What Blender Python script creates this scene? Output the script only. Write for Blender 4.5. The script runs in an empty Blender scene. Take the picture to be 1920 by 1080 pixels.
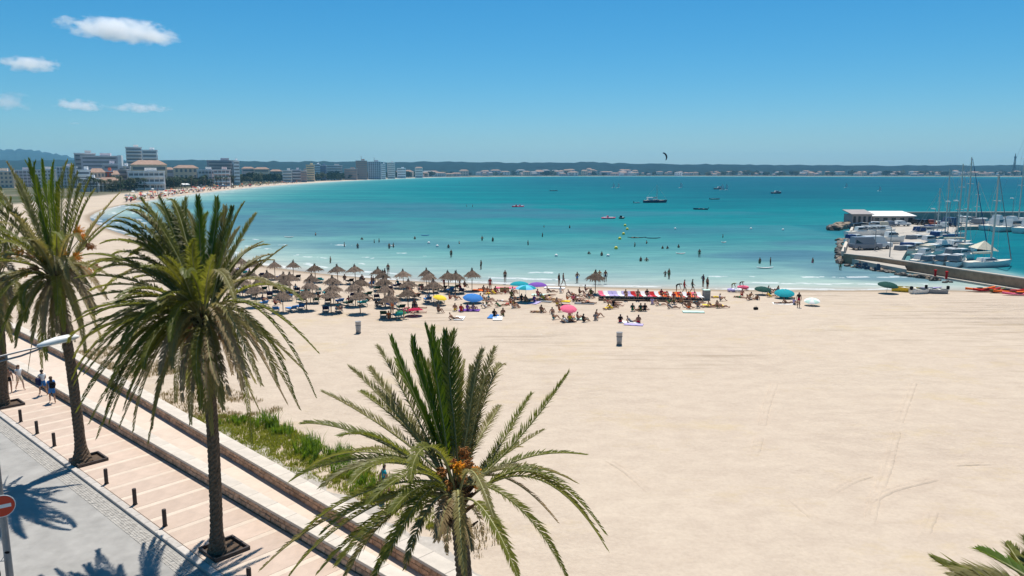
import bpy, bmesh, math, random
import numpy as np
from mathutils import Vector, Matrix, Quaternion
R = math.radians
rnd = random.Random(7)
SC = bpy.context.scene
COL = SC.collection

# ------------------------------------------------------------------ camera, sky, sun, exposure
F, HZ, H = 1400.0, 322.0, 14.5            # focal length and horizon in photo pixels, eye height in metres
TH = math.atan((540 - HZ) / F)
cam_d = bpy.data.cameras.new('camera'); cam = bpy.data.objects.new('camera', cam_d); COL.objects.link(cam)
cam.location = (0, 0, H); cam.rotation_euler = (math.pi / 2 - TH, 0, 0)
cam_d.sensor_width = 36; cam_d.lens = F / 1920 * 36; cam_d.clip_start = 0.3; cam_d.clip_end = 40000
SC.camera = cam
SUN_EL, SUN_AZ = R(69), R(9)              # azimuth measured from +Y towards +X
S = Vector((math.cos(SUN_EL) * math.sin(SUN_AZ), math.cos(SUN_EL) * math.cos(SUN_AZ), math.sin(SUN_EL)))
w = bpy.data.worlds.new('World'); SC.world = w; w.use_nodes = True
nt = w.node_tree; bg = nt.nodes['Background']
sky = nt.nodes.new('ShaderNodeTexSky'); sky.sky_type = 'NISHITA'; sky.sun_disc = False
sky.sun_elevation = SUN_EL; sky.sun_rotation = SUN_AZ; sky.altitude = 0
sky.air_density = 1.0; sky.dust_density = 0.35; sky.ozone_density = 3.0
hs = nt.nodes.new('ShaderNodeHueSaturation'); hs.inputs['Saturation'].default_value = 1.15; hs.inputs['Hue'].default_value = 0.5
tn = nt.nodes.new('ShaderNodeMix'); tn.data_type = 'RGBA'; tn.blend_type = 'MULTIPLY'; tn.inputs[0].default_value = 1.0; tn.inputs[7].default_value = (.50, .925, 1.10, 1)
nt.links.new(sky.outputs[0], hs.inputs['Color']); nt.links.new(hs.outputs[0], tn.inputs[6]); sx_ = nt.nodes.new('ShaderNodeSeparateColor'); cx_ = nt.nodes.new('ShaderNodeCombineColor'); pw = nt.nodes.new('ShaderNodeMath'); pw.operation = 'POWER'; pw.inputs[1].default_value = 1.75
mu = nt.nodes.new('ShaderNodeMath'); mu.operation = 'MULTIPLY'; mu.inputs[1].default_value = .515; mg = nt.nodes.new('ShaderNodeMath'); mg.operation = 'MULTIPLY'; mg.inputs[1].default_value = .96
nt.links.new(tn.outputs[2], sx_.inputs[0]); nt.links.new(sx_.outputs[0], pw.inputs[0]); nt.links.new(pw.outputs[0], mu.inputs[0]); nt.links.new(mu.outputs[0], cx_.inputs[0])
nt.links.new(sx_.outputs[1], mg.inputs[0]); nt.links.new(mg.outputs[0], cx_.inputs[1]); nt.links.new(sx_.outputs[2], cx_.inputs[2]); nt.links.new(cx_.outputs[0], bg.inputs[0])
bg.inputs[1].default_value = 0.072
sd = bpy.data.lights.new('sun', 'SUN'); sun = bpy.data.objects.new('sun', sd); COL.objects.link(sun)
sd.energy = 4.8; sd.angle = R(0.53); sd.color = (1.0, 0.945, 0.86)
sun.rotation_euler = S.to_track_quat('Z', 'Y').to_euler(); sun.location = (0, 0, 60)
SC.view_settings.view_transform = 'Standard'; SC.view_settings.look = 'None'
SC.view_settings.exposure = 0.35; SC.view_settings.gamma = 1.0; SC.view_settings.use_curve_mapping = False
cy = SC.cycles
cy.use_denoising = True; cy.max_bounces = 8; cy.diffuse_bounces = 3; cy.glossy_bounces = 3
cy.transmission_bounces = 3; cy.volume_bounces = 9; cy.transparent_max_bounces = 8; cy.volume_step_rate = 1.0

# ------------------------------------------------------------------ helpers
def ray(x, y):
    u = (x - 960) / F; v = (540 - y) / F; c, s = math.cos(TH), math.sin(TH)
    return Vector((u, c + v * s, -s + v * c))
def P(x, y, z=0.0):
    d = ray(x, y); t = (z - H) / d.z
    return Vector((d.x * t, d.y * t, z))
def PD(x, y, Y):                           # the point on a sight line at distance Y
    d = ray(x, y); t = Y / d.y
    return Vector((d.x * t, Y, H + d.z * t))
DV, NV = Vector((-.742, .670, 0)).normalized(), Vector((.670, .742, 0)).normalized()
def ST(s, t, z=0.0):                       # along / across the promenade
    return DV * s + NV * t + Vector((0, 0, z))
PANG = math.atan2(DV.y, DV.x)

def lin(c):
    return tuple(((x / 255) / 12.92 if x / 255 <= .04045 else ((x / 255 + .055) / 1.055) ** 2.4) for x in c)

def node(nt, t, **kw):
    n = nt.nodes.new(t)
    for k, v in kw.items(): setattr(n, k, v)
    return n

MATS = {}
def mat(name, col, rough=.7, spec=.3, vary=0.0, scale=3.0, bump=0.0, bscale=None, metal=0.0, objvary=0.0, stretch=None, col2=None):
    """procedural material: noise-varied colour, optional relief; col is linear RGB"""
    if name in MATS: return MATS[name]
    m = bpy.data.materials.new(name); m.use_nodes = True; MATS[name] = m
    nt = m.node_tree; b = nt.nodes['Principled BSDF']
    b.inputs['Roughness'].default_value = rough; b.inputs['Specular IOR Level'].default_value = spec; b.inputs['Metallic'].default_value = metal
    b.inputs['Base Color'].default_value = (*col, 1); m.diffuse_color = (*col, 1)
    tc = node(nt, 'ShaderNodeTexCoord'); src = tc.outputs['Object']
    if stretch:
        mp = node(nt, 'ShaderNodeMapping'); mp.inputs['Scale'].default_value = stretch
        nt.links.new(src, mp.inputs[0]); src = mp.outputs[0]
    last = None
    if vary or col2:
        nz = node(nt, 'ShaderNodeTexNoise'); nz.inputs['Scale'].default_value = scale; nz.inputs['Detail'].default_value = 6; nz.inputs['Roughness'].default_value = .65
        nt.links.new(src, nz.inputs['Vector'])
        cr = node(nt, 'ShaderNodeValToRGB'); cr.color_ramp.elements[0].position = .32; cr.color_ramp.elements[1].position = .68
        a = col2 if col2 else tuple(max(0, x * (1 - vary)) for x in col); c = col if col2 else tuple(x * (1 + vary) for x in col)
        cr.color_ramp.elements[0].color = (*a, 1); cr.color_ramp.elements[1].color = (*c, 1)
        nt.links.new(nz.outputs['Fac'], cr.inputs[0]); last = cr.outputs[0]
    if objvary:
        oi = node(nt, 'ShaderNodeObjectInfo'); hv = node(nt, 'ShaderNodeHueSaturation')
        mr = node(nt, 'ShaderNodeMapRange'); mr.inputs['To Min'].default_value = 1 - objvary; mr.inputs['To Max'].default_value = 1 + objvary
        nt.links.new(oi.outputs['Random'], mr.inputs[0]); nt.links.new(mr.outputs[0], hv.inputs['Value'])
        hv.inputs['Color'].default_value = (*col, 1)
        if last: nt.links.new(last, hv.inputs['Color'])
        last = hv.outputs[0]
    if last: nt.links.new(last, b.inputs['Base Color'])
    if bump:
        nb = node(nt, 'ShaderNodeTexNoise'); nb.inputs['Scale'].default_value = bscale or scale * 3; nb.inputs['Detail'].default_value = 5
        nt.links.new(src, nb.inputs['Vector'])
        bp = node(nt, 'ShaderNodeBump'); bp.inputs['Strength'].default_value = min(1, bump * 10); bp.inputs['Distance'].default_value = bump
        nt.links.new(nb.outputs['Fac'], bp.inputs['Height']); nt.links.new(bp.outputs[0], b.inputs['Normal'])
    return m

def leafmat(name, col, col2, trans=.45):
    if name in MATS: return MATS[name]
    m = bpy.data.materials.new(name); m.use_nodes = True; MATS[name] = m
    nt = m.node_tree; nt.nodes.remove(nt.nodes['Principled BSDF']); out = nt.nodes['Material Output']
    oi = node(nt, 'ShaderNodeObjectInfo'); tc = node(nt, 'ShaderNodeTexCoord')
    nz = node(nt, 'ShaderNodeTexNoise'); nz.inputs['Scale'].default_value = 2.2; nz.inputs['Detail'].default_value = 4
    nt.links.new(tc.outputs['Object'], nz.inputs['Vector'])
    ad = node(nt, 'ShaderNodeMath', operation='MULTIPLY_ADD'); ad.inputs[1].default_value = .55
    nt.links.new(oi.outputs['Random'], ad.inputs[0]); 
    sc = node(nt, 'ShaderNodeMath', operation='MULTIPLY'); sc.inputs[1].default_value = .5
    nt.links.new(nz.outputs['Fac'], sc.inputs[0]); nt.links.new(sc.outputs[0], ad.inputs[2])
    mx = node(nt, 'ShaderNodeMix', data_type='RGBA'); mx.inputs[6].default_value = (*col, 1); mx.inputs[7].default_value = (*col2, 1)
    nt.links.new(ad.outputs[0], mx.inputs[0])
    df = node(nt, 'ShaderNodeBsdfPrincipled'); df.inputs['Roughness'].default_value = .45; df.inputs['Specular IOR Level'].default_value = .28
    tr = node(nt, 'ShaderNodeBsdfTranslucent'); hv = node(nt, 'ShaderNodeHueSaturation'); hv.inputs['Value'].default_value = 1.5; hv.inputs['Saturation'].default_value = 1.1; hv.inputs['Hue'].default_value = .485
    nt.links.new(mx.outputs[2], df.inputs['Base Color']); nt.links.new(mx.outputs[2], hv.inputs['Color']); nt.links.new(hv.outputs[0], tr.inputs[0])
    ms = node(nt, 'ShaderNodeMixShader'); ms.inputs[0].default_value = trans
    nt.links.new(df.outputs[0], ms.inputs[1]); nt.links.new(tr.outputs[0], ms.inputs[2]); nt.links.new(ms.outputs[0], out.inputs[0])
    return m

class MB:
    """collects shapes and links them as one mesh object"""
    def __init__(s): s.v = []; s.f = []; s.m = []; s.cur = 0
    def add(s, vs, fs):
        o = len(s.v); s.v += [tuple(p) for p in vs]; s.f += [tuple(i + o for i in f) for f in fs]; s.m += [s.cur] * len(fs)
    def box(s, c, d, rz=0.0, taper=1.0, bev=0.0):
        x, y, z = d[0] / 2, d[1] / 2, d[2] / 2; cz, sz = math.cos(rz), math.sin(rz)
        def q(a, b, e): return (c[0] + a * cz - b * sz, c[1] + a * sz + b * cz, c[2] + e)
        t = taper
        if bev:
            k = bev; vs = []
            for zz, i in ((-z, k), (-z + k, 0), (z - k, 0), (z, k)):
                vs += [q(-x + i, -y + i, zz), q(x - i, -y + i, zz), q(x - i, y - i, zz), q(-x + i, y - i, zz)]
            fs = [(3, 2, 1, 0), (12, 13, 14, 15)]
            for l in range(3):
                for i in range(4): j = (i + 1) % 4; fs.append((l * 4 + i, l * 4 + j, l * 4 + 4 + j, l * 4 + 4 + i))
            s.add(vs, fs); return
        vs = [q(-x, -y, -z), q(x, -y, -z), q(x, y, -z), q(-x, y, -z), q(-x * t, -y * t, z), q(x * t, -y * t, z), q(x * t, y * t, z), q(-x * t, y * t, z)]
        s.add(vs, [(3, 2, 1, 0), (4, 5, 6, 7), (0, 1, 5, 4), (1, 2, 6, 5), (2, 3, 7, 6), (3, 0, 4, 7)])
    def tube(s, pts, rads, n=6, cap=True):
        pts = [Vector(p) for p in pts]
        if not hasattr(rads, '__len__'): rads = [rads] * len(pts)
        vs, fs = [], []; ref = None
        for i, p in enumerate(pts):
            d = (pts[min(i + 1, len(pts) - 1)] - pts[max(i - 1, 0)]).normalized()
            if ref is None: ref = Vector((1, 0, 0)) if abs(d.x) < .8 else Vector((0, 1, 0))
            a = (ref - d * ref.dot(d)).normalized(); b = d.cross(a); ref = a
            for k in range(n):
                an = 2 * math.pi * k / n; vs.append(p + (a * math.cos(an) + b * math.sin(an)) * rads[i])
        for i in range(len(pts) - 1):
            for k in range(n):
                j = (k + 1) % n; fs.append((i * n + k, i * n + j, (i + 1) * n + j, (i + 1) * n + k))
        if cap: fs.append(tuple(range(n))[::-1]); fs.append(tuple((len(pts) - 1) * n + k for k in range(n)))
        s.add(vs, fs)
    def lathe(s, prof, n=12, c=(0, 0, 0)):
        vs, fs = [], []
        for r, z in prof:
            for k in range(n): an = 2 * math.pi * k / n; vs.append((c[0] + r * math.cos(an), c[1] + r * math.sin(an), c[2] + z))
        for i in range(len(prof) - 1):
            for k in range(n): j = (k + 1) % n; fs.append((i * n + k, i * n + j, (i + 1) * n + j, (i + 1) * n + k))
        fs.append(tuple(range(n))[::-1]); fs.append(tuple((len(prof) - 1) * n + k for k in range(n)))
        s.add(vs, fs)
    def prism(s, poly, z0, z1):
        n = len(poly); vs = [(p[0], p[1], z0) for p in poly] + [(p[0], p[1], z1) for p in poly]
        s.add(vs, [tuple(range(n))[::-1], tuple(range(n, 2 * n))] + [(i, (i + 1) % n, n + (i + 1) % n, n + i) for i in range(n)])
    def ball(s, c, r, n=8, m=5, jit=0.0, rr=rnd):
        vs, fs = [(c[0], c[1], c[2] - r[2])], []
        for i in range(1, m):
            ph = math.pi * i / m - math.pi / 2
            for k in range(n):
                an = 2 * math.pi * k / n; q = 1 + rr.uniform(-jit, jit)
                vs.append((c[0] + r[0] * math.cos(ph) * math.cos(an) * q, c[1] + r[1] * math.cos(ph) * math.sin(an) * q, c[2] + r[2] * math.sin(ph) * q))
        vs.append((c[0], c[1], c[2] + r[2])); t = len(vs) - 1
        for k in range(n):
            j = (k + 1) % n; fs.append((0, 1 + j, 1 + k)); fs.append((t, 1 + (m - 2) * n + k, 1 + (m - 2) * n + j))
            for i in range(m - 2): fs.append((1 + i * n + k, 1 + i * n + j, 1 + (i + 1) * n + j, 1 + (i + 1) * n + k))
        s.add(vs, fs)
    def mesh(s, name, mats, smooth=False):
        me = bpy.data.meshes.new(name); me.from_pydata(s.v, [], s.f)
        for m in (mats if isinstance(mats, (list, tuple)) else [mats]): me.materials.append(m)
        if any(s.m): me.polygons.foreach_set('material_index', s.m)
        if smooth: me.polygons.foreach_set('use_smooth', [True] * len(s.f))
        me.update(); return me
    def build(s, name, mats, parent=None, smooth=False, loc=None, rz=0.0):
        return obj(name, s.mesh(name, mats, smooth), parent, loc, rz)

def obj(name, me, parent=None, loc=None, rz=0.0):
    o = bpy.data.objects.new(name, me); COL.objects.link(o)
    if parent: o.parent = parent
    if loc is not None: o.location = loc
    if rz: o.rotation_euler = (0, 0, rz)
    return o
def tag(o, label=None, cat=None, group=None, kind=None):
    if label: o['label'] = label
    if cat: o['category'] = cat
    if group: o['group'] = group
    if kind: o['kind'] = kind
    return o
def thing(name, label, cat, loc=(0, 0, 0), rz=0.0, group=None):
    o = bpy.data.objects.new(name, None); COL.objects.link(o); o.location = loc; o.rotation_euler = (0, 0, rz); o.empty_display_size = .2
    return tag(o, label, cat, group)
def copy_tree(o, parent=None):
    c = o.copy(); COL.objects.link(c)
    if parent: c.parent = parent
    for ch in list(o.children): copy_tree(ch, c)
    return c
def place(proto, used, loc, rz, label, group=None, scale=None):
    o = proto if not used.get(proto.name) else copy_tree(proto)
    used[proto.name] = True
    o.location = loc; o.rotation_euler = (0, 0, rz); o['label'] = label
    if group: o['group'] = group
    if scale: o.scale = (scale,) * 3
    return o
USED = {}
def swap(o, names):                        # give the parts of a copy other materials (object-level slots)
    for c in [o] + list(o.children_recursive):
        for sl in c.material_slots:
            if sl.material and sl.material.name in names:
                m = names[sl.material.name]; sl.link = 'OBJECT'; sl.material = m
ORD0 = ['', 'first', 'second', 'third', 'fourth', 'fifth', 'sixth', 'seventh', 'eighth', 'ninth', 'tenth', 'eleventh', 'twelfth', 'thirteenth', 'fourteenth', 'fifteenth', 'sixteenth', 'seventeenth', 'eighteenth', 'nineteenth', 'twentieth']

ORD = ORD0 + [t + '-' + o for t in ('twenty', 'thirty', 'forty', 'fifty', 'sixty', 'seventy') for o in ORD0[1:10]]
# ------------------------------------------------------------------ shoreline
SHPX = [(2300, 546), (1920, 545), (1740, 541), (1600, 542), (1400, 542), (1200, 538), (1050, 534), (900, 530), (760, 525), (640, 515), (540, 504), (450, 489), (350, 466), (260, 446), (205, 430), (172, 414), (168, 403),
        (200, 390), (250, 380), (300, 372), (360, 363.5), (420, 356.5), (500, 348.5), (600, 341.5), (680, 337.2), (760, 334), (830, 332), (1000, 330.6), (1200, 330.2), (1400, 330.4), (1700, 331), (1920, 331.4), (2600, 332)]
SHORE = np.array([[P(x, y).x, P(x, y).y] for x, y in SHPX])
def smooth_line(a, it=2):
    for _ in range(it):
        q = [a[0]]
        for i in range(len(a) - 1): q += [a[i] * .75 + a[i + 1] * .25, a[i] * .25 + a[i + 1] * .75]
        q.append(a[-1]); a = np.array(q)
    return a
SHORE = smooth_line(SHORE, 2)
SEA_POLY = np.vstack([SHORE, [[12000, SHORE[-1][1]], [12000, SHORE[0][1]]]])
def shore_dist(xy):
    """signed distance to the water's edge, + out at sea"""
    xy = np.asarray(xy, float); best = np.full(len(xy), 1e12)
    for a, b in zip(SHORE[:-1], SHORE[1:]):
        ab = b - a; t = np.clip(((xy - a) @ ab) / (ab @ ab), 0, 1); d = xy - a - t[:, None] * ab
        best = np.minimum(best, (d ** 2).sum(1))
    ins = np.zeros(len(xy), bool); n = len(SEA_POLY)
    for i in range(n):
        a, b = SEA_POLY[i], SEA_POLY[(i + 1) % n]
        c = (a[1] > xy[:, 1]) != (b[1] > xy[:, 1])
        with np.errstate(divide='ignore', invalid='ignore'):
            xi = a[0] + (xy[:, 1] - a[1]) * (b[0] - a[0]) / (b[1] - a[1] if b[1] != a[1] else 1e-9)
        ins ^= c & (xy[:, 0] < xi)
    return np.sqrt(best) * np.where(ins, 1, -1)
def vnoise(xy, scale, seed):
    """smooth value noise"""
    g = np.random.RandomState(seed).rand(64, 64); q = np.asarray(xy) / scale; i = np.floor(q).astype(int); f = q - i; f = f * f * (3 - 2 * f)
    a, b = i[:, 0] % 64, i[:, 1] % 64; a1, b1 = (a + 1) % 64, (b + 1) % 64
    return (g[a, b] * (1 - f[:, 0]) + g[a1, b] * f[:, 0]) * (1 - f[:, 1]) + (g[a, b1] * (1 - f[:, 0]) + g[a1, b1] * f[:, 0]) * f[:, 1]
SEA_Z = -0.15
def tB(s): return 16.85 + (s - 25.6) * .05 if s < 62 else 18.67 + (s - 62) * .012
def polar(name, rs, a0, a1, na, zfun, attrs, m):
    an = np.linspace(a0, a1, na); rr, aa = np.meshgrid(rs, an, indexing='ij')
    xy = np.stack([rr * np.sin(aa), rr * np.cos(aa)], -1).reshape(-1, 2); z = zfun(xy); nr = len(rs)
    idx = np.arange(nr * na).reshape(nr, na)
    fc = np.stack([idx[:-1, :-1], idx[:-1, 1:], idx[1:, 1:], idx[1:, :-1]], -1).reshape(-1, 4)[:, ::-1]
    me = bpy.data.meshes.new(name)
    me.vertices.add(len(xy)); me.vertices.foreach_set('co', np.column_stack([xy, z]).astype(np.float32).ravel())
    me.loops.add(fc.size); me.loops.foreach_set('vertex_index', fc.astype(np.int32).ravel())
    me.polygons.add(len(fc)); me.polygons.foreach_set('loop_start', np.arange(0, fc.size, 4, dtype=np.int32))
    me.update(calc_edges=True); me.validate()
    me.polygons.foreach_set('use_smooth', [True] * len(me.polygons))
    for k, v in attrs(xy).items():
        at = me.attributes.new(k, 'FLOAT', 'POINT'); at.data.foreach_set('value', np.asarray(v, np.float32))
    me.materials.append(m)
    return obj(name, me)

# ------------------------------------------------------------------ sand
def sand_material():
    m = bpy.data.materials.new('beach_sand'); m.use_nodes = True; nt = m.node_tree; L = nt.links.new; b = nt.nodes['Principled BSDF']
    b.inputs['Roughness'].default_value = .95; b.inputs['Specular IOR Level'].default_value = .08
    g = node(nt, 'ShaderNodeNewGeometry'); pos = g.outputs['Position']
    def noise(sc, det=5, st=None, ro=.6):
        src = pos
        if st:
            mp = node(nt, 'ShaderNodeMapping'); mp.inputs['Scale'].default_value = st[:3]
            if len(st) > 3: mp.inputs['Rotation'].default_value = (0, 0, st[3])
            L(src, mp.inputs[0]); src = mp.outputs[0]
        n = node(nt, 'ShaderNodeTexNoise'); n.inputs['Scale'].default_value = sc; n.inputs['Detail'].default_value = det; n.inputs['Roughness'].default_value = ro
        L(src, n.inputs['Vector']); return n.outputs['Fac']
    def ramp(src, p0, p1, c0, c1):
        r = node(nt, 'ShaderNodeValToRGB'); r.color_ramp.elements[0].position = p0; r.color_ramp.elements[1].position = p1
        r.color_ramp.elements[0].color = (*c0, 1); r.color_ramp.elements[1].color = (*c1, 1); L(src, r.inputs[0]); return r.outputs[0]
    def mix(fac, a, bb, mode='MIX'):
        x = node(nt, 'ShaderNodeMix', data_type='RGBA', blend_type=mode)
        if isinstance(fac, float): x.inputs[0].default_value = fac
        else: L(fac, x.inputs[0])
        L(a, x.inputs[6])
        if isinstance(bb, tuple): x.inputs[7].default_value = (*bb, 1)
        else: L(bb, x.inputs[7])
        return x.outputs[2]
    base = ramp(noise(.045, 4), .35, .7, (.50, .415, .335), (.56, .48, .385))
    base = mix(.5, base, ramp(noise(.55, 6, (1, 1.6, 1), .7), .36, .62, (.415, .338, .268), (.57, .485, .385)))
    base = mix(.22, base, ramp(noise(5.0, 5, None, .75), .35, .6, (.36, .292, .232), (.58, .495, .40)))
    # raked and wind-blown streaks lying along the water's edge
    st = ramp(noise(1.0, 5, (.07, 1.3, 1, .02), .72), .53, .64, (0, 0, 0), (1, 1, 1))
    band = ramp(noise(.03, 3, (1, 1.6, 1)), .45, .6, (0, 0, 0), (1, 1, 1))
    sm = node(nt, 'ShaderNodeMath', operation='MULTIPLY'); sp = node(nt, 'ShaderNodeSeparateXYZ'); L(pos, sp.inputs[0]); fy = node(nt, 'ShaderNodeMapRange'); fy.inputs['From Min'].default_value = 42; fy.inputs['From Max'].default_value = 62; L(sp.outputs['Y'], fy.inputs[0])
    b2 = node(nt, 'ShaderNodeMath', operation='MULTIPLY'); L(band, b2.inputs[0]); L(fy.outputs[0], b2.inputs[1]); L(st, sm.inputs[0]); L(b2.outputs[0], sm.inputs[1])
    base = mix(sm.outputs[0], base, (.36, .29, .22))
    # dry weed scraps
    ww = ramp(noise(.09, 7, (1, 1.5, 1), .78), .54, .66, (0, 0, 0), (.5, .5, .5)); base = mix(ww, base, (.50, .40, .24))
    sc2 = ramp(noise(1.6, 6, (1, 1.8, 1), .8), .63, .70, (0, 0, 0), (.55, .55, .55)); pz = ramp(noise(.05, 4), .46, .60, (0, 0, 0), (1, 1, 1)); pm = node(nt, 'ShaderNodeMath', operation='MULTIPLY'); L(sc2, pm.inputs[0]); L(pz, pm.inputs[1]); base = mix(pm.outputs[0], base, (.33, .265, .19))
    # footprints: small darker hollows
    vo = node(nt, 'ShaderNodeTexVoronoi'); vo.inputs['Scale'].default_value = 1.15; L(pos, vo.inputs['Vector'])
    vr = node(nt, 'ShaderNodeMapRange'); vr.inputs['From Min'].default_value = .05; vr.inputs['From Max'].default_value = .28; vr.inputs['To Min'].default_value = 0; vr.inputs['To Max'].default_value = 1
    L(vo.outputs['Distance'], vr.inputs[0])
    a = node(nt, 'ShaderNodeAttribute', attribute_name='shore')
    wet = node(nt, 'ShaderNodeMapRange'); wet.inputs['From Min'].default_value = -2.6; wet.inputs['From Max'].default_value = -.6; L(a.outputs['Fac'], wet.inputs[0])
    base = mix(wet.outputs[0], base, (.30, .235, .17))
    inl = node(nt, 'ShaderNodeAttribute', attribute_name='inland')
    land = ramp(noise(.02, 6), .4, .6, (.07, .085, .04), (.17, .15, .11))
    base = mix(inl.outputs['Fac'], base, land)
    dk = node(nt, 'ShaderNodeMix', data_type='RGBA', blend_type='MULTIPLY'); dk.inputs[0].default_value = 1; L(base, dk.inputs[6]); dk.inputs[7].default_value = (.925, .90, .88, 1); L(dk.outputs[2], b.inputs['Base Color'])
    h = node(nt, 'ShaderNodeMath', operation='ADD'); L(noise(2.1, 6, None, .62), h.inputs[0])
    h2 = node(nt, 'ShaderNodeMath', operation='MULTIPLY_ADD'); L(vr.outputs[0], h2.inputs[0]); h2.inputs[1].default_value = .35; L(noise(.5, 4), h2.inputs[2]); L(h2.outputs[0], h.inputs[1])
    h3 = node(nt, 'ShaderNodeMath', operation='MULTIPLY_ADD'); L(sm.outputs[0], h3.inputs[0]); h3.inputs[1].default_value = -1.0; L(h.outputs[0], h3.inputs[2])
    bp = node(nt, 'ShaderNodeBump'); tp = ramp(noise(.06, 4), .42, .62, (.10, .10, .10), (.8, .8, .8)); L(tp, bp.inputs['Strength']); bp.inputs['Distance'].default_value = .14; L(h3.outputs[0], bp.inputs['Height']); L(bp.outputs[0], b.inputs['Normal'])
    return m
SAND = sand_material()
def sand_z(xy):
    d = shore_dist(xy); t = xy @ np.array([NV.x, NV.y])
    z = np.interp(d, [-9, -3, 0, 6, 40, 400], [0, -.04, SEA_Z, -.5, -1.5, -4])
    z = z + (vnoise(xy, 7, 3) - .5) * .10 * np.clip(-d / 12, 0, 1) * np.clip((t - 19.5) / 4, 0, 1)
    return np.where(t < 15.8, -.75, z)
def sand_attr(xy):
    d = shore_dist(xy); y = xy[:, 1]
    wdt = np.where(y < 330, 400, np.where(y < 700, 46, 30)); wdt = np.where((xy[:, 0] < -130) & (y > 170) & (y < 330), 70, wdt)
    return {'shore': d, 'inland': np.clip((-d - wdt) / 6, 0, 1)}
SAND_END = True
rs = np.concatenate([np.geomspace(11, 300, 210), np.geomspace(306, 9000, 110)])
tag(polar('beach_sand', rs, R(-62), R(62), 330, sand_z, sand_attr, SAND), kind='structure')

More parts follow.
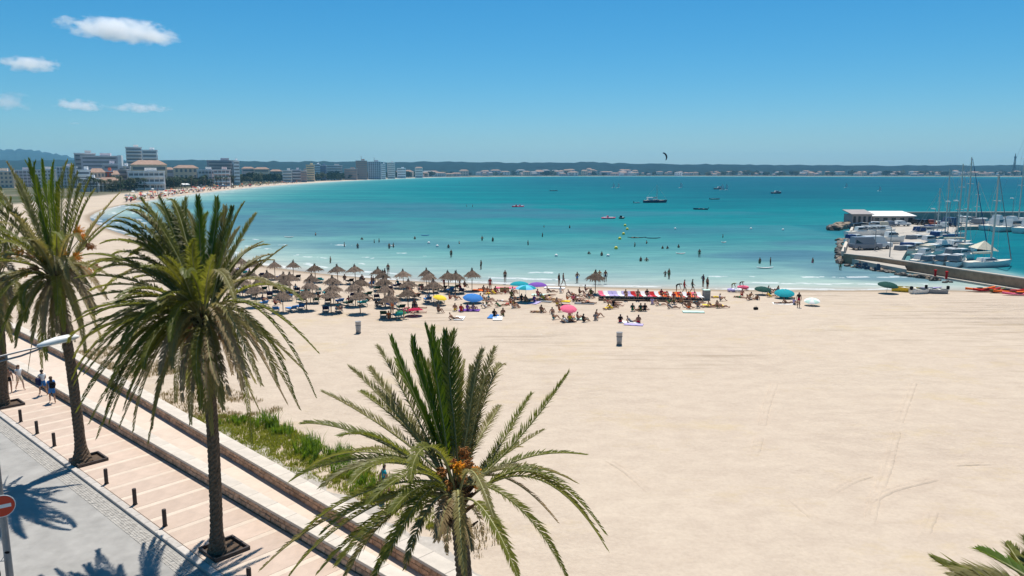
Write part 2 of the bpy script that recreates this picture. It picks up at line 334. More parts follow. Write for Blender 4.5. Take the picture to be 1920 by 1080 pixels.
# ------------------------------------------------------------------ sea
def sea_material():
    m = bpy.data.materials.new('sea_water'); m.use_nodes = True; nt = m.node_tree; L = nt.links.new; nt.nodes.remove(nt.nodes['Principled BSDF']); out = nt.nodes['Material Output']
    g = node(nt, 'ShaderNodeNewGeometry'); pos = g.outputs['Position']
    def noise(sc, st=None, det=5, ro=.6):
        mp = node(nt, 'ShaderNodeMapping'); mp.inputs['Scale'].default_value = st or (1, 1, 1); L(pos, mp.inputs[0])
        n = node(nt, 'ShaderNodeTexNoise'); n.inputs['Scale'].default_value = sc; n.inputs['Detail'].default_value = det; n.inputs['Roughness'].default_value = ro
        L(mp.outputs[0], n.inputs['Vector']); return n.outputs['Fac']
    def math_(op, a, b=None, c=None):
        n = node(nt, 'ShaderNodeMath', operation=op)
        for i, x in enumerate((a, b, c)):
            if x is None: continue
            if isinstance(x, (int, float)): n.inputs[i].default_value = x
            else: L(x, n.inputs[i])
        return n.outputs[0]
    dep = node(nt, 'ShaderNodeAttribute', attribute_name='shore').outputs['Fac']
    # distance from the beach (log scale), stirred by sandbanks
    lg = math_('LOGARITHM', math_('MAXIMUM', dep, .6), 10)
    x = math_('MULTIPLY_ADD', math_('SUBTRACT', noise(.012, (1, 2.2, 1), 5), .5), .34, lg)
    r = node(nt, 'ShaderNodeValToRGB'); e = r.color_ramp.elements
    stops = [(.0, (.38, .37, .325)), (.16, (.31, .365, .345)), (.34, (.215, .335, .325)), (.46, (.100, .255, .262)), (.57, (.030, .188, .208)), (.67, (.003, .155, .182)), (.77, (.001, .100, .140)), (1, (.001, .058, .110))]
    e[0].position, e[0].color = stops[0][0], (*stops[0][1], 1); e[1].position, e[1].color = stops[-1][0], (*stops[-1][1], 1)
    for p, c in stops[1:-1]: q = e.new(p); q.color = (*c, 1)
    L(math_('DIVIDE', x, 3.3), r.inputs[0]); colr = r.outputs[0]
    big = node(nt, 'ShaderNodeMix', data_type='RGBA', blend_type='MULTIPLY'); big.inputs[0].default_value = .8; L(colr, big.inputs[6])
    bz = node(nt, 'ShaderNodeValToRGB'); bz.color_ramp.elements[0].position = .34; bz.color_ramp.elements[1].position = .66; bz.color_ramp.elements[0].color = (.72, .74, .84, 1); bz.color_ramp.elements[1].color = (1.25, 1.2, 1.1, 1); L(noise(.018, (.45, 1.6, 1), 6, .7), bz.inputs[0]); L(bz.outputs[0], big.inputs[7]); colr = big.outputs[2]
    gr = node(nt, 'ShaderNodeAttribute', attribute_name='weed').outputs['Fac']
    mx = node(nt, 'ShaderNodeMix', data_type='RGBA'); L(math_('MULTIPLY', gr, math_('MULTIPLY_ADD', noise(.03, (.5, 1.4, 1)), 1.1, .1)), mx.inputs[0]); L(colr, mx.inputs[6]); mx.inputs[7].default_value = (.050, .125, .190, 1); colr = mx.outputs[2]
    # foam: breaking lines near the edge and scattered whitecaps
    wob = math_('MULTIPLY_ADD', noise(.05, (1, 1, 1), 3), 7.0, dep)
    fo = None
    for c, wd, thr in ((4.6, .55, .45), (9.0, .6, .52), (15.5, .7, .53), (21, .7, .60), (30, .9, .62)):
        ln = math_('LESS_THAN', math_('ABSOLUTE', math_('SUBTRACT', wob, c)), math_('MULTIPLY', noise(.22, (1, 1, 1), 4), wd * 2.0))
        gt = math_('GREATER_THAN', noise(.075, (1, 1, 1), 4, .7), thr + .02); gt2 = math_('GREATER_THAN', noise(1.6, (.5, 1.2, 1), 3), .40)
        z = math_('MULTIPLY', math_('MULTIPLY', ln, gt), gt2); fo = z if fo is None else math_('MAXIMUM', fo, z)
    cap = math_('MULTIPLY', math_('GREATER_THAN', noise(.24, (.55, 1.0, 1), 5, .75), .735), math_('GREATER_THAN', dep, 30)); fo = math_('MAXIMUM', fo, math_('MULTIPLY', cap, .6))
    mf = node(nt, 'ShaderNodeMix', data_type='RGBA'); L(math_('MULTIPLY', fo, .55), mf.inputs[0]); L(colr, mf.inputs[6]); mf.inputs[7].default_value = (.68, .70, .70, 1)
    # chop: slight tone change and relief, wave trains lying along the shore
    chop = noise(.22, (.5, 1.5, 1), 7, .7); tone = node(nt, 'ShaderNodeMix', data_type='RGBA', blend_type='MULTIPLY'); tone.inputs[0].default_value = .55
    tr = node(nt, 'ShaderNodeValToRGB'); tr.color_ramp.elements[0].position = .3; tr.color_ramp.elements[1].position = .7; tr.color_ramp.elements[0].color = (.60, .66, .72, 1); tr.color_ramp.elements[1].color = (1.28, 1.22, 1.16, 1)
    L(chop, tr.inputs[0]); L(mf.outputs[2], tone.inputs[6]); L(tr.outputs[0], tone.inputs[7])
    bp = node(nt, 'ShaderNodeBump'); bp.inputs['Strength'].default_value = .5; bp.inputs['Distance'].default_value = .5; L(chop, bp.inputs['Height'])
    df = node(nt, 'ShaderNodeBsdfDiffuse'); L(tone.outputs[2], df.inputs[0]); L(bp.outputs[0], df.inputs['Normal'])
    gl = node(nt, 'ShaderNodeBsdfGlossy'); gl.inputs['Roughness'].default_value = .22; L(bp.outputs[0], gl.inputs['Normal'])
    ms = node(nt, 'ShaderNodeMixShader'); ms.inputs[0].default_value = .055; L(df.outputs[0], ms.inputs[1]); L(gl.outputs[0], ms.inputs[2]); L(ms.outputs[0], out.inputs[0])
    return m
def sea_attr(xy):
    d = shore_dist(xy); wd = np.zeros(len(xy))
    n = vnoise(xy, 18, 11) * .6 + vnoise(xy, 6, 12) * .4
    for px, py, rx, ry, k in ((300, 415, 60, 40, 1), (480, 420, 48, 46, .9), (560, 385, 110, 40, .7), (850, 398, 75, 36, .75), (1050, 400, 70, 26, .6), (1500, 478, 17, 9, .9), (1640, 500, 14, 9, .9), (1600, 455, 16, 9, .9), (1690, 515, 15, 6, .8), (640, 455, 24, 11, .55), (1450, 430, 60, 22, .5)):
        c = P(px, py); q = ((xy[:, 0] - c.x) / rx) ** 2 + ((xy[:, 1] - c.y) / ry) ** 2
        wd = np.maximum(wd, k * np.clip(1.35 - q - (n - .5) * 1.5, 0, 1))
    jx = np.array([p[0] for p in ((57, 0), (119, 0))]); jy = P(1580, 492).y + (xy[:, 0] - P(1580, 492).x) * (P(1925, 545).y - P(1580, 492).y) / (P(1925, 545).x - P(1580, 492).x)
    hb = np.clip((xy[:, 1] - jy) / 4, 0, 1) * np.clip((xy[:, 0] - 72) / 8, 0, 1) * (xy[:, 1] < 208); d = np.where(hb > 0, np.maximum(d, 230 * hb), d)
    return {'shore': d, 'weed': wd}
rs = np.concatenate([np.geomspace(70, 420, 170), np.geomspace(425, 9000, 90)])
tag(polar('sea', rs, R(-62), R(62), 300, lambda xy: np.full(len(xy), SEA_Z), sea_attr, sea_material()), kind='structure')

# ------------------------------------------------------------------ promenade, road, kerb
M_PINK = mat('pink_paving', (.485, .375, .30), .85, .2, .10, 1.2, .004, 30, objvary=.07)
M_CREAM = mat('cream_paving', (.56, .46, .37), .85, .2, .08, 2.0, .004, 30, objvary=.05)
M_ROAD = mat('road_concrete', (.305, .292, .272), .9, .2, .16, .9, .006, 22)
M_SETT = mat('granite_sett', (.36, .335, .30), .85, .25, .30, 6, .004, 40)
M_KERB = mat('kerb_granite', (.44, .40, .36), .8, .3, .12, 4, .004, 40, objvary=.1)
M_CAP = mat('limestone_cap', (.54, .475, .40), .8, .2, .10, 1.6, .005, 25, objvary=.05)
M_STONE = mat('wall_stone', (.45, .295, .195), .9, .2, .35, 5, .012, 18, objvary=.28)
M_MORT = mat('wall_mortar', (.31, .225, .155), .95, .1, .3, 5, .01, 20)
M_GRAVEL = mat('path_gravel', (.40, .36, .315), .95, .1, .16, 2.2, .012, 14)
S0, S1 = -6.0, 150.0
def strip(name, tf0, tf1, z, m, parent=None, s0=S0, s1=S1, thick=.3, n=24):
    b = MB(); ss = [s0 + (s1 - s0) * i / n for i in range(n + 1)]; vs, fs = [], []
    for s in ss:
        for t in (tf0(s), tf1(s)): vs += [ST(s, t, z), ST(s, t, z - thick)]
    for i in range(n):
        o = i * 4; q = o + 4
        fs += [(o, o + 2, q + 2, q), (o + 1, q + 1, q + 3, o + 3), (o, q, q + 1, o + 1), (o + 2, o + 3, q + 3, q + 2)]
    b.add(vs, fs); return b.build(name, m, parent)
road = tag(strip('road', lambda s: -3.0, lambda s: 11.42, -.125, M_ROAD), kind='structure')
rb = MB(); rr = random.Random(3)
for i in range(0, 370):
    for j in range(9):
        s = 12 + i * .108; t = 10.74 + j * .104
        if t > 11.32 or rr.random() < .03: continue
        rb.box((*ST(s + (j % 2) * .05, t).xy, -.121 + rr.uniform(-.003, .005)), (.101, .097, .02), PANG + rr.uniform(-.06, .06), .96)
setts = tag(rb.build('granite_setts', M_SETT, road), kind='stuff')
prom = tag(strip('promenade', lambda s: 11.70, lambda s: 18.6 if s < 60 else 19.6, -.02, M_MORT, thick=.9), kind='structure')
for k in range(160):                                   # kerb stones
    s = S0 + .5 + k; b = MB() if k == 0 else None
    if k == 0:
        b.box((0, 0, -.21), (.985, .29, .42), 0, bev=.018); kme = b.mesh('kerb_stone', M_KERB)
    c = ST(s, 11.56, .004); obj('kerb_stone', kme, prom, c, PANG)
def slab_mesh(name, l, wd, th, m):
    b = MB(); b.box((0, 0, -th / 2), (l, wd, th), 0, bev=.006); return b.mesh(name, m)
# pink bands of paving crossed by narrow cream strips (front walk), plain slabs (back walk)
pm = slab_mesh('paving_band', 1.235, 3.27, .06, M_PINK); cm = slab_mesh('paving_strip', .30, 3.27, .06, M_CREAM)
k = 0; s = S0
while s < 120:
    obj('paving_band', pm, prom, ST(s + .625, 13.36, .003 + (k % 3) * .001), PANG); obj('paving_strip', cm, prom, ST(s + 1.395, 13.36, .004), PANG); s += 1.55; k += 1
M_BACK = mat('pale_paving', (.56, .455, .37), .85, .2, .08, 1.4, .004, 30, objvary=.05)
k = 0; s = S0
while s < 120:
    t1 = tB(s + 1) + .1; wd = t1 - 15.32; b = MB(); b.box((0, 0, -.03), (1.988, wd, .06), 0, bev=.006)
    obj('paving_slab', b.mesh('paving_slab', M_BACK), prom, ST(s + 1, 15.32 + wd / 2, .003), PANG); s += 2.0
# low stone walls, each block a part
def block(rr, l, h, d):
    b = MB(); j = lambda a: rr.uniform(-a, a); x, y, z = l / 2, d / 2, h / 2; k = .022
    vs = []
    for yy, i in ((y, 0), (-y + k, 0), (-y + j(.012), k + .008)):
        for a, c in ((-1, -1), (1, -1), (1, 1), (-1, 1)): vs.append((a * (x - i) + j(.008), yy, c * (z - i) + j(.006)))
    fs = [(0, 1, 2, 3), (11, 10, 9, 8)]
    for q in range(2):
        for i in range(4): n = (i + 1) % 4; fs.append((q * 4 + n, q * 4 + i, q * 4 + 4 + i, q * 4 + 4 + n))
    b.add(vs, fs); return b.mesh('stone', M_STONE)
rr = random.Random(5)
LENS = [.30, .36, .42, .50, .58]
BL = {(l, h): [block(rr, l - .018, h - .016, .14) for _ in range(3)] for l in LENS for h in (.2, .25)}
def stone_wall(label, tf, s0, s1, ncore, depth, capw, s_pieces):
    hgt = .46; wl = thing('stone_wall', label, 'wall', ST(s0, tf(s0), 0)); org = wl.location
    def L(s, t, z): return ST(s, t, z) - org
    b = MB(); n = 40; vs, fs = [], []
    for i in range(n + 1):
        s = s0 + (s1 - s0) * i / n
        for t in (tf(s) + .055, tf(s) + depth):
            vs += [L(s, t, hgt), L(s, t, -.6)]
    for i in range(n):
        o = i * 4; q = o + 4; fs += [(o, o + 2, q + 2, q), (o, q, q + 1, o + 1), (o + 2, o + 3, q + 3, q + 2)]
    fs += [(0, 1, 3, 2), (n * 4, n * 4 + 2, n * 4 + 3, n * 4 + 1)]
    b.add(vs, fs); b.build('mortar_core', M_MORT, wl)
    cnt = 0
    for z0, h in ((.0, .25), (.25, .2)):
        s = s_pieces[0] + rr.uniform(0, .2)
        while s < s_pieces[1]:
            l = rr.choice(LENS); me = rr.choice(BL[(l, h)])
            a = math.atan2(*(ST(s + .1, tf(s + .1)) - ST(s, tf(s))).yx)
            o = obj('stone', me, wl, L(s + l / 2, tf(s + l / 2) + .07 + rr.uniform(-.012, .008), z0 + h / 2 + .002), a + math.pi); s += l; cnt += 1
    s = s0
    while s < s1:
        l = 1.5; a = math.atan2(*(ST(s + .1, tf(s + .1)) - ST(s, tf(s))).yx)
        b = MB(); b.box((0, 0, .065), (l - .012, capw, .13), 0, bev=.012); wd = capw
        obj('cap_slab', b.mesh('cap_slab', M_CAP), wl, L(s + l / 2, tf(s + l / 2) - .035 + wd / 2, hgt + .001 + rr.uniform(0, .003)), a); s += l
    return wl
tA = lambda s: 15.03
stone_wall('low brown stone wall with pale limestone top between the pink pavement and the inner walk', tA, 14, 116, 0, .52, .60, (18, 76))
stone_wall('low brown stone wall with broad pale top dividing the inner walk from the beach sand', tB, 9, 116, 0, .66, .74, (16, 76))
gravel = tag(strip('gravel_path', lambda s: tB(s) + .70, lambda s: tB(s) + 1.75 + .25 * math.sin(s * 1.3) + .15 * math.sin(s * 3.1), .06, M_GRAVEL, s0=8, s1=40, thick=.3, n=64), kind='structure')

# ------------------------------------------------------------------ bollards
M_IRON = mat('bollard_iron', (.035, .022, .018), .6, .4, .2, 8)
b = MB(); b.lathe([(.085, 0), (.085, .70), (.078, .735), (.05, .745)], 14); bm_ = b.mesh('post', M_IRON)
b = MB(); b.lathe([(.105, 0), (.105, .03), (.09, .04)], 14); bc_ = b.mesh('foot_ring', M_IRON)
bol = thing('bollard', '', 'bollard', group='bollards along the promenade kerb'); obj('post', bm_, bol); obj('foot_ring', bc_, bol)
BOLS = [(30, 793), (62, 815), (96, 838), (197, 908), (247, 948), (305, 988), (466, 1102)]
BLAB = ['dark iron bollard farthest along the kerb, by the walkers in swimwear', 'dark iron bollard second from the far end of the kerb', 'dark iron bollard on the far side of the fat based palm',
        'dark iron bollard just past the fat based palm, shadows falling round it', 'dark iron bollard midway between the two palm pits', 'dark iron bollard just before the palm with a framed pit', 'dark iron bollard cut by the lower edge beside the palm shadows']
for q, l in zip(BOLS, BLAB):
    p = P(*q); t = p.dot(NV); s = p.dot(DV); place(bol, USED, ST(s, 11.92, .004), 0, l)

# ------------------------------------------------------------------ street lamp with the no-entry sign
M_GALV = mat('galvanised_steel', (.26, .26, .265), .5, .4, .12, 5, metal=.35)
M_WHITE = mat('white_enamel', (.78, .78, .76), .4, .4)
M_RED = mat('sign_red', (.62, .045, .012), .45, .4)
LP = Vector((-18.32, 25.3, 0))
lamp = thing('street_lamp', 'grey steel street lamp with a long white lantern on a twin bar arm', 'street lamp', LP)
b = MB(); b.tube([(0, 0, -.12), (0, 0, 2.9)], [.125, .115], 12); b.build('lower_pole', M_GALV, lamp)
b = MB(); b.tube([(0, 0, 2.9), (0, 0, 3.0), (0, 0, 8.3)], [.115, .085, .065], 12); b.build('upper_pole', M_GALV, lamp)
A = (NV * 1.0).normalized()
for dz in (0, .17):
    b = MB(); b.tube([Vector((0, 0, 7.98 - dz)) - A * .3, Vector((0, 0, 8.02 - dz)), A * 1.05 + Vector((0, 0, 8.14 - dz)), A * 1.75 + Vector((0, 0, 8.20 - dz * .35))], [.036] * 4, 8); b.build('arm_bar', M_GALV, lamp)
b = MB(); b.box(Vector((0, 0, 7.93)), (.2, .2, .4), 0, bev=.03); b.build('arm_bracket', M_GALV, lamp)
b = MB(); b.box(A * .62 + Vector((0, 0, 8.0)), (.05, .04, .2)); b.build('spacer', M_GALV, lamp)
b = MB(); ax = A; sx = Vector((-A.y, A.x, 0)); vs = []; prof = [(1.60, .08, .08), (1.85, .14, .14), (2.2, .20, .19), (2.6, .21, .18), (2.88, .15, .12), (3.0, .05, .04)]
for l, wd, hh in prof:
    for k in range(10):
        an = 2 * math.pi * k / 10; z = math.sin(an) * hh * (1 if math.sin(an) > 0 else .45); vs.append(ax * l + sx * math.cos(an) * wd + Vector((0, 0, 8.21 + (l - 1.5) * .10 + z)))
b.add(vs, [(i * 10 + k, i * 10 + (k + 1) % 10, (i + 1) * 10 + (k + 1) % 10, (i + 1) * 10 + k) for i in range(5) for k in range(10)] + [tuple(range(10))[::-1], tuple(range(50, 60))])
b.build('lantern', M_WHITE, lamp, True)
sg = thing('road_sign', 'round red no entry sign with white bar fixed to the grey lamp pole', 'sign', LP + Vector((0, 0, 2.68)))
fd = (Vector((0, 0, H)) - (LP + Vector((0, 0, 2.7)))); fd.z = 0; fd.normalize(); fa = math.atan2(fd.y, fd.x); fx = Vector((math.cos(fa), math.sin(fa), 0)); fs_ = Vector((-fx.y, fx.x, 0))
def disc(b, r, d0, d1, n=28):
    vs = [fx * d + fs_ * (math.cos(2 * math.pi * k / n) * r) + Vector((0, 0, math.sin(2 * math.pi * k / n) * r)) for d in (d0, d1) for k in range(n)]
    b.add(vs, [tuple(range(n))[::-1], tuple(range(n, 2 * n))] + [(k, (k + 1) % n, n + (k + 1) % n, n + k) for k in range(n)])
b = MB(); disc(b, .41, .13, .15); b.build('rim', M_WHITE, sg)
b = MB(); disc(b, .385, .151, .156); b.build('disc', M_RED, sg)
b = MB(); vs = [fx * d + fs_ * (a * .27) + Vector((0, 0, c * .065)) for d in (.157, .163) for a, c in ((-1, -1), (1, -1), (1, 1), (-1, 1))]
b.add(vs, [(3, 2, 1, 0), (4, 5, 6, 7), (0, 1, 5, 4), (1, 2, 6, 5), (2, 3, 7, 6), (3, 0, 4, 7)]); b.build('bar', M_WHITE, sg)
b = MB(); b.box(fx * .105, (.05, .3, .05), fa); b.build('clamp', M_GALV, sg)

# ------------------------------------------------------------------ palms
M_TRUNK = mat('palm_trunk', (.135, .092, .062), .95, .1, .45, 9, .02, 30)
M_SHEATH = mat('palm_sheath', (.10, .055, .028), .95, .1, .4, 9, .02, 30)
G_YOUNG = leafmat('frond_young', (.058, .125, .008), (.155, .205, .014), .48)
G_MID = leafmat('frond_green', (.085, .112, .014), (.205, .205, .040), .47)
G_OLIVE = leafmat('frond_olive', (.130, .126, .034), (.270, .236, .092), .44)
G_DRY = leafmat('frond_dry', (.20, .145, .07), (.31, .24, .13), .3)
M_RACH = mat('frond_stalk', (.22, .21, .085), .6, .3, .25, 4, objvary=.25)
M_DATE = mat('date_orange', (.80, .33, .02), .5, .3, .3, 30)
M_DATEB = mat('date_brown', (.36, .15, .04), .6, .3, .3, 30)
def bez(p0, p1, p2, p3, t):
    a = 1 - t; return p0 * (a ** 3) + p1 * (3 * a * a * t) + p2 * (3 * a * t * t) + p3 * (t ** 3)
def make_frond(parent, pts, m, rr, nl=46, ll=.52, spread=1.0, bare=.2, droop=.25, wd=.021, gap=0.0):
    """feather-leaf frond: a tapering stalk and two combs of leaflets held in a V"""
    n = len(pts) - 1; b = MB(); b.tube(pts, [.032 * (1 - i / n) + .006 for i in range(n + 1)], 5, False); nstalk = len(b.f)
    L = sum((pts[i + 1] - pts[i]).length for i in range(n))
    for k in range(nl):
        t = bare + (1 - bare) * (k + .5) / nl
        if rr.random() < gap: continue
        q = t * n; i = min(int(q), n - 1); p = pts[i].lerp(pts[i + 1], q - i); tg = (pts[min(i + 1, n)] - pts[max(i - 0, 0)]).normalized()
        up = Vector((0, 0, 1)) - tg * tg.z
        if up.length < .15: up = Vector((0, -1, 0)) - tg * tg.dot(Vector((0, -1, 0)))
        up.normalize(); sd_ = tg.cross(up)
        lp = ll * (math.sin(math.pi * min(1, (.16 + .78 * (t - bare) / (1 - bare)))) ** .6) * rr.uniform(.82, 1.12)
        for sg_ in (-1, 1):
            an = spread * (1.0 - .45 * t) * rr.uniform(.8, 1.15)
            d = (tg * math.cos(an) + (sd_ * sg_ * .86 + up * (.5 + rr.uniform(-.2, .2))) * math.sin(an)).normalized()
            d2 = (d + Vector((0, 0, -droop * rr.uniform(.5, 1.6)))).normalized(); nn = d.cross(tg); nn = (nn if nn.length > .01 else up).normalized()
            wv = d.cross(nn).normalized() * (wd * rr.uniform(.8, 1.2)); m1 = p + d * lp * .45; tp = m1 + d2 * lp * .55
            o = p + tg * rr.uniform(-.02, .02)
            b.add([o - wv * .5, o + wv * .5, m1 + wv, m1 - wv, tp], [(0, 1, 2, 3), (3, 2, 4)])
    b.m = [1] * nstalk + [0] * (len(b.f) - nstalk)
    return b.build('frond', [m, M_RACH], parent, loc=(0, 0, 0))
def palm(label, base, top, r0, r1, fronds, seed, flare=1.6, dates=(), lean_pts=None, crown_dy=0.0):
    """fronds: (tip px x, tip px y, dist offset, lift, material, spread) aimed from the crown's heart"""
    rr = random.Random(seed); t = thing('palm_tree', label, 'palm tree', base, group='date palms in a row along the promenade'); base = Vector(base); top = Vector(top)
    b = MB(); n = 90; hgt = top.z - base.z; vs, fs = [], []; NS = 18
    for i in range(n + 1):
        u = i / n; c = (top - base) * u + Vector((math.sin(u * 3.0) * .10, 0, 0)); rad = (r1 + (r0 - r1) * (1 - u)) * (1 + (flare - 1) * max(0, 1 - u * hgt / 1.3) ** 2)
        for k in range(NS):
            an = 2 * math.pi * k / NS + (i % 2) * .17; q = 1 + (.07 if (i + (k % 3)) % 2 else -.05) + rr.uniform(-.035, .035)
            vs.append((c.x + math.cos(an) * rad * q, c.y + math.sin(an) * rad * q, c.z))
    for i in range(n):
        for k in range(NS): j = (k + 1) % NS; fs.append((i * NS + k, i * NS + j, (i + 1) * NS + j, (i + 1) * NS + k))
    b.add(vs, fs); b.build('trunk', M_TRUNK, t)
    tl = top - base
    b = MB()                                            # cut leaf bases and fibre under the crown
    for k in range(70):
        an = rr.uniform(0, 6.28); z = rr.uniform(-.75, .55); rad = r1 * (1.05 + .35 * max(0, z + .4)); d = Vector((math.cos(an), math.sin(an), .9 + z * .5)).normalized()
        p = tl + Vector((math.cos(an) * rad, math.sin(an) * rad, z)); b.tube([p, p + d * rr.uniform(.18, .42)], [.055, .02], 5)
    b.ball(tl + Vector((0, 0, .1)), (r1 * 1.25, r1 * 1.25, .62), 12, 8, .12, rr)
    b.build('crown_heart', M_SHEATH, t)
    for fi, fr in enumerate(fronds):
        tx, ty, dY, lift, m, spr = fr[:6]; opt = fr[6] if len(fr) > 6 else {}
        tip = PD(tx, ty, top.y + dY) - base
        out = Vector((tip.x - tl.x, tip.y - tl.y, 0)); out = out.normalized() if out.length > .2 else Vector((rr.uniform(-1, 1), rr.uniform(-1, 1), 0)).normalized()
        st = tl + out * r1 * .55 + Vector((0, 0, opt.get('z', rr.uniform(-.1, .5)))); ch = tip - st; L = ch.length
        sway = Vector((rr.gauss(-.03, .05), rr.gauss(0, .05), rr.gauss(0, .02))) * L
        c1 = st + ch * .30 + Vector((0, 0, lift * L)) - sway * .3 ; c2 = sway + st + ch * opt.get('q', .72) + Vector((0, 0, lift * L * opt.get('k', .75)))
        pts = [bez(st, c1, c2, tip, i / 16) for i in range(17)]
        make_frond(t, pts, m, rr, int(opt.get('n', 40 + L * 7)), opt.get('ll', .50), spr, opt.get('bare', .2), opt.get('droop', .28), opt.get('w', .021), opt.get('gap', 0))
    for (dx, dy_, dd, rad, m) in dates:                 # hanging date clusters: stalk and fruit
        c = PD(dx, dy_, top.y + dd) - base; b = MB(); hp = tl + Vector((0, 0, .25)); mid = (hp + c) / 2 + Vector((0, 0, .25))
        end = hp.lerp(c, .72) + Vector((0, 0, .12)); b.cur = 0; b.tube([hp, mid, end], [.028, .024, .018], 5); ax = (c - end).normalized()
        for k in range(44):
            v = (Vector((rr.gauss(0, 1), rr.gauss(0, 1), rr.gauss(0, 1))).normalized() * .75 + ax * .8 + Vector((0, 0, -.35))) * rad * rr.uniform(.8, 1.35); q = end + v; b.cur = 1; b.tube([end, end + v * .5 + Vector((0, 0, .03)), q], .006, 3, False)
            for f_ in range(6):
                u = .45 + .6 * (f_ + rr.random()) / 6; e = end + v * u + Vector((rr.uniform(-.02, .02), rr.uniform(-.02, .02), rr.uniform(-.04, 0))); b.ball(e, (.02, .02, .028), 5, 3)
        b.build('date_cluster', [M_RACH, m], t)
    return t
Y_, G_, O_, D_ = G_YOUNG, G_MID, G_OLIVE, G_DRY
DEN2 = dict(ll=.46, n=84, droop=.22, bare=.16, w=.02, spr=.8)
DEN = dict(ll=.46, n=72, droop=.05, bare=.2, w=.019)
def auto(cx, cy, tips, Yc, seed, reach, extra=0.0, base=None):
    """give each tip a distance offset so that its frond has a natural length"""
    rr = random.Random(seed); out = []; more = []
    for tp in tips:                                     # companions beside each aimed frond fill the crown
        if rr.random() < extra and not (len(tp) > 3 and 'gap' in tp[3]):
            more.append((cx + (tp[0] - cx) * rr.uniform(.72, .98) + rr.uniform(-26, 26), cy + (tp[1] - cy) * rr.uniform(.72, .98) + rr.uniform(-26, 26), rr.choice([tp[2], tp[2], O_, G_]), *([dict(tp[3])] if len(tp) > 3 else [])))
    for tp in tips + more:
        x, y, m = tp[:3]; o = {**(base or {}), **(dict(tp[3]) if len(tp) > 3 else {})}
        l = math.hypot(x - cx, y - cy) / F * Yc; rest = math.sqrt(max(.05, (reach * rr.uniform(.9, 1.05)) ** 2 - l * l)) if l < reach else .2
        sgn = o.pop('s', None)
        if sgn is None: sgn = 1 if y < cy - 40 else -1
        dY = sgn * rest * .85
        upr = (cy - y) / max(1, math.hypot(x - cx, y - cy)); lift = o.pop('lift', .10 if upr > .75 else .22 if upr > -.2 else .34)
        spr = o.pop('spr', .58 if (m is Y_) else .95)
        out.append((x, y, dY, lift, m, spr, o))
    return out
# the palm in the middle of the picture
B3 = ST(12.55, 12.25, .0); T3 = PD(856, 945, B3.y)
tips3 = [(733, 633, Y_, DEN), (775, 635, Y_, DEN), (797, 611, Y_, DEN), (812, 616, Y_, DEN), (835, 622, Y_, DEN), (853, 622, G_, DEN), (786, 660, Y_, DEN), (823, 640, Y_, DEN), (871, 675, O_, dict(ll=.34, spr=.5, n=60)),
         (905, 656, O_, dict(lift=.02, k=2.2, spr=.8)), (929, 652, O_, dict(lift=.05, k=1.6)), (944, 684, O_, dict(lift=.22, k=1.5, s=1)), (884, 689, O_, dict(spr=.7)), (918, 705, O_, dict(spr=.8)), (936, 760, O_, dict(lift=.12)),
         (707, 649, O_, dict(ll=.36, gap=.2)), (655, 689, O_, dict(s=1, lift=.1)), (693, 689, O_, dict(s=1)), (675, 733, G_, dict(s=1, lift=.2)), (604, 735, O_, dict(s=1, lift=.10)), (567, 795, G_, dict(s=.6, lift=.24)), (638, 818, G_, dict(s=-.6, lift=.24)), (660, 852, O_, dict(s=1, lift=.18)),
         (545, 902, G_, dict(s=-.7, lift=.28)), (575, 880, G_, dict(s=.6, lift=.24)), (605, 912, O_, dict(s=-1, lift=.24)), (660, 905, G_, dict(s=-1, lift=.26)), (490, 1068, O_, dict(s=-1, lift=.22)), (540, 1084, G_, dict(s=-1, lift=.2)), (596, 1075, G_, dict(s=-1, lift=.2)), (560, 1010, G_, dict(s=-.4, lift=.22)),
         (649, 1078, O_, dict(s=-1)), (700, 1085, G_, dict(s=-1)), (760, 1064, O_, dict(s=-1, ll=.3, gap=.35, bare=.4)), (735, 960, G_, dict(s=-1, lift=.25, ll=.45)), (690, 945, G_, dict(s=-1, lift=.25)), (770, 900, G_, dict(s=-1, lift=.4)),
         (1067, 698, G_, dict(s=1, lift=-.10, ll=.36)), (1100, 853, G_, dict(s=.6, lift=.12, ll=.34)), (978, 838, O_, dict(s=1, lift=.12, ll=.3)), (1020, 806, O_, dict(s=1, lift=.0, ll=.3, gap=.3, bare=.4)), (1138, 1030, G_, dict(s=-.3, lift=.42, k=1.2)), (1126, 1010, O_, dict(s=.5, lift=.36, k=1.1)), (1046, 980, D_, dict(s=1, lift=.26, ll=.26)),
         (1062, 1082, G_, dict(s=-.8, lift=.34, ll=.36)), (972, 1084, G_, dict(s=-1, lift=.28, ll=.36, bare=.32)), (872, 1085, O_, dict(s=-1, lift=.3, ll=.3)), (925, 968, O_, dict(s=-1, lift=.4, ll=.28)), (1080, 905, O_, dict(s=.8, lift=.2, ll=.34)), (820, 1010, D_, dict(s=-.6, lift=.3, ll=.4)), (885, 1030, D_, dict(s=-.4, z=-.3, lift=.3, gap=.3, ll=.26)), (905, 1005, D_, dict(s=.5, z=-.3, lift=.3, gap=.3, ll=.26)), (838, 1040, D_, dict(s=.3, z=-.3, lift=.3, gap=.3, ll=.26))]
palm('date palm with orange fruit stalks standing alone before the open sand', B3, T3, .20, .19, auto(857, 915, tips3, 18.2, 3, 4.3, .3, dict(ll=.40, n=84, w=.017, droop=.35)), 33,
     dates=[(872, 838, .1, .17, M_DATEB), (845, 862, -.15, .15, M_DATEB), (893, 878, .2, .15, M_DATE), (900, 905, .3, .12, M_DATE), (862, 870, -.35, .17, M_DATE), (826, 880, -.3, .15, M_DATEB), (880, 862, -.2, .16, M_DATEB), (838, 905, -.4, .14, M_DATEB), (868, 892, -.5, .13, M_DATEB)])
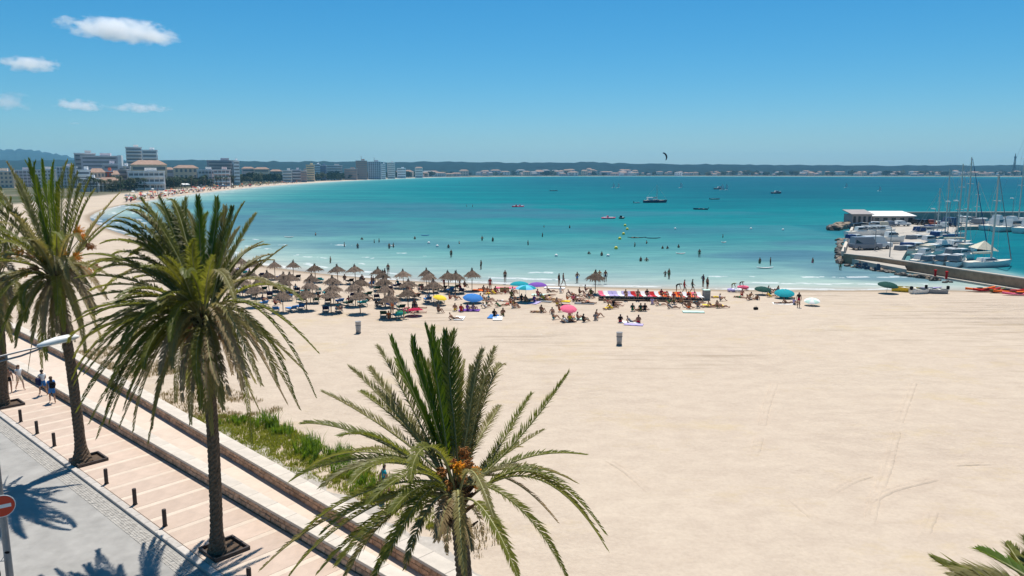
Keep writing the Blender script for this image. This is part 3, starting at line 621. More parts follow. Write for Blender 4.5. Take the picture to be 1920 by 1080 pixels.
# the full, wind-blown palm between the bollards and the walls
B2 = ST(26.4, 12.3, 0); T2 = PD(382, 612, B2.y + .2)
w2 = dict(lift=.30, ll=.48, droop=.6)
tips2 = [(297, 369, G_), (246, 394, G_, w2), (200, 426, G_, w2), (191, 456, G_, w2), (325, 382, G_), (280, 415, G_), (232, 452, G_), (345, 390, Y_, DEN2), (371, 369, Y_, DEN2), (406, 371, Y_, DEN2), (390, 400, Y_, DEN2), (436, 389, G_, DEN2), (457, 382, G_, DEN2), (480, 401, G_, DEN2), (425, 420, Y_, DEN2),
         (490, 454, O_, dict(spr=.6)), (536, 461, O_, dict(lift=.05, spr=.7)), (506, 478, O_, dict(s=1)), (455, 450, O_, dict(spr=.6)), (565, 562, G_, dict(s=-.7, lift=.34)), (530, 545, O_, dict(s=-1, lift=.3)),
         (145, 521, G_), (140, 568, G_), (150, 480, G_), (205, 500, G_), (170, 545, G_), (140, 602, G_), (130, 640, G_), (140, 669, G_), (140, 720, G_), (145, 771, G_), (168, 794, G_), (182, 822, G_), (160, 700, G_, dict(s=.5)), (190, 640, G_, dict(s=-1)), (215, 690, G_), (200, 750, G_), (225, 800, O_), (251, 808, O_), (279, 831, O_), (240, 740, G_), (290, 770, O_), (260, 600, G_), (230, 560, G_), (300, 560, G_, dict(s=-1)), (270, 500, G_, dict(s=-1)), (310, 480, G_, dict(s=-1)),
         (330, 753, O_, dict(s=1)), (358, 794, O_), (376, 767, G_, dict(z=-.2)), (418, 767, O_, dict(z=-.2)), (399, 813, O_), (436, 702, D_, dict(s=1)), (473, 836, G_, dict(lift=.5, k=1.1)), (496, 674, D_, dict(s=1, lift=.4)), (455, 730, D_), (486, 770, O_, dict(s=1)), (320, 690, D_, dict(s=1)), (345, 720, O_, dict(s=1)), (300, 700, D_),
         (597, 662, G_, dict(s=.5, lift=.36, k=1.1)), (592, 745, G_, dict(s=-.4, lift=.46, k=1.1)), (561, 767, O_, dict(s=.8, lift=.42)), (538, 757, D_, dict(s=1, lift=.4)), (575, 700, O_, dict(s=1, lift=.3)), (520, 720, O_, dict(s=-1, lift=.5)), (440, 560, O_, dict(s=-1, lift=.4)), (350, 520, G_, dict(s=-1, lift=.3)), (400, 480, G_, dict(DEN2, s=-1)), (365, 450, G_, dict(s=-.5)),
         (265, 375, G_, w2), (225, 408, G_, w2), (310, 395, G_, w2), (255, 430, G_, w2), (350, 372, G_, DEN2), (210, 480, G_, w2), (170, 500, G_, w2), (285, 450, G_, w2), (335, 425, G_, DEN2), (180, 590, G_), (160, 635, G_), (200, 620, G_, dict(s=.5)), (230, 660, G_), (155, 745, G_), (205, 795, G_), (270, 690, G_), (250, 640, G_, dict(s=1)),
         (240, 385, G_, w2), (215, 415, G_, w2), (290, 382, G_, w2), (318, 374, G_, w2), (268, 405, G_, w2), (300, 420, O_, w2), (238, 440, G_, w2), (262, 465, G_, w2), (362, 735, D_, dict(z=-.5, lift=.4, k=.6, gap=.3, ll=.32)), (410, 722, D_, dict(z=-.5, lift=.4, k=.6, gap=.3, ll=.32)), (388, 750, D_, dict(z=-.5, lift=.35, gap=.3, ll=.3)), (432, 745, D_, dict(z=-.4, lift=.45, gap=.2, ll=.34)), (342, 752, D_, dict(z=-.4, lift=.4, gap=.2, ll=.34)), (345, 405, G_, DEN2), (376, 392, G_, DEN2), (420, 398, G_, DEN2), (225, 520, O_, w2), (195, 545, G_, w2), (320, 450, G_, w2)]
palm('dense wind swept date palm with drooping fronds and a framed pit beside the kerb', B2, T2, .23, .19, auto(382, 590, tips2, 27.5, 2, 4.8, .62, dict(droop=.5, ll=.43, w=.021, n=84)), 22,
     dates=[(345, 640, -.2, .16, M_DATEB), (425, 640, .2, .16, M_DATEB), (395, 615, -.4, .14, M_DATEB), (350, 610, -.5, .16, M_DATEB), (415, 612, -.4, .16, M_DATEB), (370, 650, -.6, .15, M_DATEB)])
# the tall palm with fruit by the lamp
B1 = ST(40.15, 12.1, 0); T1 = PD(108, 535, B1.y + .6)
tips1 = [(12, 304, O_), (47, 302, Y_, DEN), (56, 300, Y_, DEN), (80, 300, Y_, DEN), (102, 302, Y_, DEN), (127, 302, G_, DEN), (136, 309, G_, DEN), (68, 330, Y_, DEN), (115, 330, Y_, DEN), (92, 340, Y_, DEN), (30, 330, G_, DEN), (172, 327, G_, dict(ll=.4)), (225, 362, O_, dict(lift=.05, ll=.36)), (240, 392, O_, dict(lift=.12, ll=.3)), (150, 345, G_, dict(ll=.4)), (195, 400, O_, dict(lift=.05, ll=.36)),
         (-20, 340, O_), (-40, 380, O_), (-50, 420, G_), (-60, 455, G_), (-40, 500, G_), (-10, 370, G_), (20, 400, O_, dict(s=-1)), (5, 440, G_, dict(s=-1)), (0, 560, G_), (-20, 540, O_), (12, 600, G_), (0, 640, G_), (30, 650, O_), (60, 640, O_), (82, 622, D_), (52, 700, D_, dict(ll=.1, bare=.5)), (80, 690, O_), (100, 640, O_), (130, 690, O_), (150, 610, O_), (178, 590, D_), (200, 560, D_), (212, 520, O_), (225, 490, O_, dict(lift=.1)), (170, 540, O_, dict(s=-1)), (120, 620, G_, dict(z=-.3)), (45, 580, G_, dict(s=-1)), (190, 640, O_, dict(s=1)), (160, 660, O_, dict(s=-.6)), (60, 450, O_, dict(s=-1)), (112, 640, D_, dict(z=-.5, gap=.3, ll=.34)), (90, 650, D_, dict(z=-.5, gap=.3, ll=.34)), (140, 640, D_, dict(z=-.5, gap=.3, ll=.34)), (150, 450, O_, dict(s=-1, lift=.3))]
palm('tall date palm with bright orange fruit and a swollen trunk base by the lantern', B1, T1, .25, .21, auto(108, 500, tips1, 37, 1, 5.0, .45, dict(droop=.4, ll=.46, w=.024, n=80)), 11, flare=2.0,
     dates=[(165, 492, -.3, .30, M_DATE), (166, 424, .3, .28, M_DATE), (116, 466, -.4, .30, M_DATE), (50, 468, -.4, .34, M_DATEB), (18, 458, 0, .28, M_DATE), (35, 505, -.4, .28, M_DATE), (185, 445, .2, .26, M_DATEB), (200, 495, 0, .22, M_DATEB), (150, 470, -.8, .3, M_DATE), (80, 480, -.9, .3, M_DATE), (135, 505, -1.0, .26, M_DATE), (60, 500, -.8, .3, M_DATEB), (176, 505, -.6, .3, M_DATE), (158, 405, -.2, .26, M_DATE)])
# the palm at the edge beyond it
B0 = ST(53.8, 12.1, 0); T0 = PD(-8, 540, B0.y)
tips0 = [(-60, 360, Y_, DEN), (-30, 350, Y_, DEN), (0, 352, G_, DEN), (22, 372, G_), (45, 400, O_), (58, 440, O_), (62, 500, O_), (50, 560, O_), (40, 600, O_), (24, 640, O_), (8, 660, O_), (-20, 640, O_), (-60, 600, O_), (-90, 560, G_), (-100, 480, G_), (-95, 420, G_), (-80, 640, O_), (30, 520, D_), (10, 600, D_)]
palm('palm cut by the picture edge, standing behind the lamp arm', B0, T0, .26, .24, auto(-8, 510, tips0, 46, 8, 4.6, .6, dict(ll=.6, w=.03)), 44, dates=[(14, 470, -.4, .34, M_DATEB)])
# the palm of which only frond tips show in the corner
B4 = Vector((7.1, 9.0, 0)); T4 = PD(1990, 1190, 9.2)
tips4 = [(1762, 1056, G_, dict(s=.25, lift=.12, spr=.7, ll=.42)), (1800, 1085, O_, dict(s=-.5, lift=.15)), (1836, 1032, Y_, dict(s=.8, lift=.08, spr=.6, ll=.42)), (1888, 1020, G_, dict(s=1, lift=.05, spr=.6, ll=.4)), (1925, 1008, G_, dict(s=1, lift=.05, spr=.6)), (1780, 1130, G_, dict(s=-.6, lift=.2)), (2050, 1010, Y_, DEN), (2110, 1060, G_), (2180, 1150, G_), (2200, 1260, O_), (1850, 1330, O_), (1960, 1380, O_), (2090, 1350, G_)]
palm('palm of which only green frond tips show at the lower corner of the sand', B4, T4, .2, .19, auto(1990, 1180, tips4, 9.2, 9, 2.6), 55)
# planting pits with dark metal edging
M_EDGE = mat('pit_edging', (.05, .035, .028), .6, .4, .2, 6); M_SOIL = mat('pit_soil', (.10, .07, .05), .95, .1, .3, 6, .02, 20)
for bp_, lab in ((B1, 'square planting pit with dark edging at the foot of the fruiting palm'), (B2, 'square planting pit with dark edging at the foot of the dense palm'), (B0, 'planting pit at the foot of the palm by the picture edge')):
    pt = thing('planting_pit', lab, 'planting pit', bp_ + NV * .3, PANG, 'palm pits in the pavement')
    b = MB(); b.box((0, 0, .008), (1.25, 1.25, .02)); b.build('soil', M_SOIL, pt)
    for a, c, dx, dy in ((0, .66, 1.4, .08), (0, -.66, 1.4, .08), (.66, 0, .08, 1.24), (-.66, 0, .08, 1.24)):
        b = MB(); b.box((a, c, .075), (dx, dy, .15)); b.build('edge_bar', M_EDGE, pt)

# ------------------------------------------------------------------ people
M_SKIN = [mat('skin_tan', (.36, .19, .115), .55, .35), mat('skin_brown', (.22, .105, .06), .55, .35), mat('skin_pale', (.52, .32, .23), .55, .35)]
M_HAIR = [mat('hair_dark', (.025, .016, .012), .6, .3), mat('hair_brown', (.10, .055, .03), .6, .3), mat('hair_fair', (.36, .25, .12), .6, .3)]
CL = {}
def cloth(n, c): CL[n] = mat('cloth_' + n, lin(c), .85, .15, .08, 20); return CL[n]
for n, c in dict(black=(22, 22, 26), navy=(28, 36, 72), red=(176, 30, 34), white=(226, 224, 220), blue=(58, 118, 182), teal=(20, 140, 150), orange=(226, 106, 40), yellow=(232, 196, 60), green=(40, 110, 70), pink=(226, 104, 130), purple=(118, 76, 158), grey=(120, 122, 126), lilac=(172, 160, 200), crimson=(168, 18, 62), sky=(110, 190, 226), mint=(186, 214, 200), tan=(176, 140, 96), dgreen=(24, 66, 58), olive=(96, 100, 52)).items(): cloth(n, c)
# skeletons: joint name -> (x, y, z); the figure faces -Y; radii per joint
STAND = dict(pel=(0, 0, .95), wai=(0, 0, 1.08), che=(0, .01, 1.32), nek=(0, .01, 1.48), hea=(0, -.01, 1.60), top=(0, -.01, 1.70),
             shl=(.17, .01, 1.41), ell=(.23, .03, 1.13), wrl=(.23, -.03, .88), hal=(.22, -.06, .77), shr=(-.17, .01, 1.41), elr=(-.23, .03, 1.13), wrr=(-.23, -.03, .88), har=(-.22, -.06, .77),
             hpl=(.09, 0, .90), knl=(.10, -.02, .50), anl=(.10, .02, .08), tol=(.11, -.14, .03), hpr=(-.09, 0, .90), knr=(-.10, -.02, .50), anr=(-.10, .02, .08), tor=(-.11, -.14, .03))
def pose(**k): d = dict(STAND); d.update(k); return d
POSES = dict(
    stand=STAND,
    walk=pose(knl=(.10, -.20, .52), anl=(.10, -.26, .09), tol=(.11, -.42, .05), knr=(-.10, .06, .50), anr=(-.10, .30, .13), tor=(-.11, .22, .03), ell=(.24, .12, 1.15), wrl=(.24, .16, .92), hal=(.23, .14, .80), elr=(-.24, -.06, 1.14), wrr=(-.23, -.24, .97), har=(-.22, -.32, .90)),
    akimbo=pose(ell=(.36, .08, 1.17), wrl=(.17, -.06, 1.02), hal=(.12, -.09, 1.0), elr=(-.36, .08, 1.17), wrr=(-.17, -.06, 1.02), har=(-.12, -.09, 1.0)),
    wave=pose(ell=(.34, -.02, 1.50), wrl=(.34, -.06, 1.76), hal=(.33, -.08, 1.87), elr=(-.30, -.10, 1.20), wrr=(-.28, -.32, 1.22), har=(-.27, -.42, 1.24)),
    sit=dict(pel=(0, 0, .12), wai=(0, .02, .25), che=(0, .05, .48), nek=(0, .04, .64), hea=(0, .0, .76), top=(0, -.01, .86), shl=(.17, .05, .57), ell=(.24, -.05, .33), wrl=(.20, -.26, .36), hal=(.14, -.36, .40), shr=(-.17, .05, .57), elr=(-.24, -.05, .33), wrr=(-.20, -.26, .36), har=(-.14, -.36, .40),
             hpl=(.09, -.03, .11), knl=(.13, -.40, .44), anl=(.11, -.66, .08), tol=(.12, -.82, .04), hpr=(-.09, -.03, .11), knr=(-.13, -.40, .44), anr=(-.11, -.66, .08), tor=(-.12, -.82, .04)),
    lounge=dict(pel=(0, 0, .12), wai=(0, .11, .18), che=(0, .29, .36), nek=(0, .39, .49), hea=(0, .42, .62), top=(0, .44, .72), shl=(.18, .33, .43), ell=(.26, .46, .20), wrl=(.24, .28, .06), hal=(.22, .18, .04), shr=(-.18, .33, .43), elr=(-.26, .46, .20), wrr=(-.24, .28, .06), har=(-.22, .18, .04),
             hpl=(.09, -.04, .11), knl=(.11, -.45, .12), anl=(.12, -.86, .07), tol=(.14, -.92, .20), hpr=(-.09, -.04, .11), knr=(-.11, -.42, .30), anr=(-.12, -.72, .08), tor=(-.13, -.88, .05)),
    lie=dict(pel=(0, 0, .11), wai=(0, .13, .12), che=(0, .36, .13), nek=(0, .53, .12), hea=(0, .66, .12), top=(0, .77, .12), shl=(.18, .44, .11), ell=(.28, .22, .06), wrl=(.26, -.02, .05), hal=(.25, -.12, .04), shr=(-.18, .44, .11), elr=(-.34, .55, .06), wrr=(-.22, .76, .07), har=(-.12, .80, .08),
             hpl=(.09, -.05, .11), knl=(.11, -.45, .11), anl=(.12, -.87, .06), tol=(.17, -.95, .15), hpr=(-.09, -.05, .11), knr=(-.12, -.44, .12), anr=(-.12, -.86, .06), tor=(-.17, -.94, .15)),
    bend=pose(wai=(0, -.10, 1.02), che=(0, -.32, 1.10), nek=(0, -.46, 1.12), hea=(0, -.57, 1.10), top=(0, -.66, 1.06), shl=(.17, -.38, 1.10), ell=(.20, -.40, .83), wrl=(.17, -.50, .60), hal=(.15, -.52, .50), shr=(-.17, -.38, 1.10), elr=(-.20, -.40, .83), wrr=(-.17, -.50, .60), har=(-.15, -.52, .50)))
RAD = dict(pel=.135, wai=.115, che=.135, nek=.052, hea=.098, top=.07, sh=.062, el=.042, wr=.030, ha=.034, hp=.088, kn=.058, an=.038, to=.030)
EDG = [('pel', 'wai'), ('wai', 'che'), ('che', 'nek'), ('nek', 'hea'), ('hea', 'top')] + [(a + q, b + q) for q in 'lr' for a, b in (('sh', 'el'), ('el', 'wr'), ('wr', 'ha'), ('hp', 'kn'), ('kn', 'an'), ('an', 'to'))] + [('che', 'shl'), ('che', 'shr'), ('pel', 'hpl'), ('pel', 'hpr')]
def skin_mesh(name, joints, edges, rads, levels=1, root='pel'):
    names = list(joints); me = bpy.data.meshes.new(name + '_rig'); me.from_pydata([joints[n] for n in names], [(names.index(a), names.index(b)) for a, b in edges], [])
    o = bpy.data.objects.new(name + '_rig', me); COL.objects.link(o)
    md = o.modifiers.new('s', 'SKIN'); md.use_smooth_shade = True
    for i, n in enumerate(names):
        r = rads.get(n, rads.get(n[:2], .05)); sv = me.skin_vertices[0].data[i]; sv.radius = r if hasattr(r, '__len__') else (r, r); sv.use_root = (n == root)
    if levels: s2 = o.modifiers.new('b', 'SUBSURF'); s2.levels = s2.render_levels = levels
    dg = bpy.context.evaluated_depsgraph_get(); ev = o.evaluated_get(dg); out = bpy.data.meshes.new_from_object(ev, depsgraph=dg); out.name = name
    bpy.data.objects.remove(o); bpy.data.meshes.remove(me); return out
PB = {}
def person_mesh(ps, top):
    """one continuous body; face regions carry skin, hair, lower and upper garment"""
    if (ps, top) in PB: return PB[ps, top]
    J = POSES[ps]; me = skin_mesh('person', J, EDG, RAD)
    me.materials.clear()
    for m in (M_SKIN[0], M_HAIR[0], CL['navy'], CL['navy']): me.materials.append(m)
    V = {k: Vector(v) for k, v in J.items()}
    hd = (V['top'] - V['hea']).normalized(); fw = Vector((0, -1, 0)); fw = (fw - hd * hd.dot(fw)); fw = fw.normalized() if fw.length > .1 else Vector((0, 0, 1))
    for p in me.polygons:
        c = p.center; best, bd = None, 9
        for a, b in EDG:
            A_, B_ = V[a], V[b]; ab = B_ - A_; t = max(0, min(1, (c - A_).dot(ab) / ab.dot(ab))); d = (c - A_ - ab * t).length
            if d < bd: best, bd, bt = (a, b), d, t
        k = 0
        if best in (('hea', 'top'), ('nek', 'hea')):
            q = c - V['hea']
            if q.dot(hd) > .035 or (q.dot(fw) < -.02 and q.dot(hd) > -.06): k = 1
        elif best[0] == 'pel' or (best[0][:2] == 'hp' and bt < (.22 if top != 'dress' else .55)): k = 2
        elif best[0] == 'wai' or best == ('che', 'shl') or best == ('che', 'shr'): k = 3 if (top == 'full' or top == 'dress' or (top == 'bra' and bt > .55)) else 0
        elif best[0] == 'che': k = 3 if top in ('full', 'dress') and bt < .4 else 0
        elif best[0][:2] == 'sh' and bt < .3 and top == 'full': k = 3
        p.material_index = k; p.use_smooth = True
    PB[ps, top] = me; return me
def person(x, y, ps, label, low='navy', top='none', topc=None, skin=0, hair=0, rz=None, z=None, sc=1.0, group='people on the sand', loc=None, name='person'):
    p = Vector(loc) if loc is not None else P(x, y, 0 if z is None else z)
    me = person_mesh(ps, top); o = obj(name, me, None, p, rz if rz is not None else rnd.uniform(0, 6.28)); o.scale = (sc,) * 3
    for sl, m in zip(o.material_slots, (M_SKIN[skin], M_HAIR[hair], CL[low], CL[topc or low])): sl.link = 'OBJECT'; sl.material = m
    return tag(o, label, 'person', group)
def nose_etc(o, J, hairm, skinm, longhair=False):
    """face and hair for the walkers near enough to show them"""
    h = Vector(J['hea']); b = MB(); b.ball(h + Vector((0, -.098, -.005)), (.014, .022, .022), 6, 4); b.ball(h + Vector((.092, 0, 0)), (.012, .02, .03), 6, 4); b.ball(h + Vector((-.092, 0, 0)), (.012, .02, .03), 6, 4); b.build('nose_and_ears', skinm, o, True)
    b = MB()
    for s in (-1, 1): b.ball(h + Vector((s * .034, -.088, .022)), (.012, .009, .008), 6, 4)
    b.build('eyes', M_HAIR[0], o, True)
    b = MB(); b.ball(h + Vector((0, -.092, -.048)), (.024, .009, .006), 6, 4); b.build('mouth', MATS['cloth_red'], o, True)
    b = MB(); b.ball(h + Vector((0, .022, .045)), (.108, .112, .095), 12, 8, .03)
    if longhair: b.ball(h + Vector((0, .085, -.10)), (.085, .055, .17), 10, 6, .05)
    b.build('hair', hairm, o, True)
def garment(o, ps, which, m, extra=.022):
    J = POSES[ps]
    if which == 'shirt': js = ['wai', 'che', 'shl', 'shr', 'ell', 'elr', 'pel']; ed = [('pel', 'wai'), ('wai', 'che'), ('che', 'shl'), ('che', 'shr'), ('shl', 'ell'), ('shr', 'elr')]
    else: js = ['pel', 'wai', 'hpl', 'hpr', 'knl', 'knr']; ed = [('wai', 'pel'), ('pel', 'hpl'), ('pel', 'hpr'), ('hpl', 'knl'), ('hpr', 'knr')]
    JJ = {k: Vector(J[k]) for k in js}
    if which == 'shirt':
        for q in 'lr': JJ['el' + q] = JJ['sh' + q].lerp(JJ['el' + q], .55)
    else:
        for q in 'lr': JJ['kn' + q] = JJ['hp' + q].lerp(JJ['kn' + q], .8)
    rd = {k: RAD.get(k, RAD.get(k[:2])) + extra for k in js}
    if which == 'shirt': rd['ell'] = rd['elr'] = .078; rd['pel'] = RAD['pel'] + .03
    else: rd['knl'] = rd['knr'] = .105
    me = skin_mesh(which, {k: tuple(v) for k, v in JJ.items()}, ed, rd, 1); me.materials.clear(); me.materials.append(m); obj(which, me, o)
AW = math.atan2(DV.y, DV.x) - math.pi / 2      # a figure turned this way walks towards the camera along the promenade
# the four walkers on the promenade
o = person(38, 731, 'walk', 'person in a white top and pale shorts walking beside a companion in black', 'white', 'none', skin=2, rz=AW + .3, group='walkers on the promenade'); nose_etc(o, POSES['walk'], M_HAIR[1], M_SKIN[2], True); garment(o, 'walk', 'shirt', CL['white']); garment(o, 'walk', 'shorts', mat('cloth_cream', lin((214, 196, 170)), .85, .15))
o = person(19, 737, 'stand', 'person in a black two piece swimsuit walking close by the edge palm trunk', 'black', 'bra', 'black', skin=0, rz=AW, group='walkers on the promenade'); nose_etc(o, POSES['stand'], M_HAIR[0], M_SKIN[0], True)
o = person(82, 741, 'walk', 'person in a white shirt and blue shorts with a navy bag, by the low wall', 'blue', 'none', skin=0, rz=AW + 3.3, group='walkers on the promenade'); nose_etc(o, POSES['walk'], M_HAIR[0], M_SKIN[0]); garment(o, 'walk', 'shirt', CL['white']); garment(o, 'walk', 'shorts', CL['blue'])
pb = thing('shoulder_bag', 'navy shoulder bag hanging behind the person in the white shirt', 'bag', P(82, 741), AW + 3.3); b = MB(); b.box((.30, .10, 1.0), (.15, .40, .48), 0, bev=.05); b.build('pouch', CL['navy'], pb); b = MB(); b.tube([(.30, -.05, 1.22), (.18, .0, 1.46), (.30, .26, 1.22)], .018, 5); b.build('strap', CL['navy'], pb)
o = person(99, 755, 'walk', 'person in a blue dress with a dark bag on the back, nearest of the walkers', 'blue', 'none', skin=0, rz=AW + 3.0, group='walkers on the promenade'); nose_etc(o, POSES['walk'], M_HAIR[1], M_SKIN[0], True); garment(o, 'walk', 'shirt', CL['blue']); garment(o, 'walk', 'shorts', CL['blue'])
pb = thing('backpack', 'dark backpack worn by the person in the blue dress', 'bag', P(99, 755), AW + 3.0); b = MB(); b.box((-.03, .23, 1.20), (.30, .17, .42), 0, bev=.05); b.build('pouch', CL['black'], pb); b = MB(); b.box((-.03, .33, 1.12), (.20, .06, .18), 0, bev=.02); b.build('front_pocket', CL['black'], pb)
person(722, 938, 'walk', 'person in a teal shirt and dark shorts on the grass behind palm fronds', 'navy', 'full', 'teal', skin=0, rz=2.0)

# ------------------------------------------------------------------ thatched parasols
M_POLE = mat('parasol_pole', (.16, .11, .075), .8, .2, .2, 6)
M_THATCH = mat('thatch', (.265, .195, .145), .95, .05, .35, 8, .02, 40, objvary=.35, col2=(.10, .07, .052))
M_TUFT = mat('thatch_tuft', (.13, .10, .075), .95, .05, .3, 8)
def thatch(seed):
    rr = random.Random(seed); b = MB(); n = 22; prof = [(.08, 2.72), (.26, 2.50), (.60, 2.24), (.93, 1.98), (1.08, 1.84)]; vs, fs = [], []
    for i, (r, z) in enumerate(prof):
        for k in range(n): an = 2 * math.pi * k / n; q = 1 + rr.uniform(-.05, .05); vs.append((math.cos(an) * r * q, math.sin(an) * r * q, z + rr.uniform(-.03, .03)))
    for i in range(len(prof) - 1):
        for k in range(n): j = (k + 1) % n; fs.append((i * n + k, i * n + j, (i + 1) * n + j, (i + 1) * n + k))
    b.add(vs, fs)
    for k in range(150):                                # hanging straw: layered, ragged
        an = rr.uniform(0, 6.283); u = rr.choice([.35, .62, .9, 1, 1]); r = .12 + 1.02 * u; z = 2.62 - .72 * u; l = rr.uniform(.2, .55); wv = rr.uniform(.03, .09)
        d = Vector((math.cos(an), math.sin(an), -.75)).normalized(); sd2 = Vector((-math.sin(an), math.cos(an), 0)); p = Vector((math.cos(an) * r * .93, math.sin(an) * r * .93, z + .09)); tp = p + d * l + Vector((0, 0, -.08))
        b.add([p - sd2 * wv, p + sd2 * wv, tp + sd2 * wv * .3, tp - sd2 * wv * .3], [(0, 1, 2, 3)])
    return b.mesh('thatch_canopy', M_THATCH)
TH_M = [thatch(i) for i in range(4)]
b = MB(); b.tube([(0, 0, -.1), (0, 0, 2.6)], .05, 8); POLE_ME = b.mesh('pole', M_POLE)
b = MB(); rr = random.Random(9)
for k in range(26): an = rr.uniform(0, 6.28); q = rr.uniform(.03, .2); b.tube([(0.03 * math.cos(an), .03 * math.sin(an), 2.5), (q * math.cos(an), q * math.sin(an), rr.uniform(2.75, 3.05))], [.05, .008], 4)
b.tube([(0, 0, 2.5), (0, 0, 2.78)], [.10, .07], 8); TUFT_ME = b.mesh('top_tuft', M_TUFT)
ROWS = [  # px of the foot of each pole, row by row from the water, listed from the lone parasol at the end of the row
    ('nearest the water', [(885, 545), (854, 550), (842, 545), (805, 549), (800, 541), (757, 540), (718, 546), (709, 537), (667, 532), (634, 532), (592, 529), (550, 524), (516, 524), (478, 521), (452, 516)]),
    ('second from the water', [(814, 568), (767, 562), (721, 561), (677, 558), (624, 555), (586, 550), (545, 550), (531, 547), (505, 547), (470, 546), (438, 540)]),
    ('third from the water', [(766, 582), (723, 576), (667, 574), (626, 570), (582, 567), (531, 562), (493, 558), (455, 556)]),
    ('farthest from the water', [(733, 596), (676, 588), (621, 587), (575, 582), (531, 586), (481, 576)])]
PARA = []
k = 0
for rn, lst in ROWS:
    for i, (x, y) in enumerate(lst):
        lab = f'straw thatched parasol, {ORD[i + 1]} from the sunbed end in the row {rn}'
        if rn == 'nearest the water' and i == 0: lab = 'lone straw thatched parasol ending the front row, above the tilted blue parasol'
        t = thing('thatched_parasol', lab, 'parasol', P(x, y), rnd.uniform(0, 6.28), 'straw parasols on the beach'); q_ = rnd.uniform(.80, .98); t.scale = (q_, q_, .88 + rnd.uniform(-.05, .09)); t.rotation_euler = (rnd.uniform(-.06, .06), rnd.uniform(-.06, .06), rnd.uniform(0, 6.28))
        obj('pole', POLE_ME, t); obj('thatch_canopy', TH_M[k % 4], t); obj('top_tuft', TUFT_ME, t); k += 1; PARA.append((x, y, rn, i))
t = thing('thatched_parasol', 'straw thatched parasol at the end of the long red sunbed row', 'parasol', P(1116, 551), 1, 'straw parasols on the beach'); obj('pole', POLE_ME, t); obj('thatch_canopy', TH_M[1], t); obj('top_tuft', TUFT_ME, t)

# ------------------------------------------------------------------ sun loungers
M_BEDFR = mat('lounger_frame', (.40, .40, .38), .5, .4, .1, 5)
def lounger_parts():
    b = MB()
    for s in (-.30, .30): b.box((s, -.1, .30), (.04, 1.9, .05))
    b.box((0, -1.03, .30), (.56, .04, .05)); b.box((0, .83, .30), (.56, .04, .05)); fr = b.mesh('frame', M_BEDFR)
    b = MB(); b.tube([(0, 0, 0), (0, 0, .29)], .025, 5); leg = b.mesh('leg', M_BEDFR)
    b = MB(); b.box((0, -.38, .355), (.62, 1.28, .06), 0, bev=.02); pad = b.mesh('seat_pad', CL['navy'])
    b = MB(); vs = [(-.31, .28, .33), (.31, .28, .33), (.31, .84, .74), (-.31, .84, .74), (-.31, .24, .38), (.31, .24, .38), (.31, .80, .79), (-.31, .80, .79)]
    b.add(vs, [(3, 2, 1, 0), (4, 5, 6, 7), (0, 1, 5, 4), (1, 2, 6, 5), (2, 3, 7, 6), (3, 0, 4, 7)]); bk = b.mesh('backrest', CL['navy'])
    return fr, leg, pad, bk
LF, LL, LPAD, LBK = lounger_parts()
def lounger(p, rz, label, colr, group, sc=1.0):
    t = thing('sun_lounger', label, 'sun lounger', p, rz, group); t.scale = (sc,) * 3; obj('frame', LF, t)
    for lx, ly in ((-.3, -.9), (.3, -.9), (-.3, .7), (.3, .7)): obj('leg', LL, t, (lx, ly, 0))
    for me in (LPAD, LBK):
        c = obj(me.name, me, t); c.material_slots[0].link = 'OBJECT'; c.material_slots[0].material = CL[colr]
    return t
rr = random.Random(21)
TOSEA = R(205)
for x, y, rn, i in PARA:
    c = P(x, y)
    cols = ['dgreen', 'navy', 'dgreen', 'blue', 'black', 'dgreen', 'teal']
    for s, side in ((-1, 'under'), (1, 'beside')):
        if rr.random() < .12 or (x, y) in ((885, 545), (676, 588)): continue
        cn = 'crimson' if (x, y) == (766, 590) and s == 1 else 'blue' if rn == 'farthest from the water' and i > 2 else rr.choice(cols)
        q = c + Vector((s * .75 + rr.uniform(-.1, .1), rr.uniform(-.5, .5), 0))
        nm = dict(dgreen='dark green', navy='navy', blue='blue', black='black', teal='teal', crimson='crimson')[cn]
        lounger(q, TOSEA + rr.uniform(-.35, .35), f'{nm} lounger {side} the {ORD[i + 1]} parasol from the sunbed end, row {rn}', cn, 'sun loungers among the straw parasols')
# the long row of red and white sunbeds by the water
NB = 22
for k in range(NB):
    u = k / (NB - 1); p = P(1128 + (1312 - 1128) * u, 560 + 3 * u)
    cn = ('white' if k % 3 == 1 else 'pink' if k % 4 == 0 else 'lilac') if k < 7 else ('white' if k % 3 == 0 else 'pink' if k % 5 == 0 else 'orange' if k > 11 and k % 3 == 1 else 'red')
    nm = dict(white='white', pink='pink', lilac='pale lilac', orange='orange', red='red')[cn]
    lounger(p + Vector((0, 0, .18)), R(8) + rr.uniform(-.08, .08), f'{nm} sunbed, {ORD[k + 1] if k < 20 else ("second to last" if k == 20 else "last")} from the straw parasol in the long raised row', cn, 'long row of red and white sunbeds', .84)
dk = thing('sunbed_shade', 'dark strip standing in for the shade under the long row of red sunbeds', 'deck', P(1220, 561)); M_DECK = mat('sunbed_shade_dark', (.07, .045, .03), .8, .2, .3, 6)  # added dark strip: stands in for the shade beneath the sunbeds
a0, a1 = P(1122, 562), P(1318, 566)
for k in range(9):
    u = (k - 4) * .26; b = MB(); l = (a1 - a0).length; d = (a1 - a0).normalized(); c = (a0 + a1) / 2 - P(1220, 561) + Vector((-d.y, d.x, 0)) * (u + .55)
    b.box((*c.xy, .13), (l, .23, .07), math.atan2(d.y, d.x)); b.build('board', M_DECK, dk)  # dark slats making up the added shade strip
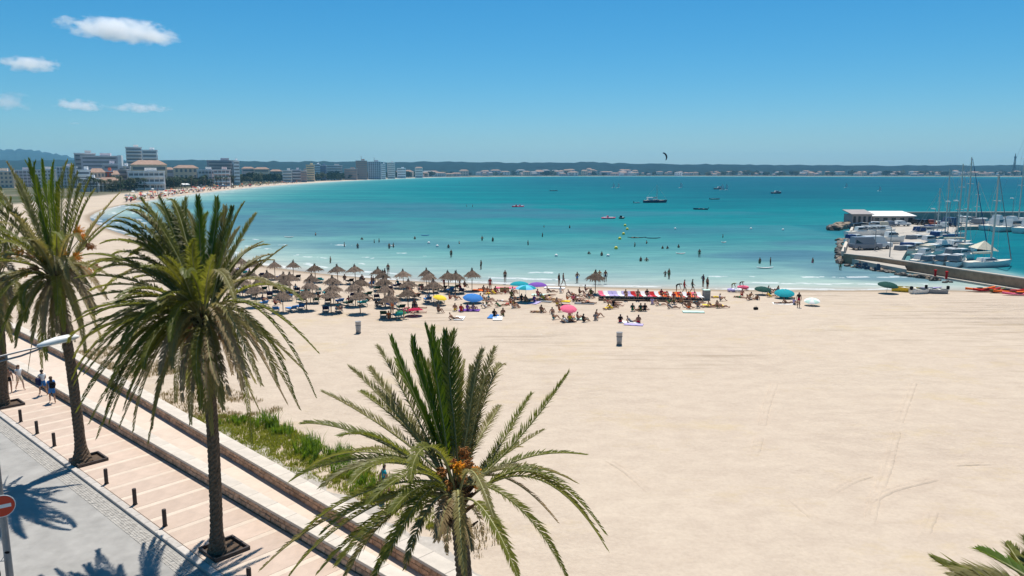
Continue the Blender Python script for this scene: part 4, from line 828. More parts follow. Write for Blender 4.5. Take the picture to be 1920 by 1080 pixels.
b = MB(); c = (a0 + a1) / 2 - P(1220, 561); b.box((*(c + Vector((0, -.62, 0)) ).xy, .045), ((a1 - a0).length, .12, .09), math.atan2(d.y, d.x)); b.build('shade_edge', M_DECK, dk)  # front edge of the shade strip, dark by its colour
# storage box, bins
M_BOX = mat('box_grey', (.24, .245, .23), .7, .2, .15, 3, .003, 20)
st = thing('storage_locker', 'grey beach locker with pale lid at the end of the red sunbed row', 'locker', P(1324, 562), .1)
b = MB(); b.box((0, 0, .55), (.75, .6, 1.1), 0, bev=.03); b.build('body', M_BOX, st); b = MB(); b.box((0, 0, 1.135), (.8, .66, .07), 0, bev=.02); b.build('lid', CL['mint'], st); b = MB(); b.box((0, -.31, .8), (.2, .02, .05)); b.build('handle', M_BEDFR, st)
M_BIN = mat('bin_grey', (.36, .355, .36), .6, .3, .12, 4); M_BIN2 = mat('bin_dark', (.16, .155, .155), .6, .3)
for (x, y), lab in (((672, 625), 'grey litter bin alone on the sand before the straw parasols'), ((1161, 647), 'grey litter bin with dark base alone on the open sand below the sunbathers')):
    t = thing('litter_bin', lab, 'bin', P(x, y), .2, 'litter bins on the sand')
    b = MB(); b.lathe([(.21, .10), (.235, .55), (.25, 1.05), (.27, 1.07), (.27, 1.12), (.235, 1.12), (.225, .95), (.05, .94)], 16); b.build('body', M_BIN, t, True); b = MB(); b.lathe([(.24, 0), (.24, .10), (.20, .12)], 16); b.build('base', M_BIN2, t)
    b = MB(); b.lathe([(.246, .72), (.262, .73), (.262, .78), (.25, .79)], 16); b.build('band', M_BIN2, t)

# ------------------------------------------------------------------ cloth beach umbrellas
def umbrella(x, y, colr, label, r=1.05, hgt=1.9, tilt=0.0, az=0.0, col2=None, flat=.26):
    t = thing('beach_umbrella', label, 'beach umbrella', P(x, y), 0, 'cloth beach umbrellas'); q = Matrix.Rotation(tilt, 4, Vector((math.cos(az), math.sin(az), 0)))
    n = 8
    for half in range(2 if col2 else 1):
        b = MB()
        for k in range(n):
            if col2 and k % 2 != half: continue
            vs = []; m = 4
            for i in range(m + 1):
                u = i / m; rr_ = r * math.sin(u * 1.35) / math.sin(1.35); z = hgt - flat * r * (1 - math.cos(u * 1.35)) / (1 - math.cos(1.35)) * 1.2
                for an in (2 * math.pi * k / n, 2 * math.pi * (k + .5) / n, 2 * math.pi * (k + 1) / n):
                    e = .965 if an == 2 * math.pi * (k + .5) / n else 1; vs.append(q @ Vector((rr_ * e * math.cos(an), rr_ * e * math.sin(an), z)))
            b.add(vs, [(i * 3 + j, i * 3 + j + 1, i * 3 + j + 4, i * 3 + j + 3) for i in range(m) for j in range(2)])
        b.build('canopy', CL[col2 if half else colr], t, True)
    b = MB(); b.tube([q @ Vector((0, 0, -.0)), q @ Vector((0, 0, hgt + .08))], .022, 6); b.build('pole', M_WHITE, t)
    b = MB()
    for k in range(n): an = 2 * math.pi * k / n; b.tube([q @ Vector((0, 0, hgt - .03)), q @ Vector((r * .93 * math.cos(an), r * .93 * math.sin(an), hgt - flat * r * 1.08))], .008, 3)
    b.build('ribs', M_BEDFR, t); return t
umbrella(974, 558, 'teal', 'turquoise beach umbrella standing behind the pale blue one', 1.15)
umbrella(986, 566, 'sky', 'pale blue and turquoise striped umbrella in front of the turquoise one', 1.2, col2='teal')
umbrella(1007, 560, 'purple', 'purple beach umbrella beside the turquoise umbrellas', 1.15)
umbrella(886, 568, 'blue', 'blue beach umbrella with pale rim tilted down on the sand', 1.15, .95, R(14), R(20))
umbrella(1064, 600, 'pink', 'pink red beach umbrella shading two sitting bathers', .85, 1.5, R(18), R(10))
umbrella(777, 592, 'crimson', 'crimson beach umbrella lying low beside the rear straw parasols', .95, .8, R(12), R(200))
umbrella(1429, 552, 'dgreen', 'green blue umbrella low at the water by a sitting pair', 1.0, .9, R(10), R(10))
umbrella(1470, 559, 'teal', 'bright turquoise umbrella low on the sand above two sunbathers', 1.15, .95, R(14), R(-15))
umbrella(1522, 573, 'mint', 'small mint and white umbrella beside the standing person in dark red', .85, .8, R(14), R(-20), col2='white')
umbrella(1662, 549, 'dgreen', 'dark teal umbrella at the water near the beached white dinghies', 1.2, 1.3, R(10), R(15))
umbrella(752, 594, 'green', 'small bright green umbrella lying between the rear straw parasols', .6, .6, R(10), R(10))
umbrella(822, 572, 'yellow', 'pale yellow umbrella low beneath the second row of straw parasols', .8, 1.1, R(15), 1)
umbrella(455, 528, 'lilac', 'lilac beach umbrella by the water behind palm fronds', 1.0); umbrella(470, 545, 'pink', 'pink beach umbrella half hidden by palm fronds', 1.0)

# ------------------------------------------------------------------ towels, inflatables, bags
def towel(x, y, colr, label, l=1.9, wd=.95, rz=None):
    b = MB(); n = 6; rr_ = random.Random(int(x)); vs = [(wd * (j / 2 - .5), l * (i / n - .5), .05 + rr_.uniform(0, .03)) for i in range(n + 1) for j in range(3)]
    vs += [(a, c, -.02) for a, c, z in vs]; m = (n + 1) * 3
    fs = [(i * 3 + j, i * 3 + j + 1, i * 3 + j + 4, i * 3 + j + 3) for i in range(n) for j in range(2)] + [(j, j + 3, m + j + 3, m + j) if j % 3 == 0 else (j + 3, j, m + j, m + j + 3) for i in range(n) for j in (i * 3, i * 3 + 2)] + [(0, m, m + 1, 1), (1, m + 1, m + 2, 2), (n * 3 + 1, m + n * 3 + 1, m + n * 3, n * 3), (n * 3 + 2, m + n * 3 + 2, m + n * 3 + 1, n * 3 + 1)]
    b.add(vs, fs); return tag(b.build('beach_towel', CL[colr], None, False, P(x, y), rz if rz is not None else rnd.uniform(-.6, .6)), label, 'towel', 'beach towels')
towel(925, 594, 'blue', 'blue towel under a bather in dark clothes'); towel(933, 597, 'white', 'white towel beside the blue one'); towel(862, 597, 'white', 'white towel under a lying bather near the crimson umbrella')
towel(1056, 565, 'yellow', 'yellow towel under an orange skinned sitter', 1.6, .8, 1.3); towel(1035, 562, 'tan', 'brown towel beside the yellow one', 1.8, .8, 1.4); towel(1003, 568, 'lilac', 'lilac towel before the purple umbrella')
towel(1014, 553, 'mint', 'long mint mat beside the purple umbrella', 2.2, 1.0, 1.5); towel(1023, 566, 'grey', 'grey mat on the sand beyond the purple umbrella', 1.4, .6, 1.2); towel(1300, 585, 'mint', 'mint towel spread alone before the locker', 2.2, .9, 1.5)
towel(1085, 598, 'mint', 'mint towel beside the pink umbrella', 1.8, .9, 1.1); towel(1180, 605, 'white', 'white towel between two sitting pairs', 1.8, .9, 1.3); towel(1188, 609, 'lilac', 'pale lilac towel nearest the litter bin', 1.8, .9, 1.3); towel(1337, 573, 'yellow', 'pale yellow towel under the lying group beyond the locker', 2.2, 1.0, 1.4)
towel(1468, 570, 'white', 'white towel under two sunbathers by the turquoise umbrella', 2.2, 1.2, 1.4); towel(905, 545, 'orange', 'salmon towel by the lone straw parasol', 2.6, 1.2, 1.4); towel(950, 540, 'pink', 'pink mat at the wet edge by the turquoise umbrella', 3, 1.0, 1.5); towel(880, 582, 'purple', 'purple towel under two sitting bathers', 2.2, 1.2, 1.5)
towel(1096, 569, 'grey', 'grey towel under the lying sunbather below the parasol of the sunbeds', 2.2, .8, 1.4); towel(1040, 540, 'white', 'white mat at the waterline beyond the purple umbrella', 2.6, 1.1, 1.4)
rg = MB()
def ring(x, y, colr, label, r=.5):
    b = MB(); n = 16; b.tube([(r * math.cos(2 * math.pi * k / n), r * math.sin(2 * math.pi * k / n), .16) for k in range(n + 1)], .17, 8, False); return tag(b.build('swim_ring', CL[colr], None, True, P(x, y)), label, 'swim ring')
ring(1393, 541, 'pink', 'pink and white swim ring at the water by two children', .55); ring(1382, 546, 'white', 'white swim ring beside the pink one', .5); ring(1372, 546, 'lilac', 'lilac swim ring touching the white one', .4)
t = thing('beach_bag', 'small dark bag left alone on the open sand', 'bag', P(1417, 581)); b = MB(); b.box((0, 0, .15), (.42, .28, .3), .3, .8, .06); b.build('pouch', CL['black'], t); b = MB(); b.tube([(-.12, 0, .28), (-.08, 0, .42), (.08, 0, .42), (.12, 0, .28)], .015, 5); b.build('handle', CL['black'], t)
t = thing('cool_box', 'brown cool box on the sand between the lone parasol and the turquoise umbrella', 'cool box', P(946, 547), .1); b = MB(); b.box((0, 0, .22), (1.1, .5, .44), 0, bev=.04); b.build('body', CL['tan'], t); b = MB(); b.box((0, 0, .475), (1.14, .54, .07), 0, bev=.02); b.build('lid', CL['olive'], t)

# ------------------------------------------------------------------ bathers on the sand
W = 'people on the sand'
PEOPLE = [  # x, y of the feet, pose, label, lower garment, top kind, top colour, skin, hair, facing
    (1497, 577, 'stand', 'person in dark red swimwear standing between the turquoise and mint umbrellas', 'crimson', 'full', 'black', 1, 0, 2.6),
    (919, 546, 'stand', 'person in red standing just beyond the lone straw parasol', 'red', 'full', 'red', 0, 0, 3.0),
    (947, 530, 'stand', 'person in dark swimwear at the water edge behind the turquoise umbrella', 'black', 'none', None, 1, 0, .4),
    (1048, 537, 'stand', 'person in black standing at the edge of the water beside a companion in grey', 'black', 'full', 'black', 1, 0, 1.0),
    (1056, 536, 'walk', 'person in grey trunks walking at the water edge beyond the purple umbrella', 'grey', 'none', None, 1, 0, 1.2),
    (1135, 530, 'stand', 'person in dark swimwear at the water behind the sunbed parasol', 'navy', 'none', None, 1, 0, 3),
    (1124, 530, 'akimbo', 'person in brown swimwear beside another behind the sunbed parasol', 'tan', 'full', 'tan', 0, 1, 3),
    (1116, 530, 'stand', 'person in yellow standing just behind the straw parasol of the sunbeds', 'yellow', 'full', 'yellow', 0, 2, 3),
    (1318, 539, 'akimbo', 'person in navy standing in the shallows above the grey locker', 'navy', 'full', 'navy', 1, 0, 2),
    (1326, 545, 'stand', 'person in black standing just behind the grey locker', 'black', 'none', None, 1, 0, 2),
    (728, 516, 'stand', 'person in dark swimwear at the water beyond the straw parasols', 'black', 'none', None, 1, 0, 3),
    (722, 526, 'walk', 'person in dark shirt walking among the front straw parasols', 'black', 'full', 'black', 1, 0, 2),
    (697, 540, 'stand', 'person in black standing in the shade of the front straw parasols', 'black', 'none', None, 1, 0, 2),
    (833, 546, 'akimbo', 'person in dark red standing by the twin straw parasols', 'crimson', 'full', 'crimson', 0, 0, 2),
    (862, 545, 'stand', 'person in pale swimwear standing under the twin straw parasols', 'white', 'none', None, 0, 0, 2),
    (736, 588, 'stand', 'tanned person in orange standing behind the nearest straw parasols', 'orange', 'full', 'orange', 0, 1, 2.5),
    (757, 597, 'bend', 'person bending over beside the crimson umbrella', 'pink', 'bra', 'pink', 0, 1, 1.6),
    (729, 598, 'sit', 'person in salmon sitting upright before the nearest straw parasol', 'orange', 'full', 'orange', 0, 1, .2),
    (877, 583, 'sit', 'person in purple sitting at the water side end of the purple towel', 'purple', 'full', 'purple', 1, 0, 2.6),
    (888, 583, 'sit', 'person in lilac sitting beside a companion on the purple towel', 'lilac', 'bra', 'lilac', 1, 0, 2.6),
    (851, 599, 'lounge', 'bather lying propped on elbows on a white towel', 'black', 'none', None, 0, 1, 1.4),
    (927, 594, 'sit', 'person in black sitting on the blue towel', 'black', 'full', 'black', 1, 0, 2.9),
    (943, 592, 'sit', 'tanned person sitting on bare sand next to the blue towel', 'olive', 'none', None, 1, 0, 3.3),
    (1008, 586, 'lie', 'bather lying on the sand below the purple umbrella', 'tan', 'none', None, 0, 1, 1.4),
    (1015, 586, 'sit', 'person sitting beside the bather lying below the purple umbrella', 'olive', 'none', None, 1, 0, 2.6),
    (1068, 592, 'sit', 'person sitting under the pink red umbrella', 'pink', 'none', None, 0, 0, 2.8),
    (1064, 604, 'lounge', 'person in black lounging below the pink red umbrella', 'black', 'full', 'black', 1, 0, 1.4),
    (1083, 600, 'sit', 'person with dark hair sitting by the mint towel', 'grey', 'bra', 'grey', 0, 0, 1.8),
    (1094, 604, 'sit', 'person in black sitting nearest on the mint towel', 'black', 'full', 'black', 1, 0, 2.2),
    (1163, 605, 'sit', 'person in dark maroon sitting alone before the white towel', 'crimson', 'full', 'black', 1, 0, 3.0),
    (1184, 605, 'lounge', 'grey clad person lounging on the white towel', 'grey', 'full', 'grey', 0, 0, 1.6),
    (1197, 606, 'sit', 'person in brown sitting tall at the end of the lilac towel', 'crimson', 'none', None, 1, 0, 3.0),
    (1186, 583, 'sit', 'person in dark green sitting in the pair below the sunbeds', 'green', 'full', 'dgreen', 0, 0, 2.8),
    (1201, 583, 'sit', 'person in olive sitting beside the one in dark green', 'olive', 'full', 'dgreen', 0, 0, 3.0),
    (1209, 583, 'sit', 'person in black sitting at the end of the green clad pair', 'black', 'full', 'black', 1, 0, 3.0),
    (1139, 567, 'lounge', 'tanned person in red lounging just before the sunbed row', 'red', 'none', None, 0, 0, 1.4),
    (1151, 568, 'lie', 'bather in brown lying next to the one in red before the sunbeds', 'tan', 'none', None, 0, 1, 1.5),
    (1223, 571, 'sit', 'person in lilac sitting before the middle of the sunbed row', 'lilac', 'full', 'lilac', 0, 1, 2.8),
    (1237, 573, 'lounge', 'pale bather lounging beside the person in lilac', 'mint', 'none', None, 2, 2, 1.6),
    (1264, 570, 'sit', 'grey clad bather sitting before the red end of the sunbed row', 'grey', 'full', 'olive', 0, 0, 2.6),
    (1277, 568, 'sit', 'small figure sitting close to the grey clad bather before the sunbeds', 'tan', 'none', None, 0, 1, 3),
    (1350, 564, 'sit', 'person with a pale top sitting alone beyond the locker', 'grey', 'full', 'lilac', 0, 0, 1.4),
    (1326, 576, 'lie', 'bather lying at the sunbed end of the yellow towel', 'olive', 'none', None, 0, 0, 1.5),
    (1335, 575, 'lounge', 'bather lounging in the middle of the yellow towel', 'tan', 'bra', 'tan', 0, 1, 1.5),
    (1344, 577, 'sit', 'bather sitting at the far end of the yellow towel', 'olive', 'none', None, 0, 0, 1.7),
    (1353, 577, 'lounge', 'bather lounging off the end of the yellow towel', 'tan', 'none', None, 0, 1, 1.5),
    (1372, 544, 'bend', 'child in dark clothes stooping by the swim rings', 'olive', 'full', 'olive', 0, 0, 1.2), (1387, 541, 'bend', 'child in black bending over the pink swim ring', 'black', 'full', 'black', 1, 0, 1.2),
    (1441, 548, 'sit', 'person sitting beside the green blue umbrella at the water', 'olive', 'none', None, 1, 0, 1.5), (1459, 548, 'sit', 'person sitting against the turquoise umbrella', 'crimson', 'none', None, 1, 0, 4.6),
    (1464, 570, 'lie', 'sunbather lying at the water side of the white towel below the turquoise umbrella', 'black', 'none', None, 1, 0, 1.5), (1476, 570, 'lounge', 'sunbather propped up on the white towel below the turquoise umbrella', 'black', 'none', None, 1, 0, 1.5),
    (1489, 572, 'sit', 'pale figure sitting at the feet of the person in dark red', 'grey', 'full', 'lilac', 2, 1, 2),
    (959, 557, 'sit', 'person in olive sitting alone before the turquoise umbrella', 'olive', 'full', 'olive', 1, 0, 2.8),
    (929, 549, 'sit', 'person in maroon sitting next to the brown cool box', 'crimson', 'none', None, 1, 0, 2.8),
    (978, 564, 'sit', 'dark haired person sitting under the striped umbrella', 'black', 'full', 'black', 0, 0, 2.6), (985, 566, 'sit', 'person in brown sitting before the striped umbrella pole', 'tan', 'none', None, 0, 0, 3.0), (992, 566, 'lounge', 'person lounging before the striped umbrella', 'olive', 'none', None, 0, 1, 2.0), (970, 563, 'lounge', 'person lounging at the edge of the striped umbrella shade', 'black', 'none', None, 0, 1, 1.6),
    (1002, 566, 'sit', 'person in purple sitting on the lilac towel', 'purple', 'full', 'purple', 0, 0, 2.4), (1008, 555, 'sit', 'person in maroon sitting in the purple umbrella shade', 'crimson', 'full', 'crimson', 1, 0, 2.4),
    (1063, 562, 'sit', 'orange skinned person sitting on the yellow towel', 'orange', 'none', None, 0, 0, 1.5), (1039, 562, 'lie', 'sunbather lying on the brown towel', 'tan', 'none', None, 0, 1, 1.5),
    (1075, 565, 'sit', 'person in pink sitting below the sunbed parasol', 'black', 'full', 'pink', 0, 0, 2.6), (1086, 566, 'lounge', 'person in dark swimwear lounging next to the one in pink', 'navy', 'none', None, 0, 0, 1.6), (1103, 569, 'lie', 'sunbather lying on the grey towel below the sunbed parasol', 'black', 'none', None, 1, 0, 1.5),
    (1108, 553, 'sit', 'person in dark clothes sitting in the shade of the sunbed parasol', 'olive', 'full', 'olive', 1, 0, 2.6),
    (907, 547, 'sit', 'person in red sitting on the salmon towel', 'red', 'none', None, 0, 0, 2.6), (901, 563, 'sit', 'person sitting behind the tilted blue umbrella', 'navy', 'none', None, 0, 0, 2.0), (912, 564, 'lounge', 'person lounging beyond the tilted blue umbrella', 'dgreen', 'none', None, 0, 0, 1.5),
    (1032, 548, 'lounge', 'person in black reclining near the white mat at the waterline', 'black', 'none', None, 1, 0, 1.4),
    (493, 566, 'sit', 'person in dark clothes sitting on a lounger below the palm fronds', 'navy', 'full', 'navy', 0, 0, 2.4), (516, 572, 'sit', 'person with a red top sitting by the blue loungers', 'black', 'full', 'red', 0, 0, 2.4), (597, 560, 'sit', 'person in black sitting at the side of the third parasol row', 'black', 'full', 'black', 1, 0, 1.4),
    (843, 561, 'sit', 'person in maroon sitting under the second row of straw parasols', 'crimson', 'none', None, 0, 0, 2), (854, 563, 'sit', 'person with white towel sitting by the twin straw parasols', 'white', 'none', None, 0, 0, 2), (779, 553, 'lounge', 'person on an orange mat by the front straw parasols', 'orange', 'none', None, 0, 0, 1.6),
    (765, 546, 'sit', 'person in pink sitting between the first and second parasol rows', 'pink', 'full', 'pink', 0, 1, 2.6), (690, 565, 'sit', 'person in dark green sitting in the middle of the parasols', 'dgreen', 'full', 'dgreen', 1, 0, 2.2), (706, 574, 'sit', 'person in black sitting on a lounger in the third parasol row', 'black', 'full', 'black', 0, 0, 2.2)]
for x, y, ps, lab, low, top, tc, sk, hr, fz in PEOPLE: person(x, y, ps, lab, low, top, tc, sk, hr, fz, sc=.8 if lab.startswith('child') else 1.0)
rr = random.Random(404)
SITS = [('sit', 'sitting'), ('lounge', 'lounging'), ('lie', 'lying')]
for area, x0, x1, y0, y1, n in (('just beyond the lone straw parasol', 893, 962, 543, 552, 10), ('between the purple umbrella and the sunbed parasol', 1018, 1108, 546, 574, 18), ('just before the long sunbed row', 1132, 1312, 568, 582, 12), ('between the locker and the swim rings', 1336, 1420, 548, 570, 6), ('between the tilted blue and striped umbrellas', 905, 985, 560, 578, 10), ('on bare sand by the pink red umbrella', 1030, 1130, 583, 606, 8), ('near the bright turquoise umbrella by the water', 1425, 1500, 548, 560, 6), ('well before the twin straw parasols', 780, 870, 575, 592, 5)):
    combos = [(c, p) for c in ('navy', 'green', 'red', 'white', 'teal', 'orange', 'black', 'yellow', 'grey') for p in range(3)]; rr.shuffle(combos)
    for c, p in combos[:n]:
        x, y = rr.uniform(x0, x1), rr.uniform(y0, y1); sk = rr.choice([0, 0, 1, 2])
        person(x, y, SITS[p][0], f'person in {c} {SITS[p][1]} on the sand {area}', c, rr.choice(['none', 'bra', 'full']), c, sk, rr.randrange(3), rr.uniform(.8, 3.2))
for x, y, rn, i in PARA:
    if rr.random() < .6:
        c = rr.choice(['navy', 'red', 'white', 'orange', 'black', 'crimson', 'teal', 'pink']); p = rr.choice(SITS[:2]); q = P(x, y) + Vector((rr.choice((-1, 1)) * rr.uniform(.35, .9), rr.uniform(-.4, .4), .42))
        person(x, y, p[0], f'{c} clad person {p[1]} under the {ORD[i + 1]} parasol from the sunbeds, row {rn}', c, rr.choice(['none', 'bra', 'full']), c, rr.choice([0, 0, 1]), 0, R(25) + rr.uniform(-.4, .4), loc=q, group='people under the straw parasols')
# people on the red sunbeds
for (x, y, ps, lab, low, sk) in ((1173, 553, 'sit', 'person in brown sitting on a pale sunbed near the parasol end', 'tan', 0), (1196, 553, 'sit', 'person sitting up in the pale half of the sunbed row', 'olive', 0), (1213, 552, 'sit', 'person in black sitting up in the middle of the sunbed row', 'black', 1), (1240, 552, 'sit', 'person in maroon sitting in the red half of the sunbed row', 'crimson', 1), (1253, 555, 'lounge', 'person in red lounging in the red half of the sunbed row', 'red', 0), (1263, 558, 'sit', 'person in crimson leaning forward on a red sunbed', 'crimson', 0), (1278, 556, 'lounge', 'person in orange lounging on an orange sunbed', 'orange', 0), (1291, 557, 'sit', 'person in dark red sitting near the locker end of the sunbeds', 'crimson', 1), (1304, 556, 'lounge', 'person in red lounging at the locker end of the sunbeds', 'red', 0)):
    person(x, y + 3, ps, lab, low, 'full' if low in ('crimson', 'black') else 'none', low, sk, 0, R(5) + rnd.uniform(-.3, .3), z=.52, group='people on the sunbed row')
for (x, y, lab, low) in ((1268, 549, 'person in black bending behind the red sunbeds', 'black'), (1283, 550, 'person in red walking behind the red sunbeds', 'red'), (1298, 549, 'person in dark shirt walking behind the locker end of the sunbeds', 'dgreen')):
    person(x, y, 'bend' if 'bending' in lab else 'walk', lab, low, 'full', low, 1, 0, 1.4)

# ------------------------------------------------------------------ bathers in the water: x, y, depth of the water on them, label
SWIM = [(646, 470, .75, 'bather waist deep, first of the group beyond the straw parasols'), (671, 472, .65, 'bather waist deep, second of the group beyond the straw parasols'), (592, 449, .9, 'lone bather chest deep off the far straw parasols'), (679, 459, 1.1, 'bather up to the chest behind the two waist deep bathers'),
        (702, 464, .95, 'bather beside a splash off the middle straw parasols'), (711, 462, .85, 'dark bather next to the one beside the splash'), (730, 472, .6, 'taller of two bathers standing close off the front parasols'), (738, 471, .7, 'shorter of two bathers standing close off the front parasols'),
        (778, 457, 1.0, 'lone bather chest deep off the twin straw parasols'), (846, 486, .35, 'bather with raised arm in the shallows above the lone parasol'), (841, 474, .9, 'bather behind the one with a raised arm'), (902, 508, .25, 'bather knee deep straight out from the blue umbrella'), (861, 467, 1.1, 'bather chest deep beyond the one with a raised arm'),
        (904, 457, .7, 'bather standing out from the blue umbrella, nearer of a pair'), (924, 459, .7, 'bather standing out from the blue umbrella, farther along of a pair'), (990, 466, .7, 'bather waist deep beyond the turquoise umbrella'), (1017, 450, .7, 'bather waist deep far out from the purple umbrella'), (1068, 434, .9, 'lone bather far out beyond the sunbeds'), (1020, 434, 1.1, 'bather shoulder deep near the lone far bather'),
        (1190, 470, .8, 'bather waist deep behind the sunbed row'), (1212, 466, 1.0, 'bather chest deep behind the sunbed row'), (1242, 477, 1.1, 'first of two heads in the water behind the red sunbeds'), (1251, 477, 1.1, 'second of two heads in the water behind the red sunbeds'), (1104, 488, 1.1, 'bather shoulder deep behind the sunbed parasol'), (1128, 489, .9, 'bather chest deep behind the sunbed parasol'),
        (1201, 500, .9, 'bather crouching in small waves off the sunbeds'), (1212, 501, 1.0, 'bather low in the water beside the crouching one'), (1311, 485, .3, 'bather standing tall in the shallows off the locker'), (1355, 453, .9, 'bather beside a white float off the jetty'), (1424, 502, .7, 'bather at one end of a white float near the jetty'), (1444, 502, .4, 'bather standing at the other end of the white float'), (1523, 502, .8, 'bather in pink near the jetty end'),
        (875, 391, .8, 'far bather, first of two standing far out'), (886, 391, .6, 'far bather, second of two standing far out'), (1247, 524, .4, 'child wading off the middle of the sunbeds'), (1254, 526, .25, 'bather wading off the middle of the sunbeds'), (1082, 533, .2, 'bather in blue standing at the edge between the umbrellas and sunbeds'), (1611, 509, .5, 'bather in pink swimwear wading under the jetty wall'), (1656, 508, .4, 'bather in orange wading beside the jetty rocks'), (1575, 510, .3, 'thin tanned bather wading off the jetty end'), (620, 500, .6, 'bather in the foam off the far parasols'), (1272, 474, 1.0, 'bather pushing a white float off the red sunbeds')]
rr = random.Random(77)
for x, y, dp, lab in SWIM:
    low = 'pink' if 'pink' in lab else 'orange' if 'orange' in lab else 'blue' if 'in blue' in lab else rr.choice(['black', 'navy', 'crimson', 'green', 'black'])
    ps = 'wave' if 'with a raised arm' in lab and 'behind' not in lab and 'beyond' not in lab else rr.choice(['stand', 'stand', 'akimbo'])
    person(x, y, ps, lab, low, rr.choice(['none', 'none', 'bra']), low, rr.choice([0, 1, 1]), 0, None, z=SEA_Z - dp, sc=.75 if 'child' in lab else 1, group='bathers in the water')

# ------------------------------------------------------------------ boats
M_HULLW = mat('hull_white', (.70, .70, .68), .35, .45, .05, 2); M_HULLN = mat('hull_navy', (.03, .05, .11), .35, .45, .1, 2); M_DECKW = mat('deck_cream', (.60, .56, .48), .6, .3, .1, 3); M_WIN = mat('boat_window', (.02, .03, .04), .15, .6); M_CANV = [mat('canvas_blue', (.03, .07, .18), .9, .1, .1, 6), mat('canvas_grey', (.20, .22, .24), .9, .1, .1, 6), mat('canvas_cream', (.58, .53, .42), .9, .1, .1, 6)]; M_MAST = mat('mast_alloy', (.50, .49, .46), .4, .5, metal=.3); M_GREY = mat('rubber_grey', (.25, .26, .28), .7, .3, .1, 4); M_SAIL = mat('sail_white', (.72, .71, .67), .85, .1)
def hull(b, L, B, Hh, sheer=.25, n=12, tr=.72):
    """lofted hull, bow towards +X"""
    secs = []
    for i in range(n + 1):
        u = i / n; x = (u - .5) * L; hb = B / 2 * (tr + (1 - tr) * math.sin(min(1, u * 2.2) * math.pi / 2)) * (1 - max(0, (u - .42) / .58) ** 2.3 * .985); top = Hh * (1 + sheer * u ** 2); xb = x - (.10 * L * u ** 3) * 0
        secs.append([(x + .05 * L * u ** 3, hb, top), (x + .02 * L * u ** 3, hb * .93, top * .45), (x, hb * .62, -.12), (x, 0, -.3), (x, -hb * .62, -.12), (x + .02 * L * u ** 3, -hb * .93, top * .45), (x + .05 * L * u ** 3, -hb, top)])
    vs = [p for s in secs for p in s]; fs = [(i * 7 + j, i * 7 + j + 1, i * 7 + j + 8, i * 7 + j + 7) for i in range(n) for j in range(6)]; fs += [tuple(range(7))[::-1], tuple(n * 7 + j for j in range(7))]
    b.add(vs, fs); return secs
def deck(b, secs, dz=-.04, ins=.96):
    n = len(secs); vs = []
    for s in secs: vs += [(s[0][0], s[0][1] * ins, s[0][2] + dz), (s[6][0], s[6][1] * ins, s[6][2] + dz)]
    b.add(vs, [(i * 2, i * 2 + 2, i * 2 + 3, i * 2 + 1) for i in range(n - 1)])
def cabin(b, x0, x1, w0, w1, z0, z1, rake=.5):
    vs = [(x0, -w0, z0), (x1, -w1, z0), (x1, w1, z0), (x0, w0, z0), (x0 + .15, -w0 * .88, z1), (x1 - rake, -w1 * .85, z1), (x1 - rake, w1 * .85, z1), (x0 + .15, w0 * .88, z1)]
    b.add(vs, [(3, 2, 1, 0), (4, 5, 6, 7), (0, 1, 5, 4), (1, 2, 6, 5), (2, 3, 7, 6), (3, 0, 4, 7)])
def motorboat(p, rz, L, label, canv=None, hm=None, group='motor boats moored in the harbour', fly=False):
    t = thing('motor_boat', label, 'boat', p, rz, group); B = L * .33; Hh = .10 * L + .25
    b = MB(); s = hull(b, L, B, Hh); b.build('hull', hm or M_HULLW, t, True); b = MB(); deck(b, s); b.build('deck', M_DECKW, t)
    b = MB(); cabin(b, -.12 * L, .26 * L, B * .38, B * .28, Hh * 1.0, Hh + .12 * L + .25, .10 * L); b.build('cabin', M_HULLW, t)
    b = MB(); cabin(b, -.10 * L, .265 * L, B * .365, B * .275, Hh + .05 * L + .1, Hh + .10 * L + .18, .04 * L); b.build('windscreen', M_WIN, t); t.children[-1].scale = (1.02, 1.08, 1)
    if fly: b = MB(); cabin(b, -.08 * L, .12 * L, B * .28, B * .22, Hh + .12 * L + .26, Hh + .20 * L + .3, .05 * L); b.build('flybridge', M_HULLW, t)
    if canv is not None: b = MB(); cabin(b, -.44 * L, -.12 * L, B * .36, B * .38, Hh + .12, Hh + .10 * L + .35, .1); b.build('canvas_cover', M_CANV[canv], t)
    b = MB()
    for sd in (-1, 1): b.tube([(.05 * L, sd * B * .44, Hh * 1.1 + .45), (.30 * L, sd * B * .30, Hh * 1.2 + .45), (.50 * L, 0, Hh * 1.35 + .45)], .02, 4)
    b.build('bow_rail', M_MAST, t); return t
